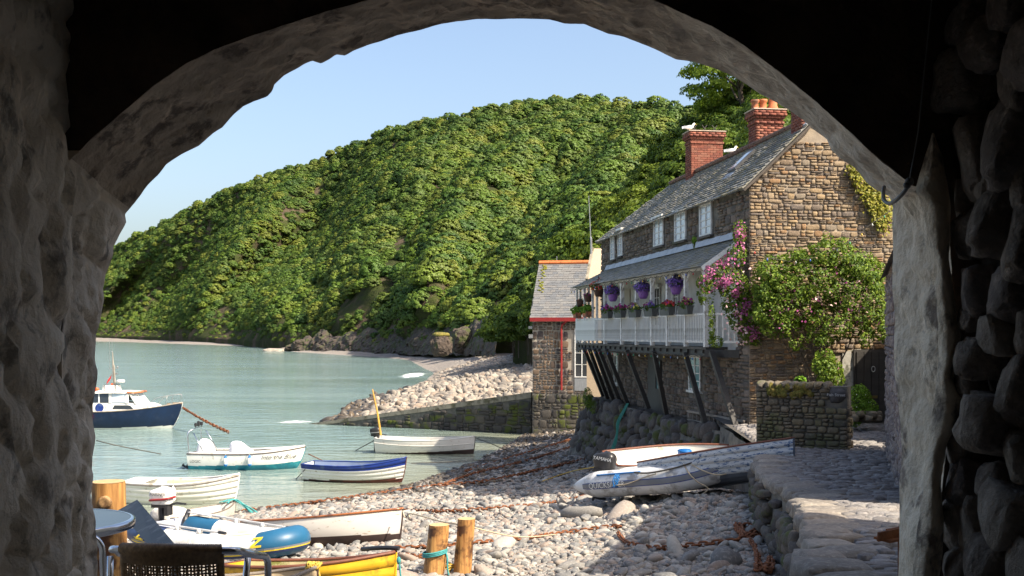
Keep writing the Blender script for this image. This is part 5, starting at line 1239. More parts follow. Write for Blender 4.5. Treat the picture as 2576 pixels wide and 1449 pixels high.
def boat(name, label, h, stern, bow_xy, z, mats, clinker=0, wl=None, stripe=None, pitch=0, roll=0, thw=(.25, .5, .72), gun=.03, gun_m=None, inner_m=None, thw_m=None, nst=44, decked=False, keel_m=None, floor=.28, group=None, cat='boat'):
    """mats: [topside, bottom, stripe]; wl: local height of the paint line; stripe: upper t range painted with mats[2]"""
    stern = Vector(stern); d = Vector((bow_xy[0]-stern.x, bow_xy[1]-stern.y, 0)); h.L = d.length
    b = thing(name, label, cat, (stern.x, stern.y, z), (roll, -pitch, math.atan2(d.y, d.x)), group)
    b.rotation_mode = 'XYZ'
    def face_m(zc, t, xc):
        if stripe and t > stripe: return 2
        return 1 if wl is not None and zc < (wl(xc) if callable(wl) else wl) else 0
    def shell(t0, t1, nt_, lip=0.0, both=True):
        mb = MB()
        for side in ((1, -1) if both else (1,)):
            vs = []; 
            for i in range(nst+1):
                x = i/nst
                for j in range(nt_+1):
                    t = lerp(t0, t1, j/nt_); o = lip*(1-j/nt_) if lip else 0; vs.append(h.pt(x, t, side, o))
                if lip: vs.append(h.pt(x, t0, side, -.004))
            w = nt_+1+(1 if lip else 0)
            for i in range(nst):
                for j in range(nt_):
                    a = i*w+j; q = (a, a+w, a+w+1, a+1); zc = sum(vs[k].z for k in q)/4; xc = sum(vs[k].x for k in q)/4
                    mb.add([vs[k] for k in q], [(0,1,2,3) if side < 0 else (3,2,1,0)], face_m(zc, lerp(t0, t1, (j+.5)/nt_), xc))
                if lip:
                    a = i*w; q = (a, a+w, a+w+nt_+1, a+nt_+1); mb.add([vs[k] for k in q], [(3,2,1,0) if side < 0 else (0,1,2,3)], face_m(vs[a].z, t0, vs[a].x))
        bmm = bmesh.new(); me0 = mb.mesh('x', True); bmm.from_mesh(me0); bmesh.ops.remove_doubles(bmm, verts=bmm.verts, dist=.0004); bmm.to_mesh(me0); bmm.free(); me0.polygons.foreach_set('use_smooth', [True]*len(me0.polygons)); return me0
    if clinker:
        # transom and keel are the hull part, every strake its own sub-part
        mb = MB()
    # transom
    def transom(mb, x0=0.0, th=.035):
        T_ = [h.pt(x0, t, 1) for t in np.linspace(0, 1, 9)]; P_ = T_[::-1]+[Vector((p.x, -p.y, p.z)) for p in T_[1:]]
        n = len(P_); zc = sum(p.z for p in P_)/n; mb.add(P_+[p+V(th, 0, 0) for p in P_], [tuple(range(n)), tuple(reversed(range(n, 2*n)))], 0)
    if clinker:
        mb = MB(); transom(mb); hu = mb.build('hull', mats, b)
        for k in range(clinker): link('strake', shell(k/clinker, (k+1)/clinker+.01, 2, .016), mats, hu)
    else:
        me0 = shell(0, 1, 44); hu = link('hull', me0, mats, b); mb = MB(); transom(mb); mb.build('transom', [mats[0]], b)
    mb = MB(); mb.tube([h.pt(x, 0, 1)*1 for x in np.linspace(.02, .93, 20)]+[Vector((h.pt(1, t, 1).x+.005, 0, h.pt(1, t, 1).z)) for t in np.linspace(.05, 1, 9)], .022, 6); mb.build('keel', keel_m or mats[1], b)
    # lining
    im = inner_m or mats[0]
    mb = MB()
    for side in (1, -1):
        def g(i, j):
            p = h.pt(lerp(.015, .985, i), lerp(.22, 1, j), side); y = max(abs(p.y)-.028, 0)*side; return V(p.x+(.02 if i < .1 else -.02*(i > .9)), y, p.z+.012*(1-j))
        mb.grid(g, nst, 9, flip=(side < 0))
    def fl(i, j):
        x = lerp(.03, .86, i); t = floor; p = h.pt(x, t, 1); return V(p.x, lerp(-p.y, p.y, j), p.z+.02)
    mb.grid(fl, 16, 3); mb.build('lining', im, b, smooth=True)
    # gunwales
    gm_ = gun_m or mats[0]
    for side in (1, -1):
        mb = MB(); P_ = [h.pt(x, 1, side) for x in np.linspace(0, 1, 30)]; 
        mb.tube([p+V(0, -side*.008, .004) for p in P_], gun, 6, squash=.75); mb.build('gunwale', gm_, b, smooth=True)
    mb = MB(); p = h.pt(0, 1, 1); mb.beam(V(p.x+.01, -p.y, p.z), V(p.x+.01, p.y, p.z), .05, .03); mb.build('transom_cap', gm_, b)
    if decked:
        mb = MB()
        def dk(i, j):
            x = lerp(decked[0], decked[1], i); p = h.pt(x, 1, 1); return V(p.x, lerp(-p.y, p.y, j), p.z-.015+.03*math.sin(math.pi*j))
        mb.grid(dk, 14, 6); mb.build('deck', im, b, smooth=True)
    for x in thw:
        p = h.pt(x, .72, 1); mb = MB(); w = max(p.y-.03, .05); mb.box((p.x, 0, p.z), (.2, 2*w, .03)); mb.build('thwart', thw_m or im, b)
    return b
def outboard(parent, loc, yaw, cowl_m, s=1.0, tilt=0, text=None, band=None, leg=.55, name='outboard'):
    """parent local; engine hangs behind the transom (-x)"""
    E = bpy.data.objects.new(name, None); COL.objects.link(E); E.parent = parent; E.location = loc; E.rotation_euler = (0, tilt, yaw); E.scale = (s, s, s)
    mb = MB(); N, K = 18, 10; vs = []
    for i in range(K+1):
        t = i/K; z = lerp(.0, .33, t); k = (1-abs(2*t-1)**3.5)**.5*.9+.1 if t > .5 else lerp(.86, 1.0, t*2)
        for j in range(N):
            a = 2*math.pi*j/N; ca, sa = math.cos(a), math.sin(a)
            vs.append(V(math.copysign(abs(ca)**.55, ca)*.235*k-.03*t, math.copysign(abs(sa)**.6, sa)*.15*k, z+.03*math.cos(a)*t))
    mb.add(vs, [(i*N+j, i*N+(j+1) % N, (i+1)*N+(j+1) % N, (i+1)*N+j) for i in range(K) for j in range(N)]+[tuple(range(K*N, K*N+N)), tuple(reversed(range(N)))])
    c = mb.build('cowl', cowl_m, E, smooth=True)
    if band: MB().tube([V(math.copysign(abs(math.cos(a))**.55, math.cos(a))*.238, math.copysign(abs(math.sin(a))**.6, math.sin(a))*.153, .10+.03*math.cos(a)) for a in np.linspace(0, 6.2, 30)], .022, 6, closed=True).build('cowl_band', band, E, smooth=True)
    mb = MB(); mb.box((-.02, 0, -.03), (.34, .2, .07)); mb.tube([V(-.02, 0, 0), V(-.03, 0, -.3), V(-.03, 0, -leg)], [.07, .055, .04], 8); mb.box((-.05, 0, -leg+.02), (.24, .14, .015)); mb.tube([V(.1, 0, -leg-.1), V(-.05, 0, -leg-.1), V(-.17, 0, -leg-.1)], [.02, .045, .03], 8)
    for q in range(3): a = q*2.09; mb.box((-.17, .06*math.cos(a), -leg-.1+.06*math.sin(a)), (.015, .05, .1), Euler((a, .3, 0)).to_matrix())
    mb.build('leg', black_pl, E); mb = MB(); mb.box((.13, 0, -.12), (.08, .18, .2)); mb.tube([V(.1, 0, -.02), V(.3, .04, .02), V(.5, .05, .0)], [.02, .018, .022], 7); mb.build('clamp', black_pl, E)
    if text:
        me = text_mesh(text[0], text[1], .15, .001); me.materials.append(text[2]); 
        for sd_ in (1, -1):
            o = link('lettering', me, None, c); o.matrix_local = Matrix.Translation((0, -sd_*.158, .2)) @ Matrix.Rotation(0 if sd_ > 0 else math.pi, 4, 'Z') @ Matrix.Rotation(math.radians(90), 4, 'X')
    return E
def wrap_text(parent, txt, size, mat, fn, shear=.0, name='lettering', bold=0):
    """letters laid onto a surface: fn(x, y) -> local point"""
    me = text_mesh(txt, size, shear, 0); 
    for v in me.vertices: v.co = fn(v.co.x, v.co.y)
    me.materials.append(mat); return link(name, me, None, parent)
def fender(loc, label, r=.085, h=.38, mat=None, cap=None, up=.25):
    f = thing('fender', label, 'fender', loc)
    MB().lathe([(.02,-h/2),(r*.7,-h/2+.03),(r,-h/2+.09),(r,h/2-.09),(r*.7,h/2-.03),(.02,h/2)], 12).build('body', mat or gloss_white, f, smooth=True)
    MB().lathe([(r*1.01,h/2-.1),(r*.72,h/2-.025),(.025,h/2+.01),(.02,h/2+.05)], 12).build('cap', cap or rope_b, f, smooth=True)
    MB().lathe([(.02,-h/2-.03),(r*.72,-h/2+.03),(r*1.005,-h/2+.085)], 12).build('cap', cap or rope_b, f, smooth=True)
    MB().tube([V(0,0,h/2+.02), V(0,.02,h/2+up)], .012, 6).build('cord', rope_w, f); return f

navy = plain('navy_paint', (.005,.016,.048), (.004,.012,.036), scale=3, rough=.25, stain=(.012,.022,.05), samt=.25)
antifoul = plain('antifoul_red', (.12,.035,.025), (.09,.028,.02), rough=.7, stain=(.05,.03,.025), samt=.4)
antifoul_dk = plain('antifoul_black', (.035,.022,.02), (.05,.03,.025), rough=.7)
teal_p = plain('teal_paint', (.01,.17,.23), (.01,.13,.18), scale=5, rough=.3, stain=(.02,.22,.27), samt=.3)
blue_p = plain('royal_blue_paint', (.012,.035,.22), (.01,.03,.16), rough=.35, stain=(.05,.08,.2), samt=.25)
white_clink = peel('white_clinker', (.68,.68,.66), (.33,.25,.18), .10, 7)
white_old = peel('white_old_paint', (.66,.63,.58), (.40,.33,.26), .12, 6)
yellow_p = plain('yellow_paint', (.62,.36,.02), (.52,.29,.015), rough=.4, stain=(.30,.17,.02), samt=.25, sscale=4)
varn = wood('varnished_wood', (.22,.07,.02), (.36,.13,.04), vec=(3,25,25), rough=.35, coat=.4, stain=(.12,.04,.015), samt=.3)
brown_w = wood('brown_gunwale', (.10,.035,.02), (.18,.06,.03), vec=(3,25,25), rough=.6)
grey_w = wood('grey_gunwale', (.12,.10,.085), (.2,.17,.14), vec=(3,20,20), rough=.8)
cream = plain('cream_inside', (.62,.50,.36), (.52,.42,.30), rough=.6, stain=(.35,.3,.2), samt=.3)
cover = plain('white_cover', (.74,.74,.77), (.66,.66,.70), scale=3, rough=.8, bmp=.6, bscale=7, bdist=.03)
pvc_w = plain('pvc_white', (.70,.69,.66), (.62,.61,.58), scale=3, rough=.42, stain=(.5,.47,.42), samt=.3)
pvc_g = plain('pvc_grey', (.60,.61,.62), (.52,.53,.54), scale=3, rough=.5, stain=(.3,.29,.28), samt=.3)
pvc_dg = plain('pvc_dark_grey', (.18,.19,.21), (.14,.15,.17), rough=.5)
pvc_b = plain('pvc_blue', (.018,.10,.20), (.014,.085,.17), rough=.42)
pvc_n = plain('pvc_navy', (.02,.04,.12), (.018,.035,.10), rough=.42)
pvc_y = plain('pvc_yellow', (.70,.52,.03), (.62,.46,.03), rough=.5)
orange_p = plain('orange_plastic', (.75,.10,.02), (.65,.08,.015), rough=.4)
red_flag = plain('red_cloth', (.55,.015,.015), (.42,.01,.01), rough=.8)

# 1 --- blue cabin boat -------------------------------------------------
bow = onz(440, 1078, 0); h = Hull(8, 2.5, 1.28, tw=.8, sb=.36, ss=.03, rake=1.0, kb=.1, full=.5, vb=1.0, bowp=2.4)
cb = boat('cabin_boat', 'navy blue hulled fishing boat with white cabin and mast, afloat at left', h, (bow.x-7.4, bow.y+.6, 0), (bow.x+.45, bow.y-.1), -.30, [navy, plain('white_boot', (.62,.62,.58), (.52,.52,.47), rough=.5)], wl=lambda x: .38 if x < 4 else .38+.03*(x-4), gun=.045, gun_m=plain('grimy_rubber', (.30,.26,.22), (.2,.17,.14), rough=.7), inner_m=gloss_white, thw=(), decked=(.12, .985))
L = h.L
def sect(mb, xs, m=0):
    """loft of closed deck-house sections: each (x, half-width bottom, half-width top, z0, z1)"""
    vs = []
    for (x, w0, w1, z0, z1, xt) in xs: vs += [V(x, -w0, z0), V(xt, -w1, z1), V(xt, w1, z1), V(x, w0, z0)]
    fs = [(0,1,2,3)]
    for i in range(len(xs)-1):
        a, c = i*4, i*4+4
        for j in range(4): fs.append((a+j, c+j, c+(j+1) % 4, a+(j+1) % 4))
    e = (len(xs)-1)*4; fs.append((e+3, e+2, e+1, e)); mb.add(vs, fs, m)
zd = 1.25
mb = MB(); sect(mb, [(L*.30,1.0,.98,zd,zd+.50,L*.30),(L*.62,.98,.92,zd,zd+.50,L*.62),(L*.76,.64,.50,zd+.05,zd+.44,L*.73),(L*.84,.30,.22,zd+.16,zd+.24,L*.81)]); mb.build('coach_roof', gloss_white, cb)
mb = MB(); z0, z1 = zd+.5, zd+1.02
for sd_ in (-1, 1):
    for (a, b_) in ((L*.30,L*.315),(L*.40,L*.408),(L*.475,L*.495),(L*.595,L*.615)):
        mb.add(*slab8([V(a, sd_*.98, z0), V(b_, sd_*.98, z0), V(b_-.05, sd_*.88, z1), V(a-.05, sd_*.88, z1), V(a, sd_*.93, z0), V(b_, sd_*.93, z0), V(b_-.05, sd_*.83, z1), V(a-.05, sd_*.83, z1)]))
    mb.beam(V(L*.66, sd_*.85, z0-.02), V(L*.61, sd_*.78, z1), .06, .06)
mb.beam(V(L*.665, 0, z0-.03), V(L*.615, 0, z1), .05, .05); mb.beam(V(L*.665, -.85, z0-.02), V(L*.665, .85, z0-.02), .05, .05); mb.build('window_posts', gloss_white, cb)
pale_glass = plain('pale_window', (.40,.47,.52), (.5,.56,.6), rough=.1, spec=.8)
for sd_ in (-1, 1):
    MB().add([V(L*.31, sd_*.95, z0+.03), V(L*.475, sd_*.95, z0+.03), V(L*.472, sd_*.87, z1-.02), V(L*.308, sd_*.87, z1-.02)], [(0,1,2,3)]).build('side_window', glass_dk, cb)
    MB().add([V(L*.495, sd_*.95, z0+.03), V(L*.60, sd_*.95, z0+.03), V(L*.585, sd_*.87, z1-.02), V(L*.492, sd_*.87, z1-.02)], [(0,1,2,3)]).build('side_window', pale_glass, cb)
    MB().add([V(L*.663, sd_*.04, z0+.02), V(L*.663, sd_*.80, z0+.02), V(L*.613, sd_*.76, z1-.02), V(L*.613, sd_*.04, z1-.02)], [(0,1,2,3)]).build('windscreen', pale_glass, cb)
    MB().add([V(L*.50, sd_*.985, zd+.17), V(L*.655, sd_*.965, zd+.17), V(L*.625, sd_*.945, zd+.38), V(L*.515, sd_*.965, zd+.38)], [(0,1,2,3)]).build('cabin_window', glass_dk, cb)
    MB().lathe([(.23,0),(.24,.012),(.0,.014)], 20, V(L*.41, sd_*1.0, zd+.24), Euler((sd_*-1.52, 0, 0)).to_matrix(), cap=False).build('blue_emblem', blue_p, cb)
mb = MB(); sect(mb, [(L*.26,1.0,.95,z1,z1+.07,L*.26),(L*.52,1.0,.95,z1+.02,z1+.1,L*.52),(L*.645,.85,.8,z1,z1+.07,L*.64)]); mb.build('cabin_roof', gloss_white, cb)
mb = MB(); mb.tube([V(L*.60,-.94,z1+.05), V(L*.645,-.8,z1+.04), V(L*.655,0,z1+.05), V(L*.645,.8,z1+.04), V(L*.60,.94,z1+.05)], .05, 6); mb.build('roof_visor', terracotta, cb, smooth=True)
zr_ = z1+.1
mb = MB(); mb.lathe([(.1,0),(.26,.03),(.27,.08),(.24,.1),(.24,.22),(.27,.25),(.26,.34),(.1,.38)], 16, V(L*.44,0,zr_+.22), Euler((math.pi/2, 0, 0)).to_matrix() @ Euler((0, 0, 0)).to_matrix())
MB().box(V(L*.44, 0, zr_+.16), (.85, .55, .3), taper=.9).build('life_raft', gloss_white, cb); mb = MB(); mb.box(V(L*.40, 0, zr_+.17), (.03, .57, .32)); mb.box(V(L*.48, 0, zr_+.17), (.03, .57, .32)); mb.build('raft_strap', black_pl, cb)
MB().ball(V(L*.34, -.3, zr_+.1), (.2,.12,.1), 10, 6).build('life_ring', orange_p, cb, smooth=True)
mz = zr_; mx = L*.455
mb = MB(); mb.tube([V(mx+.12,-.08,mz), V(mx+.02,-.03,mz+1.45)], [.035,.025], 6); mb.tube([V(mx-.08,.08,mz), V(mx-.02,.03,mz+1.45)], [.035,.025], 6); mb.tube([V(mx,0,mz), V(mx-.05,0,mz+1.4), V(mx-.09,0,mz+2.15)], [.05,.045,.02], 7); mb.build('mast', plain('mast_grey', (.34,.30,.25), (.25,.22,.18), rough=.7), cb)
mb = MB(); mb.tube([V(mx-.3,-.02,mz+1.22), V(mx+.25,.02,mz+1.26)], .02, 6); mb.ball(V(mx+.2,0,mz+1.33), .05, 8, 6); mb.ball(V(mx-.12,0,mz+2.17), .04, 8, 6); mb.tube([V(mx-.25,0,mz+1.2), V(mx-.27,0,mz+2.9)], .009, 5); mb.tube([V(mx-.1,0,mz+1.3), V(mx-.12,0,mz+2.85)], .007, 5); mb.box(V(mx+.12,0,mz+.95), (.14,.1,.1)); mb.build('aerials', galv, cb)
MB().lathe([(.1,-.06),(.22,-.05),(.23,.04),(.19,.09),(.03,.1)], 16, V(mx+.38, 0, mz+.52)).build('radar_dome', gloss_white, cb, smooth=True); mb = MB(); mb.tube([V(mx,0,mz+.3), V(mx+.36,0,mz+.46)], .018, 5); mb.build('radar_bracket', galv, cb)
MB().grid(lambda i, j: V(mx-.12-.28*i-.05*j, .03*math.sin(6*i), mz+.95-.45*i-.22*j), 6, 3).build('flag', red_flag, cb)
MB().box(V(mx-.1, 0, mz+.22), (.1, .1, .4)).build('lifejacket', orange_p, cb)
# pulpit rail
mb = MB(); zt = 1.75
for sd_ in (-1, 1): mb.tube(smooth_path([V(L*.78, sd_*.72, 1.52), V(L*.83, sd_*.62, 1.95), V(L*.90, sd_*.42, 2.12), V(L*.985, sd_*.12, 2.2)], 5), .016, 6); mb.tube([V(L*.90, sd_*.42, 1.6), V(L*.91, sd_*.40, 2.12)], .013, 6); mb.tube(smooth_path([V(L*.98, sd_*.12, 2.2), V(L*.995, 0, 2.1), V(L*.97, sd_*.02, 1.68)], 4), .014, 6)
mb.build('pulpit_rail', galv, cb, smooth=True); mb = MB(); mb.box(V(L*.965, 0, 1.70), (.5, .14, .08)); mb.box(V(L*.9, 0, 1.63), (.12, .2, .12)); mb.build('bow_roller', wood('deck_timber', (.20,.13,.07), (.3,.2,.12)), cb)
for o in cb.children:
    if o.name.split('.')[0] not in ('hull','transom','keel','lining','gunwale','transom_cap','deck','pulpit_rail','bow_roller'): o.location.x += .38
fb_ = thing('buoy_fender', 'round orange buoy hanging on the side of the navy blue boat', 'buoy', onz(253, 1050, .0)+V(0,0,0)); p_ = cb.matrix_basis @ V(L*.395, -1.37, .95); fb_.location = p_
MB().ball((0,0,0), (.23,.23,.25), 16, 10).build('ball', orange_p, fb_, smooth=True); MB().tube([V(0,0,.22), V(0,.1,.9)], .012, 5).build('cord', rope_w, fb_)

# 2 --- motor boat Into the Blue ---------------------------------------
st = onz(487, 1176, 0); bw = onz(772, 1176, 0); h = Hull(4.5, 1.75, .80, tw=.86, sb=.30, ss=.0, rake=.62, kb=.12, full=.34, vb=.95, bowp=2.6, mid=.5)
mbt = boat('motor_boat', 'white and teal motor boat with covered engine and steel arch frame', h, st, (bw.x, bw.y-.3), -.20, [gloss_white, teal_p, plain('grey_line', (.2,.2,.2), (.25,.25,.25))], wl=lambda x: .34+.028*x+.02*max(0, x-3), gun=.032, gun_m=plain('dark_rub', (.09,.07,.06), (.14,.11,.1), rough=.6), inner_m=gloss_white, thw=(), decked=(.60, .985), floor=.5, nst=30)
L = h.L; ng = [h.pt(x, 1, 1) for x in (0, .2, .5)]
for side in (1, -1):
    MB().tube([h.pt(x, 1, side)+V(0,-side*.03,.045) for x in np.linspace(.0, .99, 24)], .035, 6).build('gunwale_cap', gloss_white, mbt, smooth=True)
mb = MB()
P_ = smooth_path([V(.10,-.74,.78), V(.03,-.72,1.45), V(.06,-.66,1.66), V(.18,-.5,1.74), V(.22,0,1.77), V(.18,.5,1.74), V(.06,.66,1.66), V(.03,.72,1.45), V(.10,.74,.78)], 5)
P2 = [V(p.x+.55*(1 if p.z > 1.4 else .9)-.1, p.y, p.z) for p in P_]
mb.tube(P_, .022, 7); mb.tube([V(.7,-.76,.8), V(.25,-.68,1.6)], .02, 7); mb.tube([V(.7,.76,.8), V(.25,.68,1.6)], .02, 7); mb.build('arch_frame', steel, mbt, smooth=True)
for y, s in ((-.32, 1), (0, 1.35), (.32, 1)):
    mb = MB(); mb.tube([V(.2,y,1.77), V(.2,y,1.84*1)], .012, 5); mb.lathe([(.05,0),(.06,.05),(.06,.13*s),(.03,.15*s)], 10, V(.2, y, 1.82)); mb.build('spotlight', black_pl, mbt)
def draped(pts, name, parent, mat):
    """cloth cover lofted through rings"""
    mb = MB(); N = 16; vs = []
    for (x, w, l, z) in pts:
        for j in range(N):
            a = 2*math.pi*j/N; ca, sa = math.cos(a), math.sin(a); k = 1+.05*math.sin(3*a+z*5); vs.append(V(x+math.copysign(abs(ca)**.7, ca)*l*k, math.copysign(abs(sa)**.7, sa)*w*k, z))
    mb.add(vs, [(i*N+j, i*N+(j+1) % N, (i+1)*N+(j+1) % N, (i+1)*N+j) for i in range(len(pts)-1) for j in range(N)]+[tuple(range((len(pts)-1)*N, len(pts)*N))]); return mb.build(name, mat, parent, smooth=True)
draped([(.52,.3,.36,.66),(.50,.27,.33,.95),(.46,.22,.26,1.15),(.43,.17,.18,1.27),(.42,.09,.1,1.32)], 'engine_cover', mbt, cover)
draped([(1.98,.44,.50,.66),(1.92,.40,.46,.85),(1.80,.36,.33,1.0),(1.72,.33,.24,1.13),(1.68,.28,.15,1.21),(1.66,.2,.07,1.23)], 'console_cover', mbt, cover)
mb = MB(); mb.tube([V(-.02,0,.45), V(-.2,0,.25), V(-.3,0,.12)], [.12,.1,.07], 8); mb.box((-.32,0,.22), (.3,.12,.05), Euler((0,.7,0)).to_matrix()); mb.box((-.42,.0,.3), (.04,.3,.08), Euler((0,.7,.3)).to_matrix()); mb.build('outboard_leg', black_pl, mbt)
mb = MB(); mb.tube([h.pt(x, 1, -1)+V(0,.06,.1) for x in np.linspace(.42, .93, 10)], .014, 6); mb.tube([h.pt(.42, 1, -1)+V(0,.06,.0), h.pt(.42, 1, -1)+V(0,.06,.1)], .014, 6); mb.build('grab_rail', gloss_white, mbt)
def on_hull(h_, x0, t0, side=-1, off=.014):
    def f(x, y):
        xx = (x0+x)/h_.L; zz = y; p = None; lo, hi = 0, 1
        for _ in range(18):
            t = (lo+hi)/2; q = h_.pt(xx, t, side); 
            if q.z < t0+zz: lo = t
            else: hi = t
        q = h_.pt(xx, (lo+hi)/2, side); return V(q.x, q.y+side*off, q.z)
    return f
wrap_text(mbt, 'Into the Blue', .24, letter_d, on_hull(h, L*.80, .70), .45)
wrap_text(mbt, 'LOGIC', .15, letter_d, on_hull(h, L*.075, .52))
for q, x in enumerate((.36, .57)):
    p_ = mbt.matrix_basis @ (h.pt(x, .98, -1)+V(0,-.10,-.22)); fender(p_, 'white fender with blue ends on the teal motor boat, '+('nearer its stern' if q == 0 else 'nearer its bow'))

# 3 --- white boat with raised mast -------------------------------------
st = onz(948, 1138, 0); bw = onz(1196, 1138, 0); h = Hull(4.4, 1.55, .74, tw=.66, sb=.22, ss=.10, rake=.14, kb=.04, full=.55, vb=1.1)
ms = boat('rowing_boat', 'white wooden rowing boat with black outboard and leaning yellow mast', h, st, (bw.x, bw.y-.6), -.14, [white_old, antifoul_dk], wl=lambda x: .13+.05*x, gun=.026, gun_m=white_old, inner_m=white_old, thw=(.2, .42, .62, .82))
L = h.L
mb = MB(); mb.tube([h.pt(x, .78, -1)+V(0,-.004,0) for x in np.linspace(.0, .99, 24)], .018, 6); mb.build('rubbing_strake', white_old, ms)
for x in (.3, .5, .7): MB().box(h.pt(x, .95, -1)+V(0,.05,-.08), (.04,.03,.3)).build('rib', white_old, ms)
outboard(ms, V(-.06, 0, .92), 0, black_pl, 1.0, 0, leg=.75, band=galv)
mb = MB(); a_ = ms.matrix_basis.inverted() @ pix(958, 1095, 47.5); b_ = ms.matrix_basis.inverted() @ pix(937, 979, 47.8); mb.tube([a_, lerp(a_, b_, .5)+V(.03,0,0), b_], [.05,.045,.025], 8); mb.build('mast', plain('mast_ochre', (.55,.30,.05), (.45,.24,.05), rough=.6), ms)

# 4 --- blue and white clinker ------------------------------------------
st = onz(772, 1206, 0); bw = onz(1022, 1214, 0); h = Hull(3.9, 1.5, .72, tw=.7, sb=.42, ss=.02, rake=.28, kb=.1, full=.52, vb=1.05)
bwc = boat('clinker_boat', 'white clinker boat with royal blue top strake and red bottom, afloat', h, st, (bw.x, bw.y), -.13, [white_clink, antifoul, blue_p], clinker=8, wl=lambda x: .19+.03*x, stripe=.80, gun=.03, gun_m=blue_p, inner_m=plain('blue_grey_inside', (.15,.2,.34), (.2,.25,.36), rough=.7), thw=(.3, .6))
# 5 --- white rowboat at the left ----------------------------------------
st = onz(322, 1262, 0); bw = onz(606, 1262, 0); h = Hull(3.7, 1.55, .76, tw=.74, sb=.34, ss=.04, rake=.26, kb=.08, full=.5, vb=1.15)
wr = boat('dinghy', 'clean white rowing dinghy with cream inside, afloat nearest the shore', h, st, (bw.x, bw.y-.2), -.12, [gloss_white, gloss_white], clinker=7, gun=.03, gun_m=gloss_white, inner_m=gloss_white, thw=(.5,), decked=(.02, .2), floor=.3)
L = h.L
for side in (1, -1): MB().tube([h.pt(x, .985, side)+V(0,side*.022,-.035) for x in np.linspace(0, 1, 26)], .014, 6).build('rubbing_strake', plain('dark_rub2', (.10,.08,.07), (.14,.12,.1)), wr)
for side in (1, -1):
    MB().grid(lambda i, j: V(lerp(.28, .8, i)*L, side*(h.pt(lerp(.28,.8,i), lerp(.55,.93,j), 1).y-.045), h.pt(lerp(.28,.8,i), lerp(.55,.93,j), 1).z), 12, 4).build('side_lining', cream, wr)
for q, (x, c) in enumerate(((.52, red_flag), (.46, pvc_y), (.62, red_flag))): MB().ball(V(L*x, .2*(q-1), .36), (.12,.1,.06), 8, 5, wob=.4, seed=q).build('bundle', c, wr)
p_ = wr.matrix_basis @ (h.pt(.50, 1, -1)+V(0,-.11,-.28)); fender(p_, 'plain white fender hanging on the clean white rowing dinghy', .08, .42, gloss_white, gloss_white)
# 6 --- small tender on the shore -----------------------------------------
st = onbeach(440, 1318); bw = onbeach(588, 1305); h = Hull(2.6, 1.1, .46, tw=.8, sb=.34, ss=.0, rake=.12, kb=.06, full=.5, vb=1.0)
tn = boat('tender', 'grey white tender on the shore with teal rope over its bow', **by_gunwale(h, pix(400, 1300, 28.0), pix(590, 1262, 30.2)), h=h, mats=[plain('grey_white_hull', (.50,.48,.45), (.42,.40,.37), rough=.6), antifoul_dk], gun=.022, gun_m=grey_w, thw=(.4,))
tnL = h.L
draped([(.35,.5,.45,.42),(.33,.46,.42,.55),(.3,.36,.34,.64),(.28,.2,.2,.69)], 'bundled_cover', tn, plain('grubby_cover', (.62,.58,.52), (.5,.46,.4), scale=4, rough=.9, bmp=1, bscale=9, bdist=.04))
mb = MB(); bp = h.pt(1, 1, 1); random.seed(4)
for k in range(7):
    a = bp+V(-.35+random.uniform(-.1,.1), random.uniform(-.2,.2), .0); e = bp+V(.75+random.uniform(-.1,.2), random.uniform(-.9,-.3), -.75); mb.tube(smooth_path([a, bp+V(random.uniform(-.1,.05), random.uniform(-.1,.1), .05), lerp(bp, e, .5)+V(0,0,.08+random.uniform(-.05,.05)), e], 5), .014, 5)
tr_ = mb.build('rope', rope_t, smooth=True); tr_.matrix_world = tn.matrix_basis; tag(tr_, 'teal rope heaped over the bow of the grey white tender', 'rope')

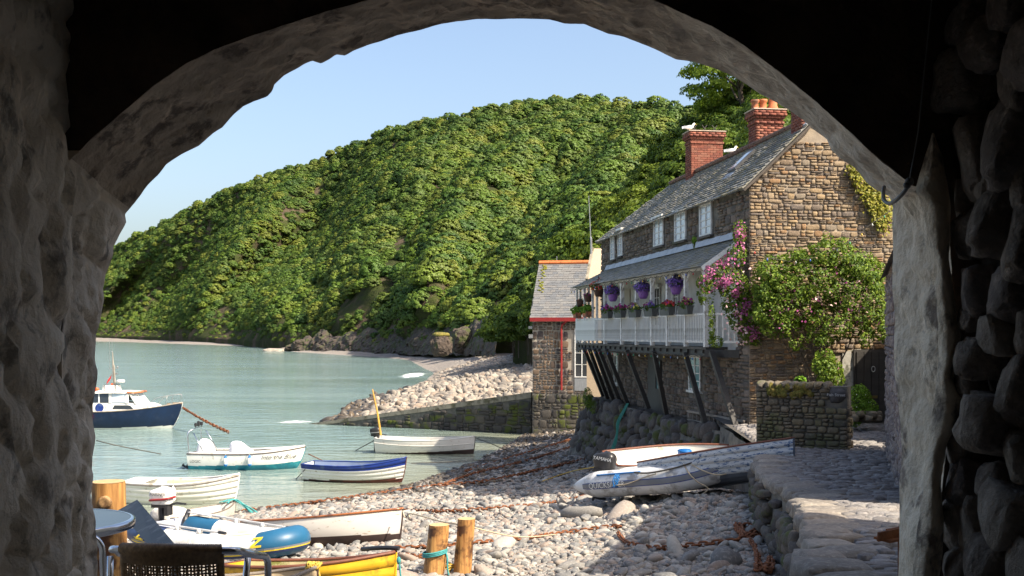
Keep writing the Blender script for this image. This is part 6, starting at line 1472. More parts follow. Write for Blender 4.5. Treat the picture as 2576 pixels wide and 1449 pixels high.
# 7/13 --- inflatables ------------------------------------------------------
def inflatable(name, label, stern_mid, bow, z0, B, r, mats, zones, pitch=0, roll=0, bowrise=.28, stripes=(), L=None):
    """mats by zone along the tube; zones: list of (f0, f1, slot) with f 0..1 from port stern round the bow to starboard stern"""
    d = Vector((bow[0]-stern_mid[0], bow[1]-stern_mid[1], 0)); L = d.length
    b = thing(name, label, 'inflatable boat', (stern_mid[0], stern_mid[1], z0), (roll, -pitch, math.atan2(d.y, d.x)))
    w = B/2-r; ctr = []
    side = lambda sd_: [V(x*L, sd_*w*(1 if x < .55 else math.cos((x-.55)/.45*math.pi*.36)), r+bowrise*max(0, (x-.55)/.45)**2) for x in np.linspace(-.12, .88, 26)]
    A_ = side(1); B_ = side(-1)
    nose = [V(lerp(.88, .985, math.sin(t))*L, math.cos(t)*A_[-1].y, r+bowrise*(.6+.4*math.sin(t))) for t in np.linspace(.15, math.pi-.15, 11)]
    nose = [V(p.x, p.y, max(p.z, A_[-1].z)) for p in nose]
    C_ = A_+nose+B_[::-1]; n = len(C_); rad = []
    for i in range(n):
        e = min(i, n-1-i); rad.append(r*min(1, .12+.88*(e/4.5)**.8) if e < 5 else r)
    mb = MB(); mb.tube(C_, rad, 20)
    for fi in range(len(mb.f)-2):
        f = (fi//20)/(n-1); mb.m[fi] = next((s for a, b2, s in zones if a <= f <= b2), 0)
    tb = mb.build('tube', mats, b, smooth=True)
    # rub stripes following the outside of the tube
    def outp(i, ang, off=.003):
        t = (C_[min(i+1, n-1)]-C_[max(i-1, 0)]).normalized(); o = V(-t.y, t.x, 0); o.normalize(); o = o if True else -o
        return C_[i]+(o*math.cos(ang)+UP*math.sin(ang))*(rad[i]+off)
    sgn_ = 1
    for (a0, a1, sm) in stripes:
        mb = MB(); rows = []
        for i in range(3, n-3): rows.append((outp(i, a0), outp(i, (a0+a1)/2), outp(i, a1)))
        for q in range(len(rows)-1): mb.add([*rows[q], *rows[q+1]], [(0,1,4,3),(1,2,5,4)])
        mb.build('rubbing_strip', sm, b, smooth=True)
    mb = MB(); mb.grid(lambda i, j: V(lerp(0, .9, i)*L, lerp(-w, w, j)*(1 if i < .6 else math.cos((i-.6)/.4*1.2)), .1+bowrise*.6*max(0, i-.5)), 12, 4); mb.build('floor', pvc_dg, b)
    mb = MB(); mb.box((.03, 0, r*1.05), (.04, 2*w, r*1.6)); mb.build('transom', plain('transom_board', (.42,.44,.52), (.36,.38,.46), rough=.5) if 'transom_board' not in MATS else MATS['transom_board'], b)
    mb = MB(); mb.box((L*.45, 0, r*1.5), (.22, 2*w, .03)); mb.build('seat', pvc_w, b)
    b['x'] = 0; del b['x']
    return b, L, w, outp, C_, n
sm_ = onbeach(398, 1372); bwp = onbeach(772, 1404)
zo, Lz, wz, outz, Cz, nz_ = inflatable('zodiac_dinghy'.replace('zodiac', 'white_inflatable'), 'white inflatable dinghy with blue ends, outboard and oars, on the shingle', (-6.45, 20.3), (-3.72, 18.6), 1.33, 1.55, .235, [pvc_w, pvc_b, pvc_n],
    [(0,.16,1),(.45,.58,1),(.84,1,2)], stripes=((-.50,-.30,pvc_n),(-.30,-.20,pvc_y),(-.2,-.06,pvc_dg)), pitch=-.03, bowrise=.24)
outboard(zo, V(-.10, .05, .72), .25, gloss_white, .95, -.05, text=('MARINER', .085, letter_d), band=red_paint, leg=.5)
def tube_text(parent, outp, n, txt, size, mat, i0, a0, dirn=1, step=None, Cc=None):
    def f(x, y):
        fi = i0+dirn*x/step; i = int(max(3, min(n-5, math.floor(fi)))); fr_ = fi-i; a = a0+y/.22
        return outp(i, a, .006).lerp(outp(i+1, a, .006), fr_)
    return wrap_text(parent, txt, size, mat, f)
stepz = Lz*1.0/25
def zlogo(parent, outp, n, i0, a0, dirn, s=.075):
    mb = MB(); f = lambda x, y: outp(int(i0), a0+y/.22, .005).lerp(outp(int(i0)+dirn, a0+y/.22, .005), x/stepz)
    for q in ((-1,.6,1,1),(-1,-1,1,-.6)): mb.add([f(q[0]*s, q[1]*s), f(q[2]*s, q[1]*s), f(q[2]*s, q[3]*s), f(q[0]*s, q[3]*s)], [(0,1,2,3)])
    mb.add([f(-s,-.6*s), f(-.3*s,-.6*s), f(s,.6*s), f(.3*s,.6*s)], [(0,1,2,3)]); mb.build('emblem', pvc_y, parent)
zlogo(zo, outz, nz_, nz_-6, .35, -1); tube_text(zo, outz, nz_, 'ZODIAC', .085, pvc_y, nz_-6, -.0, -1, stepz); zlogo(zo, outz, nz_, 36, .45, -1, .085)
for sd_, x0, x1 in ((-1, .15, .62), (1, .2, .8)):
    mb = MB(); a = V(Lz*x0, sd_*(wz+.03), .52); e = V(Lz*x1, sd_*(wz-.02), .54); mb.tube([a, e], .02, 7); mb.box(a+(a-e).normalized()*.28, (.6, .16, .015)); o = mb.build('oar', plain('oar_grey', (.5,.5,.5), (.4,.4,.4), rough=.4) if 'oar_grey' not in MATS else MATS['oar_grey'], zo)
    mb = MB(); mb.tube([e, e+(e-a).normalized()*.16], .028, 7); mb.build('oar_grip', black_pl, o)
    for q in (.35, .7): MB().ball(a.lerp(e, q)-V(0,0,.03), (.06,.05,.05), 8, 6).build('rowlock', pvc_w, o, smooth=True)
MB().box((Lz*.60, -.1, .42), (.75, .16, .025), Euler((0, -.1, .5)).to_matrix()).build('seat_board', plain('pale_board', (.62,.55,.45), (.52,.45,.36), rough=.7), zo)
MB().tube(smooth_path([V(.0, wz+.05, .52), V(.1, wz-.1, .42), V(.12, wz-.18, .2), V(.12, wz-.2, .05)], 5), .05, 8).build('strap', black_pl, zo)

# 8 --- white and brown wooden boat ------------------------------------------
st = onbeach(640, 1372); bw = onbeach(1008, 1378); h = Hull(3.8, 1.4, .64, tw=.7, sb=.16, ss=.04, rake=.14, kb=.07, full=.5, vb=1.1)
wb_ = boat('wooden_boat', 'white wooden boat with orange brown gunwale and dark bottom on the shingle', **by_gunwale(h, pix(590, 1316, 22.0), pix(1017, 1281, 20.6)), h=h, mats=[white_old, antifoul_dk], wl=lambda x: .25+.01*x, gun=.034, gun_m=varn, inner_m=cream, thw=(.3, .6), roll=-.17)
# 9 --- yellow clinker -----------------------------------------------------------
bwt = pix(1000, 1392, 14.4); h = Hull(3.2, 1.25, .70, tw=.7, sb=.16, ss=.05, rake=.10, kb=.05, full=.5, vb=1.1)
yb = boat('yellow_clinker_boat', 'yellow clinker rowing boat with dark gunwale at the bottom of the picture', **by_gunwale(h, pix(585, 1418, 14.9), bwt), h=h, mats=[yellow_p, yellow_p], clinker=7, gun=.032, gun_m=brown_w, inner_m=plain('mossy_cream', (.42,.38,.22), (.30,.28,.12), rough=.8, stain=(.15,.16,.04), samt=.35), thw=(.28,), thw_m=varn, roll=-.12)
MB().lathe([(.08,0),(.12,.03),(.12,.3),(.08,.33)], 12, V(h.L*.42, .1, .52), Euler((0, math.pi/2, 0)).to_matrix()).build('float', gloss_white, yb, smooth=True)
mb = MB(); bp = h.pt(1, 1, 1); mb.tube(smooth_path([bp+V(-.55,.2,.04), bp+V(-.2,.05,.06), bp+V(.05,-.02,.05)], 4), .03, 8); mb.build('bow_fendering', black_pl, yb)
# 10 --- bow of another boat at the very bottom -----------------------------------
bt = pix(806, 1428, 12.6); h = Hull(2.6, 1.2, .6, tw=.7, sb=.12, ss=.05, rake=.08, kb=.05, full=.5, vb=1.1)
lb = boat('skiff', 'grey wooden skiff whose roped bow shows below the yellow boat', **by_gunwale(h, pix(560, 1462, 12.4), bt), h=h, mats=[plain('buff_hull', (.45,.36,.24), (.36,.28,.18), rough=.6), antifoul_dk], gun=.03, gun_m=grey_w, thw=(.4,), roll=-.1)
mb = MB(); bp = lb.matrix_basis @ h.pt(.985, 1, 1); random.seed(8)
for k in range(6): a = random.uniform(0, 6.28); mb.tube([bp+V(.05*math.cos(a+t)+.015*k-.05, .07*math.sin(a+t), .02+.03*math.sin(2*t+k)) for t in np.linspace(0, 5.5, 14)], .014, 5)
mb.tube(smooth_path([bp, bp+V(.06,-.03,-.1), bp+V(.05,-.02,-.4)], 4), .014, 5); tag(mb.build('yellow_rope', rope_y, smooth=True), 'yellow rope wound round the bow of the grey skiff', 'rope')
# 11 --- white boat with brown rail at the right -----------------------------------
a = pix(1535, 1180, 26.6); e = pix(1853, 1118, 28.0); h = Hull(3.6, 1.45, .72, tw=.78, sb=.10, ss=.04, rake=.12, kb=.05, full=.5, vb=1.1)
rb = boat('varnished_boat', 'white boat with varnished rail and bare red brown bilge behind the grey inflatable', **by_gunwale(h, pix(1533, 1150, 26.4), pix(1858, 1118, 27.2)), h=h, mats=[white_old, wood('bare_bilge', (.17,.05,.03), (.28,.09,.05), stain=(.5,.45,.4), samt=.25)], wl=.33, gun=.036, gun_m=brown_w, inner_m=gloss_white, thw=(.62,), roll=.20)
# 12 --- flaking blue and white clinker, bow on the quay -------------------------------
a = pix(1648, 1166, 24.6); e = pix(2014, 1104, 21.6); h = Hull(4.0, 1.4, .66, tw=.72, sb=.12, ss=.03, rake=.12, kb=.06, full=.5, vb=1.05)
flaky = peel('flaking_blue_white', (.52,.56,.60), (.05,.11,.24), .30, 8, .6, (1,1,3.5)); 
fk = boat('flaking_clinker_boat', 'clinker boat with flaking pale blue paint, its bow over the quay edge', **by_gunwale(h, pix(1648, 1166, 24.3), pix(2014, 1102, 21.4)), h=h, mats=[flaky, plain('slate_bottom', (.10,.12,.15), (.07,.085,.11), rough=.6)], clinker=7, wl=lambda x: .10+.02*x, gun=.03, gun_m=brown_w, inner_m=plain('pale_inside', (.5,.5,.5), (.42,.42,.42)), thw=(.3, .6), roll=-.12)
br_ = thing('barrel', 'blue plastic drum standing in the varnished white boat', 'drum', pix(1722, 1158, 26.2)-V(0,0,.12)); MB().lathe([(.15,0),(.165,.03),(.165,.14),(.172,.16),(.165,.18),(.165,.32),(.172,.335),(.172,.36),(.15,.37)], 18).build('body', plain('drum_blue', (.01,.14,.42), (.01,.11,.35), rough=.4), br_, smooth=True); MB().lathe([(.14,.365),(.14,.385),(.0,.385)], 18).build('lid', MATS['drum_blue'], br_)
# 13 --- grey inflatable ------------------------------------------------------------------
a = pix(1500, 1226, 24.4); e = pix(1895, 1150, 21.6)
qs, Lq, wq, outq, Cq, nq = inflatable('grey_inflatable', 'pale grey inflatable dinghy with navy stripes pulled up to the quay', (a.x+.25, a.y+.75), (e.x+.1, e.y+.9), a.z-.30, 1.6, .295, [pvc_g, pvc_dg], [(.40,.60,0)], stripes=((-.30,-.24,blue_p),(-.24,.14,pvc_dg),(.14,.20,blue_p)), pitch=.15, bowrise=.25)
stq = Lq/25
def tt(x, y):
    fi = (nq-9)-x/stq; i = int(math.floor(fi)); return outq(i, -.05+y/.29, .014).lerp(outq(i+1, -.05+y/.29, .014), fi-i)
wrap_text(qs, 'QUICKSILVER', .17, letter_w, tt)
outboard(qs, V(.05, .05, .62), .2, black_pl, 1.15, .25, text=('YAMAHA', .10, letter_w), leg=.5)
for sd_, a_, b2 in ((-1, .12, .55), (-1, .45, .75)):
    MB().tube([V(Lq*a_, sd_*(wq+.04), .55), V(Lq*b2, sd_*(wq+.02), .6)], .02, 7).build('oar', MATS['oar_grey'], qs)
def rope_on(parent, path, r, mat, label, cat='rope', name='rope'):
    o = MB().tube(smooth_path([parent.matrix_basis @ p for p in path], 6), r, 6).build(name, mat, smooth=True); return tag(o, label, cat)
I = lambda f: int(f*(nq-1))
ro = [outq(k, .75, .02) for k in (nq-7, nq-10, nq-13, nq-15)]
mb = MB(); mb.tube(smooth_path([qs.matrix_basis @ p for p in ro], 6), .018, 6)
c_ = qs.matrix_basis @ outq(nq-11, .6, .03)
for k in range(7): mb.tube(smooth_path([c_+V(random.uniform(-.05,.05),-.02,.02), c_+V(random.uniform(-.1,.1),-.06,-.1), c_+V(random.uniform(-.14,.14),-.05,-.26)], 4), .012, 5)
tag(mb.build('blue_rope', rope_b, smooth=True), 'bright blue rope knotted along the pale grey inflatable', 'rope')
rope_on(qs, [outq(nq-14, .75, .02), outq(nq-17, .55, .05), outq(nq-21, .75, .03), outq(nq-24, .9, .04), outq(nq-27, 1.1, .02)], .018, rope_d, 'dark rope along the upper side of the pale grey inflatable')
rope_on(qs, [outq(nq-10, -.1, .01), outq(nq-13, -.05, .05), outq(nq-16, .3, .03), outq(nq-18, .5, .02)], .011, rope_w, 'thin cream line looped on the side of the grey inflatable')
rope_on(qs, [outq(nq-22, 1.0, .02), outq(nq-23, .2, .03), outq(nq-24, -.5, .04), outq(nq-25, -1.1, .12), outq(nq-22, -1.2, .25)], .014, rope_w, 'cream rope hanging round the bow of the grey inflatable')
rope_on(qs, [outq(nq-23, .9, .02), outq(nq-25, .1, .03), outq(nq-28, -.5, .06), outq(nq-31, -.3, .05)], .014, rope_w, 'cream rope tied across the nose of the grey inflatable')
# ================================================================ PLANTS AND FLOWERS
leaf_rose = leafmat('leaves_rose', [(.04,.09,.010),(.08,.15,.015),(.14,.22,.02),(.22,.29,.03),(.06,.11,.012)], .35, vary=.1)
leaf_ivy = leafmat('leaves_ivy', [(.22,.21,.02),(.30,.27,.03),(.14,.17,.02),(.36,.30,.04)], .3, vary=.1)
leaf_box = leafmat('leaves_bedding', [(.04,.10,.015),(.07,.15,.02),(.10,.19,.025)], .3, vary=.1)
leaf_fresh = leafmat('leaves_fresh', [(.10,.23,.02),(.16,.32,.03),(.22,.38,.04)], .4, vary=.1)
def petal(name, stops): return leafmat(name, stops, .25, vary=.05)
pet_pink = petal('petals_pink', [(.36,.06,.22),(.46,.12,.30),(.28,.04,.17),(.55,.24,.34)])
pet_pale = petal('petals_pale', [(.78,.50,.48),(.82,.62,.56),(.74,.42,.44)])
pet_purple = petal('petals_purple', [(.16,.07,.40),(.34,.22,.62),(.10,.04,.30),(.26,.14,.54)])
pet_mag = petal('petals_magenta', [(.45,.015,.22),(.32,.01,.18),(.55,.03,.32)])
pet_red = petal('petals_red', [(.60,.03,.04),(.70,.08,.08),(.48,.015,.03)])
pet_yel = petal('petals_yellow', [(.75,.62,.12),(.8,.7,.25)]); pet_or = petal('petals_orange', [(.75,.20,.03),(.7,.12,.02)])
def ell_pts(ells, n, depth, spread=.45, shell=True):
    """sample points in ellipses (u, v, ru, rv) given at a depth, with real thickness"""
    w = np.array([e[2]*e[3] for e in ells], float); ci = rng.choice(len(ells), n, p=w/w.sum()); E = np.array([e[:4] for e in ells], float)[ci]
    a = rng.uniform(0, 2*np.pi, n); r = np.sqrt(rng.random(n)); hx, hz = r*np.cos(a), r*np.sin(a)
    th = np.sqrt(np.maximum(0, 1-r*r)); y = -th*rng.uniform(.35, 1, n) if shell else rng.uniform(-1, 1, n)*th
    d = (np.array([e[4] if len(e) > 4 else depth for e in ells]))[ci]
    u = E[:, 0]+hx*E[:, 2]; v = E[:, 1]-hz*E[:, 3]; dd = d+y*spread
    P = np.stack([(u-1288)/FPX*dd, dd, EYE-(v-HZ)/FPX*dd], -1); N_ = np.stack([hx, y*1.2, hz+.35], -1)+rng.normal(0, .55, (n, 3)); return P, N_
def foliage(parent, name, P, N_, size, mat, asp=.6, org=None, stuff=True):
    s = rng.uniform(size[0], size[1], len(P)); me = np_mesh(name, leaf_quads(P-np.array(org if org is not None else (0,0,0)), N_, s, asp)); me.materials.append(mat); o = link(name, me, None, parent)
    if stuff: o['kind'] = 'stuff'
    return o
def clump_pts(P, k=.5):
    """pull points toward random centres so light and dark clumps form"""
    c = P[rng.choice(len(P), max(4, len(P)//70))]; d = ((P[:, None]-c[None])**2).sum(-1); j = d.argmin(1); return P+(c[j]-P)*k*rng.random((len(P), 1))
# big rose bush on the gable
org = pix(2060, 900, 27.8); bush = thing('rose_bush', 'large climbing rose bush with scattered pink flowers on the gable wall', 'bush', org)
els = [(2060,705,130,78),(1985,745,90,80),(2155,745,78,72),(2085,640,80,38),(1950,700,60,65),(2100,810,95,48),(1960,815,60,42),(2195,800,36,45),(2080,605,18,25),(2010,645,40,25),(2160,680,60,35),(1920,740,30,50),(1930,680,34,22),(2120,612,22,18),(2200,720,26,40),(1905,790,24,30),(2060,860,40,20),(2180,850,22,30),(2000,865,20,18),(2218,765,26,70),(2190,690,46,40),(1928,765,40,60),(2225,830,18,40),(2140,660,70,40)]
P, N_ = ell_pts(els, 18500, 27.75, 1.1); P = clump_pts(P, .55); foliage(bush, 'leaves', P, N_, (.05, .10), leaf_rose, .6, org)
P, N_ = ell_pts([(2160,760,70,70),(2120,700,60,40),(2000,770,80,60),(1960,800,50,40),(2190,800,35,40)], 170, 27.5, .75); foliage(bush, 'blossom', P, N_, (.05, .085), pet_pink, .9, org)
P, N_ = ell_pts([(2160,740,70,70),(2190,790,35,45),(2050,760,90,60)], 50, 27.45, .75); foliage(bush, 'pale_blossom', P, N_, (.06, .09), pet_pale, .9, org)
mb = MB(); random.seed(3)
for k in range(7):
    b0 = pix(random.uniform(2030, 2080), 1000, 28.1); e = pix(random.uniform(1930, 2200), random.uniform(680, 830), 27.8); mb.tube(smooth_path([b0-org, (b0.lerp(e, .5)+V(random.uniform(-.4,.4),-.1,.1))-org, e-org], 5), [.022-.001*q for q in range(11)], 5)
mb.build('stem', bark, bush)
# pink climber at the balcony corner
org = pix(1860, 880, 28.0); cl = thing('climbing_rose', 'pink climbing rose hanging in a curtain at the balcony corner', 'climber', org)
els = [(1862,582,20,38),(1856,640,28,35),(1818,690,40,38),(1850,720,45,45),(1780,712,30,28),(1868,785,42,60),(1890,835,30,40),(1838,760,28,40),(1770,740,18,30),(1880,740,34,50),(1905,860,14,18),(1800,860,22,18),(1790,800,10,60)]
P, N_ = ell_pts(els, 6800, 28.2, .5); P = clump_pts(P, .5); foliage(cl, 'leaves', P, N_, (.045, .085), leaf_rose, .6, org)
els2 = [(1862,582,18,32),(1850,650,28,30),(1808,690,40,34),(1845,720,42,40),(1775,718,24,26),(1875,790,38,55),(1895,840,24,34)]
P, N_ = ell_pts(els2, 800, 28.0, .52); P = clump_pts(P, .7); foliage(cl, 'blossom', P, N_, (.045, .085), pet_pink, .9, org)
P, N_ = ell_pts([(1840,800,30,60),(1880,700,30,30),(1870,840,30,30)], 60, 27.9, .5); foliage(cl, 'pale_blossom', P, N_, (.07, .11), pet_pale, .9, org)
mb = MB()
for k in range(8): mb.tube(smooth_path([pix(1890+k*2, 880, 28.0)-org, pix(1870+random.uniform(-20,20), 760, 28.1)-org, pix(1860+random.uniform(-8,8), 600, 28.1)-org], 5), .012, 5)
for (a, b_, c) in (((1908,800),(1920,830),(1925,865)),((1900,840),(1912,860),(1915,885))): mb.tube(smooth_path([pix(*a,27.8)-org, pix(*b_,27.7)-org, pix(*c,27.8)-org], 5), .008, 5)
mb.build('stem', bark, cl)
# ivy on the gable
org = pix(2190, 590, 28.2); iv = thing('ivy', 'yellow green ivy trailing down the sunlit gable beside the arch', 'ivy', org)
tr1 = smooth_path([(2138,418,0),(2145,445,0),(2160,478,0),(2185,510,0),(2200,540,0),(2215,580,0)], 30); tr2 = smooth_path([(2185,452,0),(2200,485,0),(2212,520,0),(2216,560,0)], 20)
PP = []
for t_, w in ((tr1, 9), (tr2, 13)):
    for k in range(820 if t_ is tr1 else 700):
        q = t_[int(rng.integers(0, len(t_)))]; sx, sz = gab(q.x+rng.normal(0, w), q.y+rng.normal(0, w*.8)); PP.append(HO+gpt(sx, sz, .1+.16*rng.random()))
PP = np.array(PP); foliage(iv, 'leaves', PP, np.tile([.2, -1, .4], (len(PP), 1))+rng.normal(0, .4, (len(PP), 3)), (.05, .09), leaf_ivy, .8, org)
mb = MB(); mb.tube([HO+gpt(*gab(q.x, q.y), .09)-org for q in tr1[::6]], .015, 5); mb.tube([HO+gpt(*gab(q.x, q.y), .09)-org for q in tr2[::6]], .015, 5); mb.build('stem', bark, iv)
def small_plant(name, label, cat, els, d, n, size, mat, spread=.25, flowers=None, asp=.6):
    org = pix(els[0][0], els[0][1]+els[0][3], d); t = thing(name, label, cat, org); P, N_ = ell_pts(els, n, d, spread, False); foliage(t, 'leaves', P, N_, size, mat, asp, org)
    mb = MB(); random.seed(n)
    for k in range(7): e = pix(els[0][0]+random.uniform(-.7,.7)*els[0][2], els[0][1]-random.uniform(0,.6)*els[0][3], d); mb.tube([V(0,0,-.15), (e-org)*.5+V(random.uniform(-.05,.05),0,0), e-org], .008, 4)
    mb.build('stem', plain('green_stem', (.08,.12,.02), (.06,.09,.02)) if 'green_stem' not in MATS else MATS['green_stem'], t)
    if flowers: P, N_ = ell_pts(els, flowers[1], d-.1, spread, False); foliage(t, 'blossom', P, N_, flowers[2], flowers[0], .9, org)
    return t
small_plant('shrub', 'small leafy shrub growing behind the garden wall below the rose bush', 'shrub', [(2085,935,36,42),(2075,900,26,25),(2100,955,26,25),(2060,920,20,22)], 26.2, 1500, (.05,.10), leaf_rose, .35, (pet_pink, 3, (.05,.08)))
small_plant('leafy_plant', 'bright green big leaved plant on top of the garden wall', 'plant', [(2014,958,14,11)], 23.9, 60, (.10,.17), leaf_fresh, .12)
small_plant('bright_bush', 'bright green feathery bush beside the black gable door', 'bush', [(2160,1005,34,38),(2185,1030,26,28),(2150,1045,22,30),(2165,985,14,20)], 26.4, 2600, (.03,.07), leaf_fresh, .35, (letter_w, 24, (.02,.035)))
small_plant('wall_fern', 'tuft of fern growing from the front wall below the upper windows', 'fern', [(1746,603,7,11)], 30.2, 90, (.05,.10), leaf_fresh, .1, asp=.3)
small_plant('grass_tuft', 'long grass tuft hanging from the boulder footing at its far end', 'grass', [(1478,1000,12,26),(1490,1020,10,20)], 41.5, 500, (.10,.22), leaf_rose, .3, asp=.15)
# rockery stones by the door
for k in range(14): o = link('rockery_stone', _bmesh(k % 9, st_garden), None, loc=pix(2140+(k % 7)*11, 1042+10*(k//7), 26.3-(k % 3)*.1), rot=(0,0,k)); o.scale = (.13,.11,.09); tag(o, 'mossy stone edging the little flower bed by the black door', 'stone', 'stones edging the flower bed')

# ---------------------------------------------------------------- baskets and planters on the balcony
def bal_pt(u, v, out=.0):
    p, d = fr(fru(u)); n = V(-d.y, d.x, 0); n = n if n.x < 0 else -n; q = HO+p+n*out; dd = q.y; return V((u-1288)/FPX*dd if out == 0 else q.x, dd, EYE-(v-HZ)/FPX*dd), n, d
def ball_pts(c, r, n, low=-.3):
    d = rng.normal(size=(n, 3)); d /= np.linalg.norm(d, axis=1, keepdims=True); d = d[d[:, 2] > low-.2*rng.random(len(d))]; w_ = .86+.22*np.sin(d[:, :1]*4.1+c[0]*9+1)*np.cos(d[:, 1:2]*5.3)+.12*np.sin(d[:, 2:]*7); return np.array(c)+d*np.array(r)*w_*rng.uniform(.72, 1.08, (len(d), 1)), d+rng.normal(0, .3, d.shape)
def basket(u, v, r, pot_m, pet, label, npet, nleaf, pr=.16, leafm=leaf_box):
    p, n, d = bal_pt(u, v, .02); t = thing('hanging_basket', label, 'hanging basket', p, group=None)
    MB().lathe([(pr*.65,-r*.95),(pr*.95,-r*.95+.10),(pr*1.1,-r*.95+.22),(pr*1.15,-r*.95+.24),(pr,-r*.95+.25)], 14).build('pot', pot_m, t, smooth=True)
    mb = MB()
    for a in (0, 2.1, 4.2): mb.tube([V(math.cos(a)*pr, math.sin(a)*pr, -r*.6), V(0, 0, r+.1)], .006, 4)
    mb.tube([V(0,0,r+.1), V(0,0,min(r+.35, 6.98-p.z))], .008, 4); mb.build('hanger', black_pl, t)
    P, N_ = ball_pts((0,0,.02), (r*.92,r*.92,r*.8), nleaf); foliage(t, 'leaves', P, N_, (.04,.08), leafm, .6)
    P, N_ = ball_pts((0,0,.03), (r,r,r*.88), npet); foliage(t, 'blossom', P, N_, (.05,.08), pet, .95); return t
pot_p = plain('purple_pot', (.22,.10,.38), (.18,.08,.32), rough=.5); pot_b = plain('brown_pot', (.06,.035,.025), (.09,.05,.035), rough=.8); pot_t = terracotta
basket(1702, 716, .30, pot_p, pet_purple, 'purple petunia basket hanging nearest the rose covered balcony corner', 620, 500)
basket(1620, 728, .31, pot_p, pet_purple, 'purple petunia basket hanging in the middle of the balcony', 620, 500)
basket(1543, 736, .32, pot_p, pet_purple, 'purple petunia basket hanging next to the red flowered basket', 620, 500)
basket(1507, 724, .34, pot_b, pet_red, 'basket of red flowers hanging where the balcony front bends', 300, 600)
basket(1481, 747, .20, pot_b, pet_mag, 'small brown basket with few pink flowers near the balcony end', 60, 160, .15)
basket(1462, 760, .18, pot_b, pet_or, 'bare brown basket hanging at the far end of the balcony', 8, 90, .16)
box_m = plain('grey_trough', (.085,.09,.085), (.06,.065,.06), rough=.6)
TROUGH = [(1738,781,'first window box from the rose covered corner, with magenta and yellow flowers',(pet_mag,pet_mag,pet_yel)),(1692,784,'second window box from the rose covered corner, with dark red flowers',(pet_red,pet_mag)),(1650,787,'third window box from the rose covered corner, with violet and magenta flowers',(pet_purple,pet_mag)),
          (1609,790,'fourth window box from the rose covered corner, with yellow and purple flowers',(pet_yel,pet_purple,pet_mag)),(1572,791,'fifth window box from the rose covered corner, with magenta flowers',(pet_mag,pet_mag)),(1539,793,'sixth window box from the rose covered corner, with violet flowers',(pet_purple,pet_mag))]
for u, v, lab, pets in TROUGH:
    p, n, d = bal_pt(u, v, .17); t = thing('window_box', lab, 'window box', p, (0, 0, math.atan2(d.y, d.x)))
    hw = .40; MB().add(*slab8([V(-hw,-.10,.11), V(hw,-.10,.11), V(hw,.10,.11), V(-hw,.10,.11), V(-hw*.93,-.07,-.11), V(hw*.93,-.07,-.11), V(hw*.93,.07,-.11), V(-hw*.93,.07,-.11)])).build('trough', box_m, t)
    MB().box((0,0,.115), (hw*2.05,.225,.025)).build('rim', box_m, t)
    P, N_ = ball_pts((0,0,.15), (.44,.17,.16), 420, -.5); foliage(t, 'leaves', P, N_, (.05,.09), leaf_box, .6)
    for q, pm in enumerate(pets): P, N_ = ball_pts((rng.uniform(-.2,.2), 0, .2), (.36,.17,.18), 60, -.2); foliage(t, 'blossom', P, N_, (.06,.10), pm, .95)
for u, v, lab in ((1486,784,'terracotta trough of green geraniums on the boarded balcony end'),(1461,787,'green geraniums with orange flowers at the far balcony end')):
    p, n, d = bal_pt(u, v, .14); t = thing('geranium_pot', lab, 'flower pot', p, (0,0,math.atan2(d.y, d.x))); MB().box((0,0,-.1), (.5,.2,.2), taper=1.1).build('trough', pot_t, t)
    P, N_ = ball_pts((0,0,.08), (.36,.26,.22), 420, -.5); foliage(t, 'leaves', P, N_, (.06,.11), leaf_fresh, .8); P, N_ = ball_pts((0,0,.2), (.26,.2,.2), 16, .2); foliage(t, 'blossom', P, N_, (.07,.11), pet_or, .95)
# ---------------------------------------------------------------- festoon lights
bulb_me = {}
for nm, c in (('red',(.5,.03,.02)),('yellow',(.6,.4,.03)),('green',(.03,.3,.14)),('blue',(.04,.12,.45)),('white',(.6,.6,.55))):
    me = MB().lathe([(.009,.036),(.012,.02),(.023,0),(.019,-.022),(.004,-.032)], 8).mesh('bulb', True); me.materials.append(plain('bulb_'+nm, c, tuple(x*.8 for x in c), rough=.2, spec=.8)); bulb_me[nm] = me
def festoon(path, nb, label, sag=.05):
    P_ = [Vector(p) for p in path]; t = thing('festoon_lights', label, 'string lights', P_[0]); o0 = P_[0]; L_ = [0]
    for a, b_ in zip(P_[:-1], P_[1:]): L_.append(L_[-1]+(b_-a).length)
    def atl(s):
        for i in range(len(P_)-1):
            if s <= L_[i+1]: f = (s-L_[i])/(L_[i+1]-L_[i]); return P_[i].lerp(P_[i+1], f)
        return P_[-1]
    pts = [atl(L_[-1]*k/(nb*4))-V(0,0,sag*abs(math.sin(math.pi*k/4))) for k in range(nb*4+1)]
    MB().tube([p-o0 for p in pts], .009, 5).build('cable', rope_d, t)
    for k in range(nb): o = link('bulb', bulb_me[list(bulb_me)[(k*3+k//4) % 5]], None, t, loc=pts[k*4+2]-o0-V(0,0,.05))
    return t
def bal_line(z, out, k=26): 
    res = []
    for i in range(k+1):
        p, d = fr(FT*i/k); n = V(-d.y, d.x, 0); n = n if n.x < 0 else -n; q = HO+p+n*out; res.append(V(q.x, q.y, z))
    return res
festoon(bal_line(6.93, .26), 26, 'string of coloured bulbs along the balcony roof edge'); festoon(bal_line(4.62, .05), 24, 'string of coloured bulbs along the beam under the balcony', .04)
festoon([pix(u, v, 27.0) for u, v in ((1883,621),(1924,647),(1985,658),(2046,649),(2095,631),(2130,612),(2165,588),(2190,564),(2240,530))], 11, 'string of coloured bulbs sagging across the gable above the rose bush', .0)

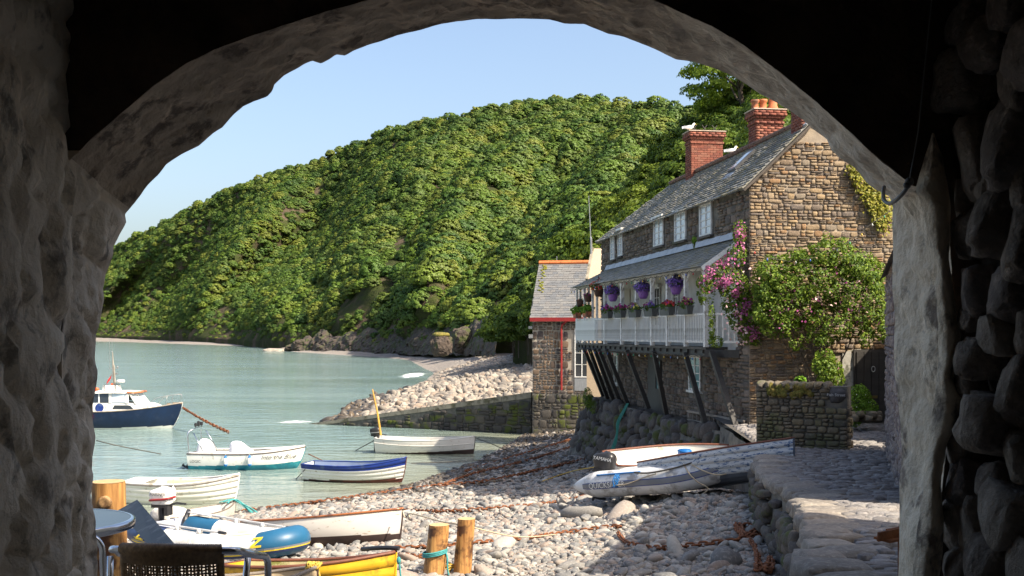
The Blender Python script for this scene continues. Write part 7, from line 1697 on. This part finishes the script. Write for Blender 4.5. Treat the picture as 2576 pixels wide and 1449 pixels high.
# ================================================================ BEACH THINGS
def chain(path, label, link_l=.13, r=.016, mat=rust, seed=0, name='chain', sag=0, n=6):
    P_ = smooth_path(path, 8); rr_ = random.Random(seed); L_ = [0]
    for a, b_ in zip(P_[:-1], P_[1:]): L_.append(L_[-1]+(b_-a).length)
    mb = MB(); tot = L_[-1]; k = 0; s = 0
    base = [(math.copysign(link_l*.26, math.cos(a))+math.cos(a)*link_l*.30, math.sin(a)*link_l*.33) for a in np.linspace(0, 2*math.pi, 11)[:-1]]
    xs_ = np.array(L_); A_ = np.array([p[:] for p in P_])
    while s < tot:
        c = V(*[float(np.interp(s, xs_, A_[:, q])) for q in range(3)]); e = V(*[float(np.interp(min(s+.02, tot), xs_, A_[:, q])) for q in range(3)]); t = (e-c)
        if t.length < 1e-6: break
        t.normalize(); sd_ = t.cross(UP); sd_ = sd_.normalized() if sd_.length > .01 else V(1,0,0); up_ = sd_.cross(t)
        an = (.25 if k % 2 else 1.3)+rr_.uniform(-.35, .35); w = sd_*math.cos(an)+up_*math.sin(an)
        mb.tube([c+t*x+w*y+V(0,0,rr_.uniform(-.004,.004)) for x, y in base], r, 5, closed=True); s += link_l*.80; k += 1
    return tag(mb.build(name, mat, smooth=True), label, 'chain')
def gp(pts, off=.06): return [onbeach(u, v)+V(0, 0, off) for u, v in pts]
chain(gp([(615,1290),(720,1277),(870,1258),(1000,1240),(1120,1222)]), 'rusty chain lying along the water line behind the wooden boat', .16, .02, seed=1)
chain(gp([(1120,1222),(1190,1196),(1290,1172),(1400,1140),(1480,1112)]), 'rusty chain climbing the dark shaded shingle to the footing', .17, .021, seed=2)
chain(gp([(1170,1190),(1300,1150),(1400,1120),(1490,1090)]), 'rusty chain highest up the shaded shingle below the struts', .17, .021, seed=3)
chain(gp([(1100,1228),(1240,1212),(1360,1185),(1470,1160)]), 'rusty chain lowest of those on the dark shaded shingle', .17, .021, seed=13)
chain(gp([(1020,1290),(1120,1292),(1250,1284),(1380,1272),(1470,1255),(1560,1240),(1700,1236),(1800,1225)]), 'long rusty chain crossing the beach to the grey inflatable', .13, .017, seed=4)
chain(gp([(1000,1388),(1080,1384),(1180,1376),(1300,1366),(1420,1348),(1520,1335),(1560,1332)]), 'rusty chain running across the sunlit shingle behind the two posts', .13, .017, seed=5)
chain(gp([(1556,1350),(1580,1375),(1650,1388),(1740,1382),(1840,1370),(1920,1355),(1975,1340)]), 'rusty chain curving through the shaded stones to the quay', .13, .018, seed=6)
chain(gp([(1010,1406),(1060,1410),(1100,1402)]), 'short rusty chain end between the yellow boat and the posts', .13, .018, seed=7)
rc = random.Random(8)
chain(gp([(1960,1330)]+[(rc.uniform(1850,1975), rc.uniform(1325,1365)) for _ in range(9)]+[(1900,1390),(1905,1449)], .08), 'tangled heap of rusty chain at the foot of the quay', .12, .018, seed=9)
chain(gp([(1930,1449)]+[(rc.uniform(1910,1985), rc.uniform(1415,1449)) for _ in range(6)], .08), 'rusty chain heap at the bottom corner below the quay', .12, .018, seed=10)
cs_ = cb.matrix_basis @ V(L*0+7.75, 0, 1.68); chain([pix(462, 1027, 60.4), pix(500, 1050, 58.0), pix(540, 1071, 56.6), pix(575, 1087, 55.5)], 'rusty mooring chain running from the navy boat bow into the water', .24, .026, seed=11)
# mooring lines
def line(pts, r, mat, label, n=8): return tag(MB().tube(smooth_path(pts, n), r, 5).build('mooring_line', mat, smooth=True), label, 'rope')
line([pix(243, 1108, 45), pix(300, 1122, 44.5), onz(405, 1142, .02)], .02, rope_d, 'thin mooring line slanting into the water at left')
line([onz(745, 1205, .0), pix(768, 1180, 38.6)], .014, rope_d, 'short dark stern line of the blue topped clinker boat')
line([pix(1034, 1166, 37.8), pix(1120, 1162, 40), pix(1250, 1157, 42)], .014, rope_d, 'dark bow line of the blue topped clinker boat')
line([onz(895, 1133, .0), pix(945, 1106, 48)], .02, rope_d, 'dark stern line of the white boat with the mast')
line([pix(1198, 1102, 47.5), pix(1240, 1118, 46), onbeach(1290, 1140)], .018, rope_d, 'dark bow line of the white boat with the mast')
line([pix(776, 1142, 41.3), pix(815, 1160, 40.5), pix(862, 1177, 39.5)], .018, rust, 'rust coloured line from the motor boat bow to the clinker boat')
line([onbeach(1365, 1220)+V(0,0,.12), onbeach(1440, 1205)+V(0,0,.25), pix(1530, 1170, 26.8)], .016, rope_y, 'yellowish line from the varnished boat down to the shingle')
line([pix(1013, 1285, 20.5), pix(1018, 1300, 20.4), pix(1030, 1302, 20.3), pix(1034, 1292, 20.2), pix(1110, 1312, 18.5), pix(1170, 1322, 17.0), pix(1300, 1350, 18.0), onbeach(1400, 1358)+V(0,0,.1)], .012, rope_w, 'cream bow line from the wooden boat past the two posts')
# posts
def post(name, top, base, r, label, tie=None, seed=0):
    top = Vector(top); base = Vector(base); t = thing(name, label, 'post', base); mb = MB(); n = 22; K = 16; vs = []
    ax = (top-base); 
    for i in range(K+1):
        c = ax*(i/K)
        for j in range(n):
            a = 2*math.pi*j/n; rr2 = r*(1.08-.10*i/K)*(1+.07*noise.noise(V(math.cos(a)*1.3, math.sin(a)*1.3, i*.30+seed*5))+.03*noise.noise(V(math.cos(a)*5, math.sin(a)*5, i*.2+seed))); vs.append(c+V(math.cos(a)*rr2, math.sin(a)*rr2, 0))
    mb.add(vs, [(i*n+j, i*n+(j+1) % n, (i+1)*n+(j+1) % n, (i+1)*n+j) for i in range(K) for j in range(n)])
    mb.build('log', post_m, t, smooth=True)
    MB().add([v+V(0,0,.003) for v in vs[K*n:]], [tuple(range(n))]).build('cut_end', wood_end, t)
    return t
post_m = wood('weathered_log', (.16,.055,.012), (.62,.34,.11), vec=(16,16,1.0), rough=.65, bmp=1.0, stain=(.085,.035,.015), samt=.36)
wood_end = wood('log_end', (.42,.26,.12), (.55,.38,.20), vec=(14,14,14), rough=.85)
b1 = onbeach(1084, 1452); b2 = onbeach(1158, 1445)
p1 = post('mooring_post', pix(1105, 1320, b1.y), b1-V(0,0,.3), .155, 'weathered log post tied round with teal rope, on the beach', seed=1)
p2 = post('mooring_post', pix(1174, 1305, b2.y), b2-V(0,0,.3), .132, 'taller slimmer log post without teal rope, right of its twin', seed=2)
mb = MB(); cc = pix(1094, 1390, b1.y)
for k in range(3): mb.tube([cc+V(.178*math.cos(a), .178*math.sin(a), .022*k-.02+.035*math.cos(a)) for a in np.linspace(0, 2*math.pi, 21)[:-1]], .014, 6, closed=True)
mb.tube(smooth_path([cc+V(.16,-.05,.02), cc+V(.19,-.1,-.05), cc+V(.20,-.12,-.25), cc+V(.25,-.12,-.42)], 5), .013, 6); tag(mb.build('post_rope', rope_t, smooth=True), 'teal rope wound round the left log post', 'rope')
mb = MB(); cc = onbeach(1098, 1440)
for k in range(5): mb.tube([cc+V(.12+.10*math.cos(a)+.02*k, .08*math.sin(a)-.2, .05+.025*k+.03*math.sin(a*2+k)) for a in np.linspace(0, 5.6, 16)], .013, 5)
tag(mb.build('rope_coil', rope_y, smooth=True), 'yellow rope coil lying at the foot of the left log post', 'rope')
mb = MB(); cc = pix(1003, 1402, 14.2); mb.tube(smooth_path([cc, cc+V(.01,0,-.1), cc+V(.03,0,-.3), cc+V(.05,0,-.5)], 4), .012, 5); mb.ball(cc+V(0,0,-.04), (.03,.03,.05), 8, 6); tag(mb.build('teal_line', rope_t, smooth=True), 'teal line hanging from the bow of the yellow boat', 'rope')
stp = post('big_stump', pix(272, 1212, 8.0)+V(0,.0,0), (pix(272, 1212, 8.0).x+.02, 8.0, 2.2), .122, 'thick knotty log post standing at left beyond the table', seed=4)
mb = MB(); kn = pix(263, 1264, 7.87)-stp.location; mb.lathe([(.050,-.02),(.045,.008),(.03,.012),(.012,.004)], 12, kn, Euler((math.pi/2, 0, .1)).to_matrix()); mb.build('knot', wood('knot_wood', (.10,.04,.015), (.55,.34,.16), vec=(20,20,20)), stp, smooth=True)
# ladder on the house wall
def fw3(u, v, off): s, z = fac(u, v, off); return HO+fpt(s, z, off)
ld_ = thing('ladder', 'old wooden ladder hung flat along the foot of the house wall', 'ladder', fw3(1730, 1045, .3)); lo = ld_.location.copy()
A0, A1, B0, B1 = fw3(1729,1034,.12)-lo, fw3(1872,1060,.12)-lo, fw3(1729,1056,.12)-lo, fw3(1874,1082,.12)-lo
lad_m = wood('ladder_wood', (.20,.17,.14), (.32,.27,.22), rough=.9)
for a, b_ in ((A0, A1), (B0, B1)): MB().beam(a, b_, .05, .06).build('side_rail', lad_m, ld_)
for k in range(13): f = (k+.5)/13; MB().tube([A0.lerp(A1, f), B0.lerp(B1, f)], .018, 6).build('rung', lad_m, ld_)
rcn = thing('red_can', 'faded red can standing on the ledge under the balcony', 'can', fw3(1795, 1092, .35)); MB().lathe([(.13,0),(.14,.02),(.14,.24),(.10,.28),(.04,.3)], 14).build('body', plain('faded_red', (.45,.06,.03), (.35,.05,.03), rough=.6), rcn, smooth=True); MB().tube([V(-.09,0,.27), V(-.05,0,.36), V(.05,0,.36), V(.09,0,.27)], .012, 5).build('handle', black_pl, rcn)
# green rope down the footing
mb = MB(); random.seed(12)
for k in range(9):
    o = random.uniform(-4, 4); mb.tube(smooth_path([fw3(1580+o*.8, 1015, .35), fw3(1572+o, 1030, .55), pix(1556+o, 1062, 37.5), pix(1553+o*.5, 1088, 37.2), pix(1549+o, 1110, 37.0), pix(1541+o*1.3, 1135, 36.8)], 5), .018, 5)
tag(mb.build('hanging_rope', rope_g, smooth=True), 'bundle of green rope hanging from a strut down the boulders', 'rope')
mb = MB()
for k in range(5): o = random.uniform(-3, 3); mb.tube(smooth_path([fw3(1862+o, 1075, .3), pix(1868+o, 1098, 27.3), pix(1864+o*1.5, 1118, 27.2), pix(1872+o*2, 1140, 27.0)], 4), .013, 5)
tag(mb.build('frayed_rope', plain('rope_sage', (.16,.2,.14), (.22,.24,.18), rough=.9), smooth=True), 'frayed sage green rope tied at the foot of the nearest strut', 'rope')
# gulls
def gull(loc, rz, label, s=1.0):
    g = thing('seagull', label, 'seagull', loc, (0, 0, rz)); g.scale = (s, s, s); white_f = plain('gull_white', (.80,.80,.78), (.72,.72,.70), rough=.8) if 'gull_white' not in MATS else MATS['gull_white']; grey_f = plain('gull_grey', (.42,.44,.47), (.36,.38,.41), rough=.8) if 'gull_grey' not in MATS else MATS['gull_grey']
    P_ = [V(-.30,0,.15), V(-.20,0,.16), V(-.08,0,.17), V(.06,0,.185), V(.14,0,.225), V(.175,0,.28), V(.195,0,.33), V(.225,0,.345), V(.26,0,.335), V(.275,0,.33)]
    MB().tube(P_, [.012,.05,.085,.09,.068,.046,.044,.046,.030,.010], 12).build('body', white_f, g, smooth=True)
    for sd_ in (-1, 1):
        MB().grid(lambda i, j: V(lerp(.09, -.33, i), sd_*(.072+.028*math.sin(math.pi*i))*(1-.25*j*i), lerp(.235, .15, j)-.05*i+.02*(1-j)), 8, 3).build('wing', grey_f, g, smooth=True)
        MB().tube([V(.0, sd_*.03, .12), V(.0, sd_*.03, .0)], .007, 5).build('leg', pvc_y, g); MB().box(V(.015, sd_*.03, .004), (.06,.035,.006)).build('foot', pvc_y, g)
    MB().tube([V(.265,0,.335), V(.31,0,.332), V(.335,0,.318)], [.014,.011,.004], 6).build('beak', pvc_y, g); return g
gA = HO+cA+EG*(-.52); gull(V(gA.x, gA.y, EYE+(841-334)/FPX*dA+.03), .35, 'white gull perched on the left corner of the cowled chimney', .8)
gB = HO+roofS((5.7)/sT, 1.0); 
k_ = min(np.linspace(0, .6, 200), key=lambda a: abs(1288+(HO+roofS(a, 1)).x/(HO+roofS(a, 1)).y*FPX-1841)); gB = HO+roofS(k_, 1); gull(V(gB.x, gB.y, gB.z+.06), .5, 'white gull perched on the roof ridge between the two chimneys', .8)

# ================================================================ CAFE TABLE, CHAIR AND BOARD ON THE TERRACE
tb_c = V(-2.16, 5.2, 3.6); tbl = thing('cafe_table', 'round metal cafe table at the left edge by the pier', 'table', tb_c)
tm_, nt, b = _nodes('table_top'); co = coords(nt, (1,1,1)); nt.links.new(ramp(nt, noise_f(nt, coords(nt, (2,14,1)), 2.2, 5), [(.35,(.02,.027,.03)),(.7,(.07,.085,.09))]), b.inputs['Base Color']); b.inputs['Roughness'].default_value = .18; b.inputs['Metallic'].default_value = .35
MB().lathe([(.02,.685),(.34,.685),(.345,.69),(.345,.712),(.335,.718),(.02,.719)], 48).build('top', tm_, tbl, smooth=False)
MB().lathe([(.343,.675),(.356,.68),(.358,.70),(.356,.714),(.346,.720),(.336,.719)], 48, cap=False).build('rim', steel, tbl, smooth=True)
MB().lathe([(.03,.02),(.03,.68)], 12).build('column', steel, tbl, smooth=True)
for k in range(4): a = k*math.pi/2+.4; MB().tube([V(0,0,.12), V(.2*math.cos(a),.2*math.sin(a),.06), V(.3*math.cos(a),.3*math.sin(a),.02)], .02, 7).build('foot', steel, tbl, smooth=True)
# armchair seen from behind
cc = V((445-1288)/FPX*4.2, 4.2, 3.6); chr_ = thing('wicker_armchair', 'dark brown wicker armchair with aluminium tube arms, seen from behind', 'chair', cc, (0, 0, -.06))
rattan, nt, b = _nodes('dark_wicker'); nt.links.new(ramp(nt, noise_f(nt, coords(nt, (1,1,1)), 60, 3), [(.3,(.16,.10,.055)),(.7,(.38,.25,.13))]), b.inputs['Base Color']); b.inputs['Roughness'].default_value = .42
HWB = .188
bk = lambda x, z: V(x, -.02-.06*(1-(x/HWB)**2)-.10*(z-.45), z)          # back faces the camera (-y)
ztop = .795
mb = MB(); N_ = 150; path = [bk(lerp(-HWB, HWB, i/N_), ztop-.006+.012*math.cos(math.pi*(i/N_-.5))) for i in range(N_+1)]
mb.tube(path, [.021*(1+.10*math.cos(i*math.pi*.8)) for i in range(N_+1)], 10); mb.build('top_roll', rattan, chr_, smooth=True)
mb = MB(); K = 84
for i in range(K+1):
    x = lerp(-HWB, HWB, i/K); mb.tube([bk(x, ztop)+V(0,-.019,0), bk(x, ztop-.025)+V(0,-.014,0), bk(x, ztop-.058)+V(0,-.010,0)], .0030, 4)
wb2 = mb.build('top_wrap', rattan, chr_)
mb = MB()
for i in range(31):
    x = lerp(-HWB, HWB, i/30); mb.tube([bk(x, z)+V(0, .004*math.sin(z*90+i*math.pi), 0) for z in np.linspace(ztop-.05, .45, 12)], .0042 if i % 3 else .0062, 4)
z = ztop-.055; r_i = 0
while z > .44:
    mb.tube([bk(lerp(-HWB, HWB, i/60), z)+V(0, .0055*math.cos(i*math.pi/2+r_i*math.pi), .0012*math.sin(i*1.3+r_i)) for i in range(61)], .0036, 4); z -= .0125; r_i += 1
o = mb.build('woven_back', rattan, chr_); o['kind'] = 'stuff'
for sd_ in (-1, 1):
    MB().tube([bk(sd_*HWB, z) for z in np.linspace(.42, ztop, 8)], .013, 8).build('back_frame', rattan, chr_, smooth=True)
    MB().tube(smooth_path([bk(sd_*HWB*.97, ztop-.01), bk(sd_*HWB, ztop-.012)+V(sd_*.05, .02, -.002), V(sd_*.245, .03, ztop-.03), V(sd_*.268, .10, ztop-.055), V(sd_*.272, .18, ztop-.075), V(sd_*.272, .26, ztop-.10), V(sd_*.268, .30, ztop-.16), V(sd_*.262, .31, .40), V(sd_*.26, .32, .0)], 7), .0145, 10).build('arm', steel, chr_, smooth=True)
    MB().tube([V(sd_*.27, .02, ztop-.05), V(sd_*.262, .0, .62), V(sd_*.25, -.05, .3), V(sd_*.25, -.10, .0)], .0135, 8).build('leg', steel, chr_, smooth=True)
mb = MB(); mb.grid(lambda i, j: V(lerp(-.22, .22, i), lerp(-.02, .42, j), .44+.004*math.sin(i*80)*math.sin(j*80)), 30, 30); mb.box((0,.2,.42), (.46,.44,.03)); mb.build('seat', rattan, chr_)
# second chair behind the pier, only its tube shows
c2 = thing('side_chair', 'aluminium tube leg and arm of a chair tucked behind the left pier', 'chair', (-1.80, 4.75, 3.6)); MB().tube(smooth_path([V(-.25,0,.72), V(-.05,.0,.73), V(.02,0,.69), V(.03,.0,.6), V(.03,.02,.3), V(.04,.04,0)], 6), .0145, 8).build('arm', steel, c2, smooth=True); MB().box((-.2,.1,.43), (.4,.42,.03)).build('seat', rattan, c2); MB().tube([V(-.35,.1,.43), V(-.37,.12,0)], .0145, 8).build('leg', steel, c2, smooth=True)
# dark board leaning against the stump
q = [pix(345,1257,6.2), pix(296,1284,6.25), pix(395,1395,5.3), pix(452,1385,5.2)]; ctr = sum(q, Vector())/4; n = (q[1]-q[0]).cross(q[3]-q[0]).normalized(); n = n if n.y < 0 else -n
mb = MB(); mb.add(*slab8([p-ctr for p in q]+[p-ctr-n*.03 for p in q])); bd = mb.build('leaning_board', plain('charcoal_board', (.055,.052,.055), (.035,.034,.036), scale=4, rough=.45, stain=(.13,.12,.12), sscale=2.5, samt=.25, vec=(1,6,6)), loc=ctr); tag(bd, 'charcoal painted board leaning at an angle behind the wicker chair', 'board')
mb = MB(); e = q[3]-q[0]; mb.tube([q[3]+V(-.02,0,.0), V(q[3].x-.03, q[3].y, 3.6)], .02, 6); tag(mb.build('board_leg', galv), 'metal leg under the charcoal board behind the chair', 'leg')
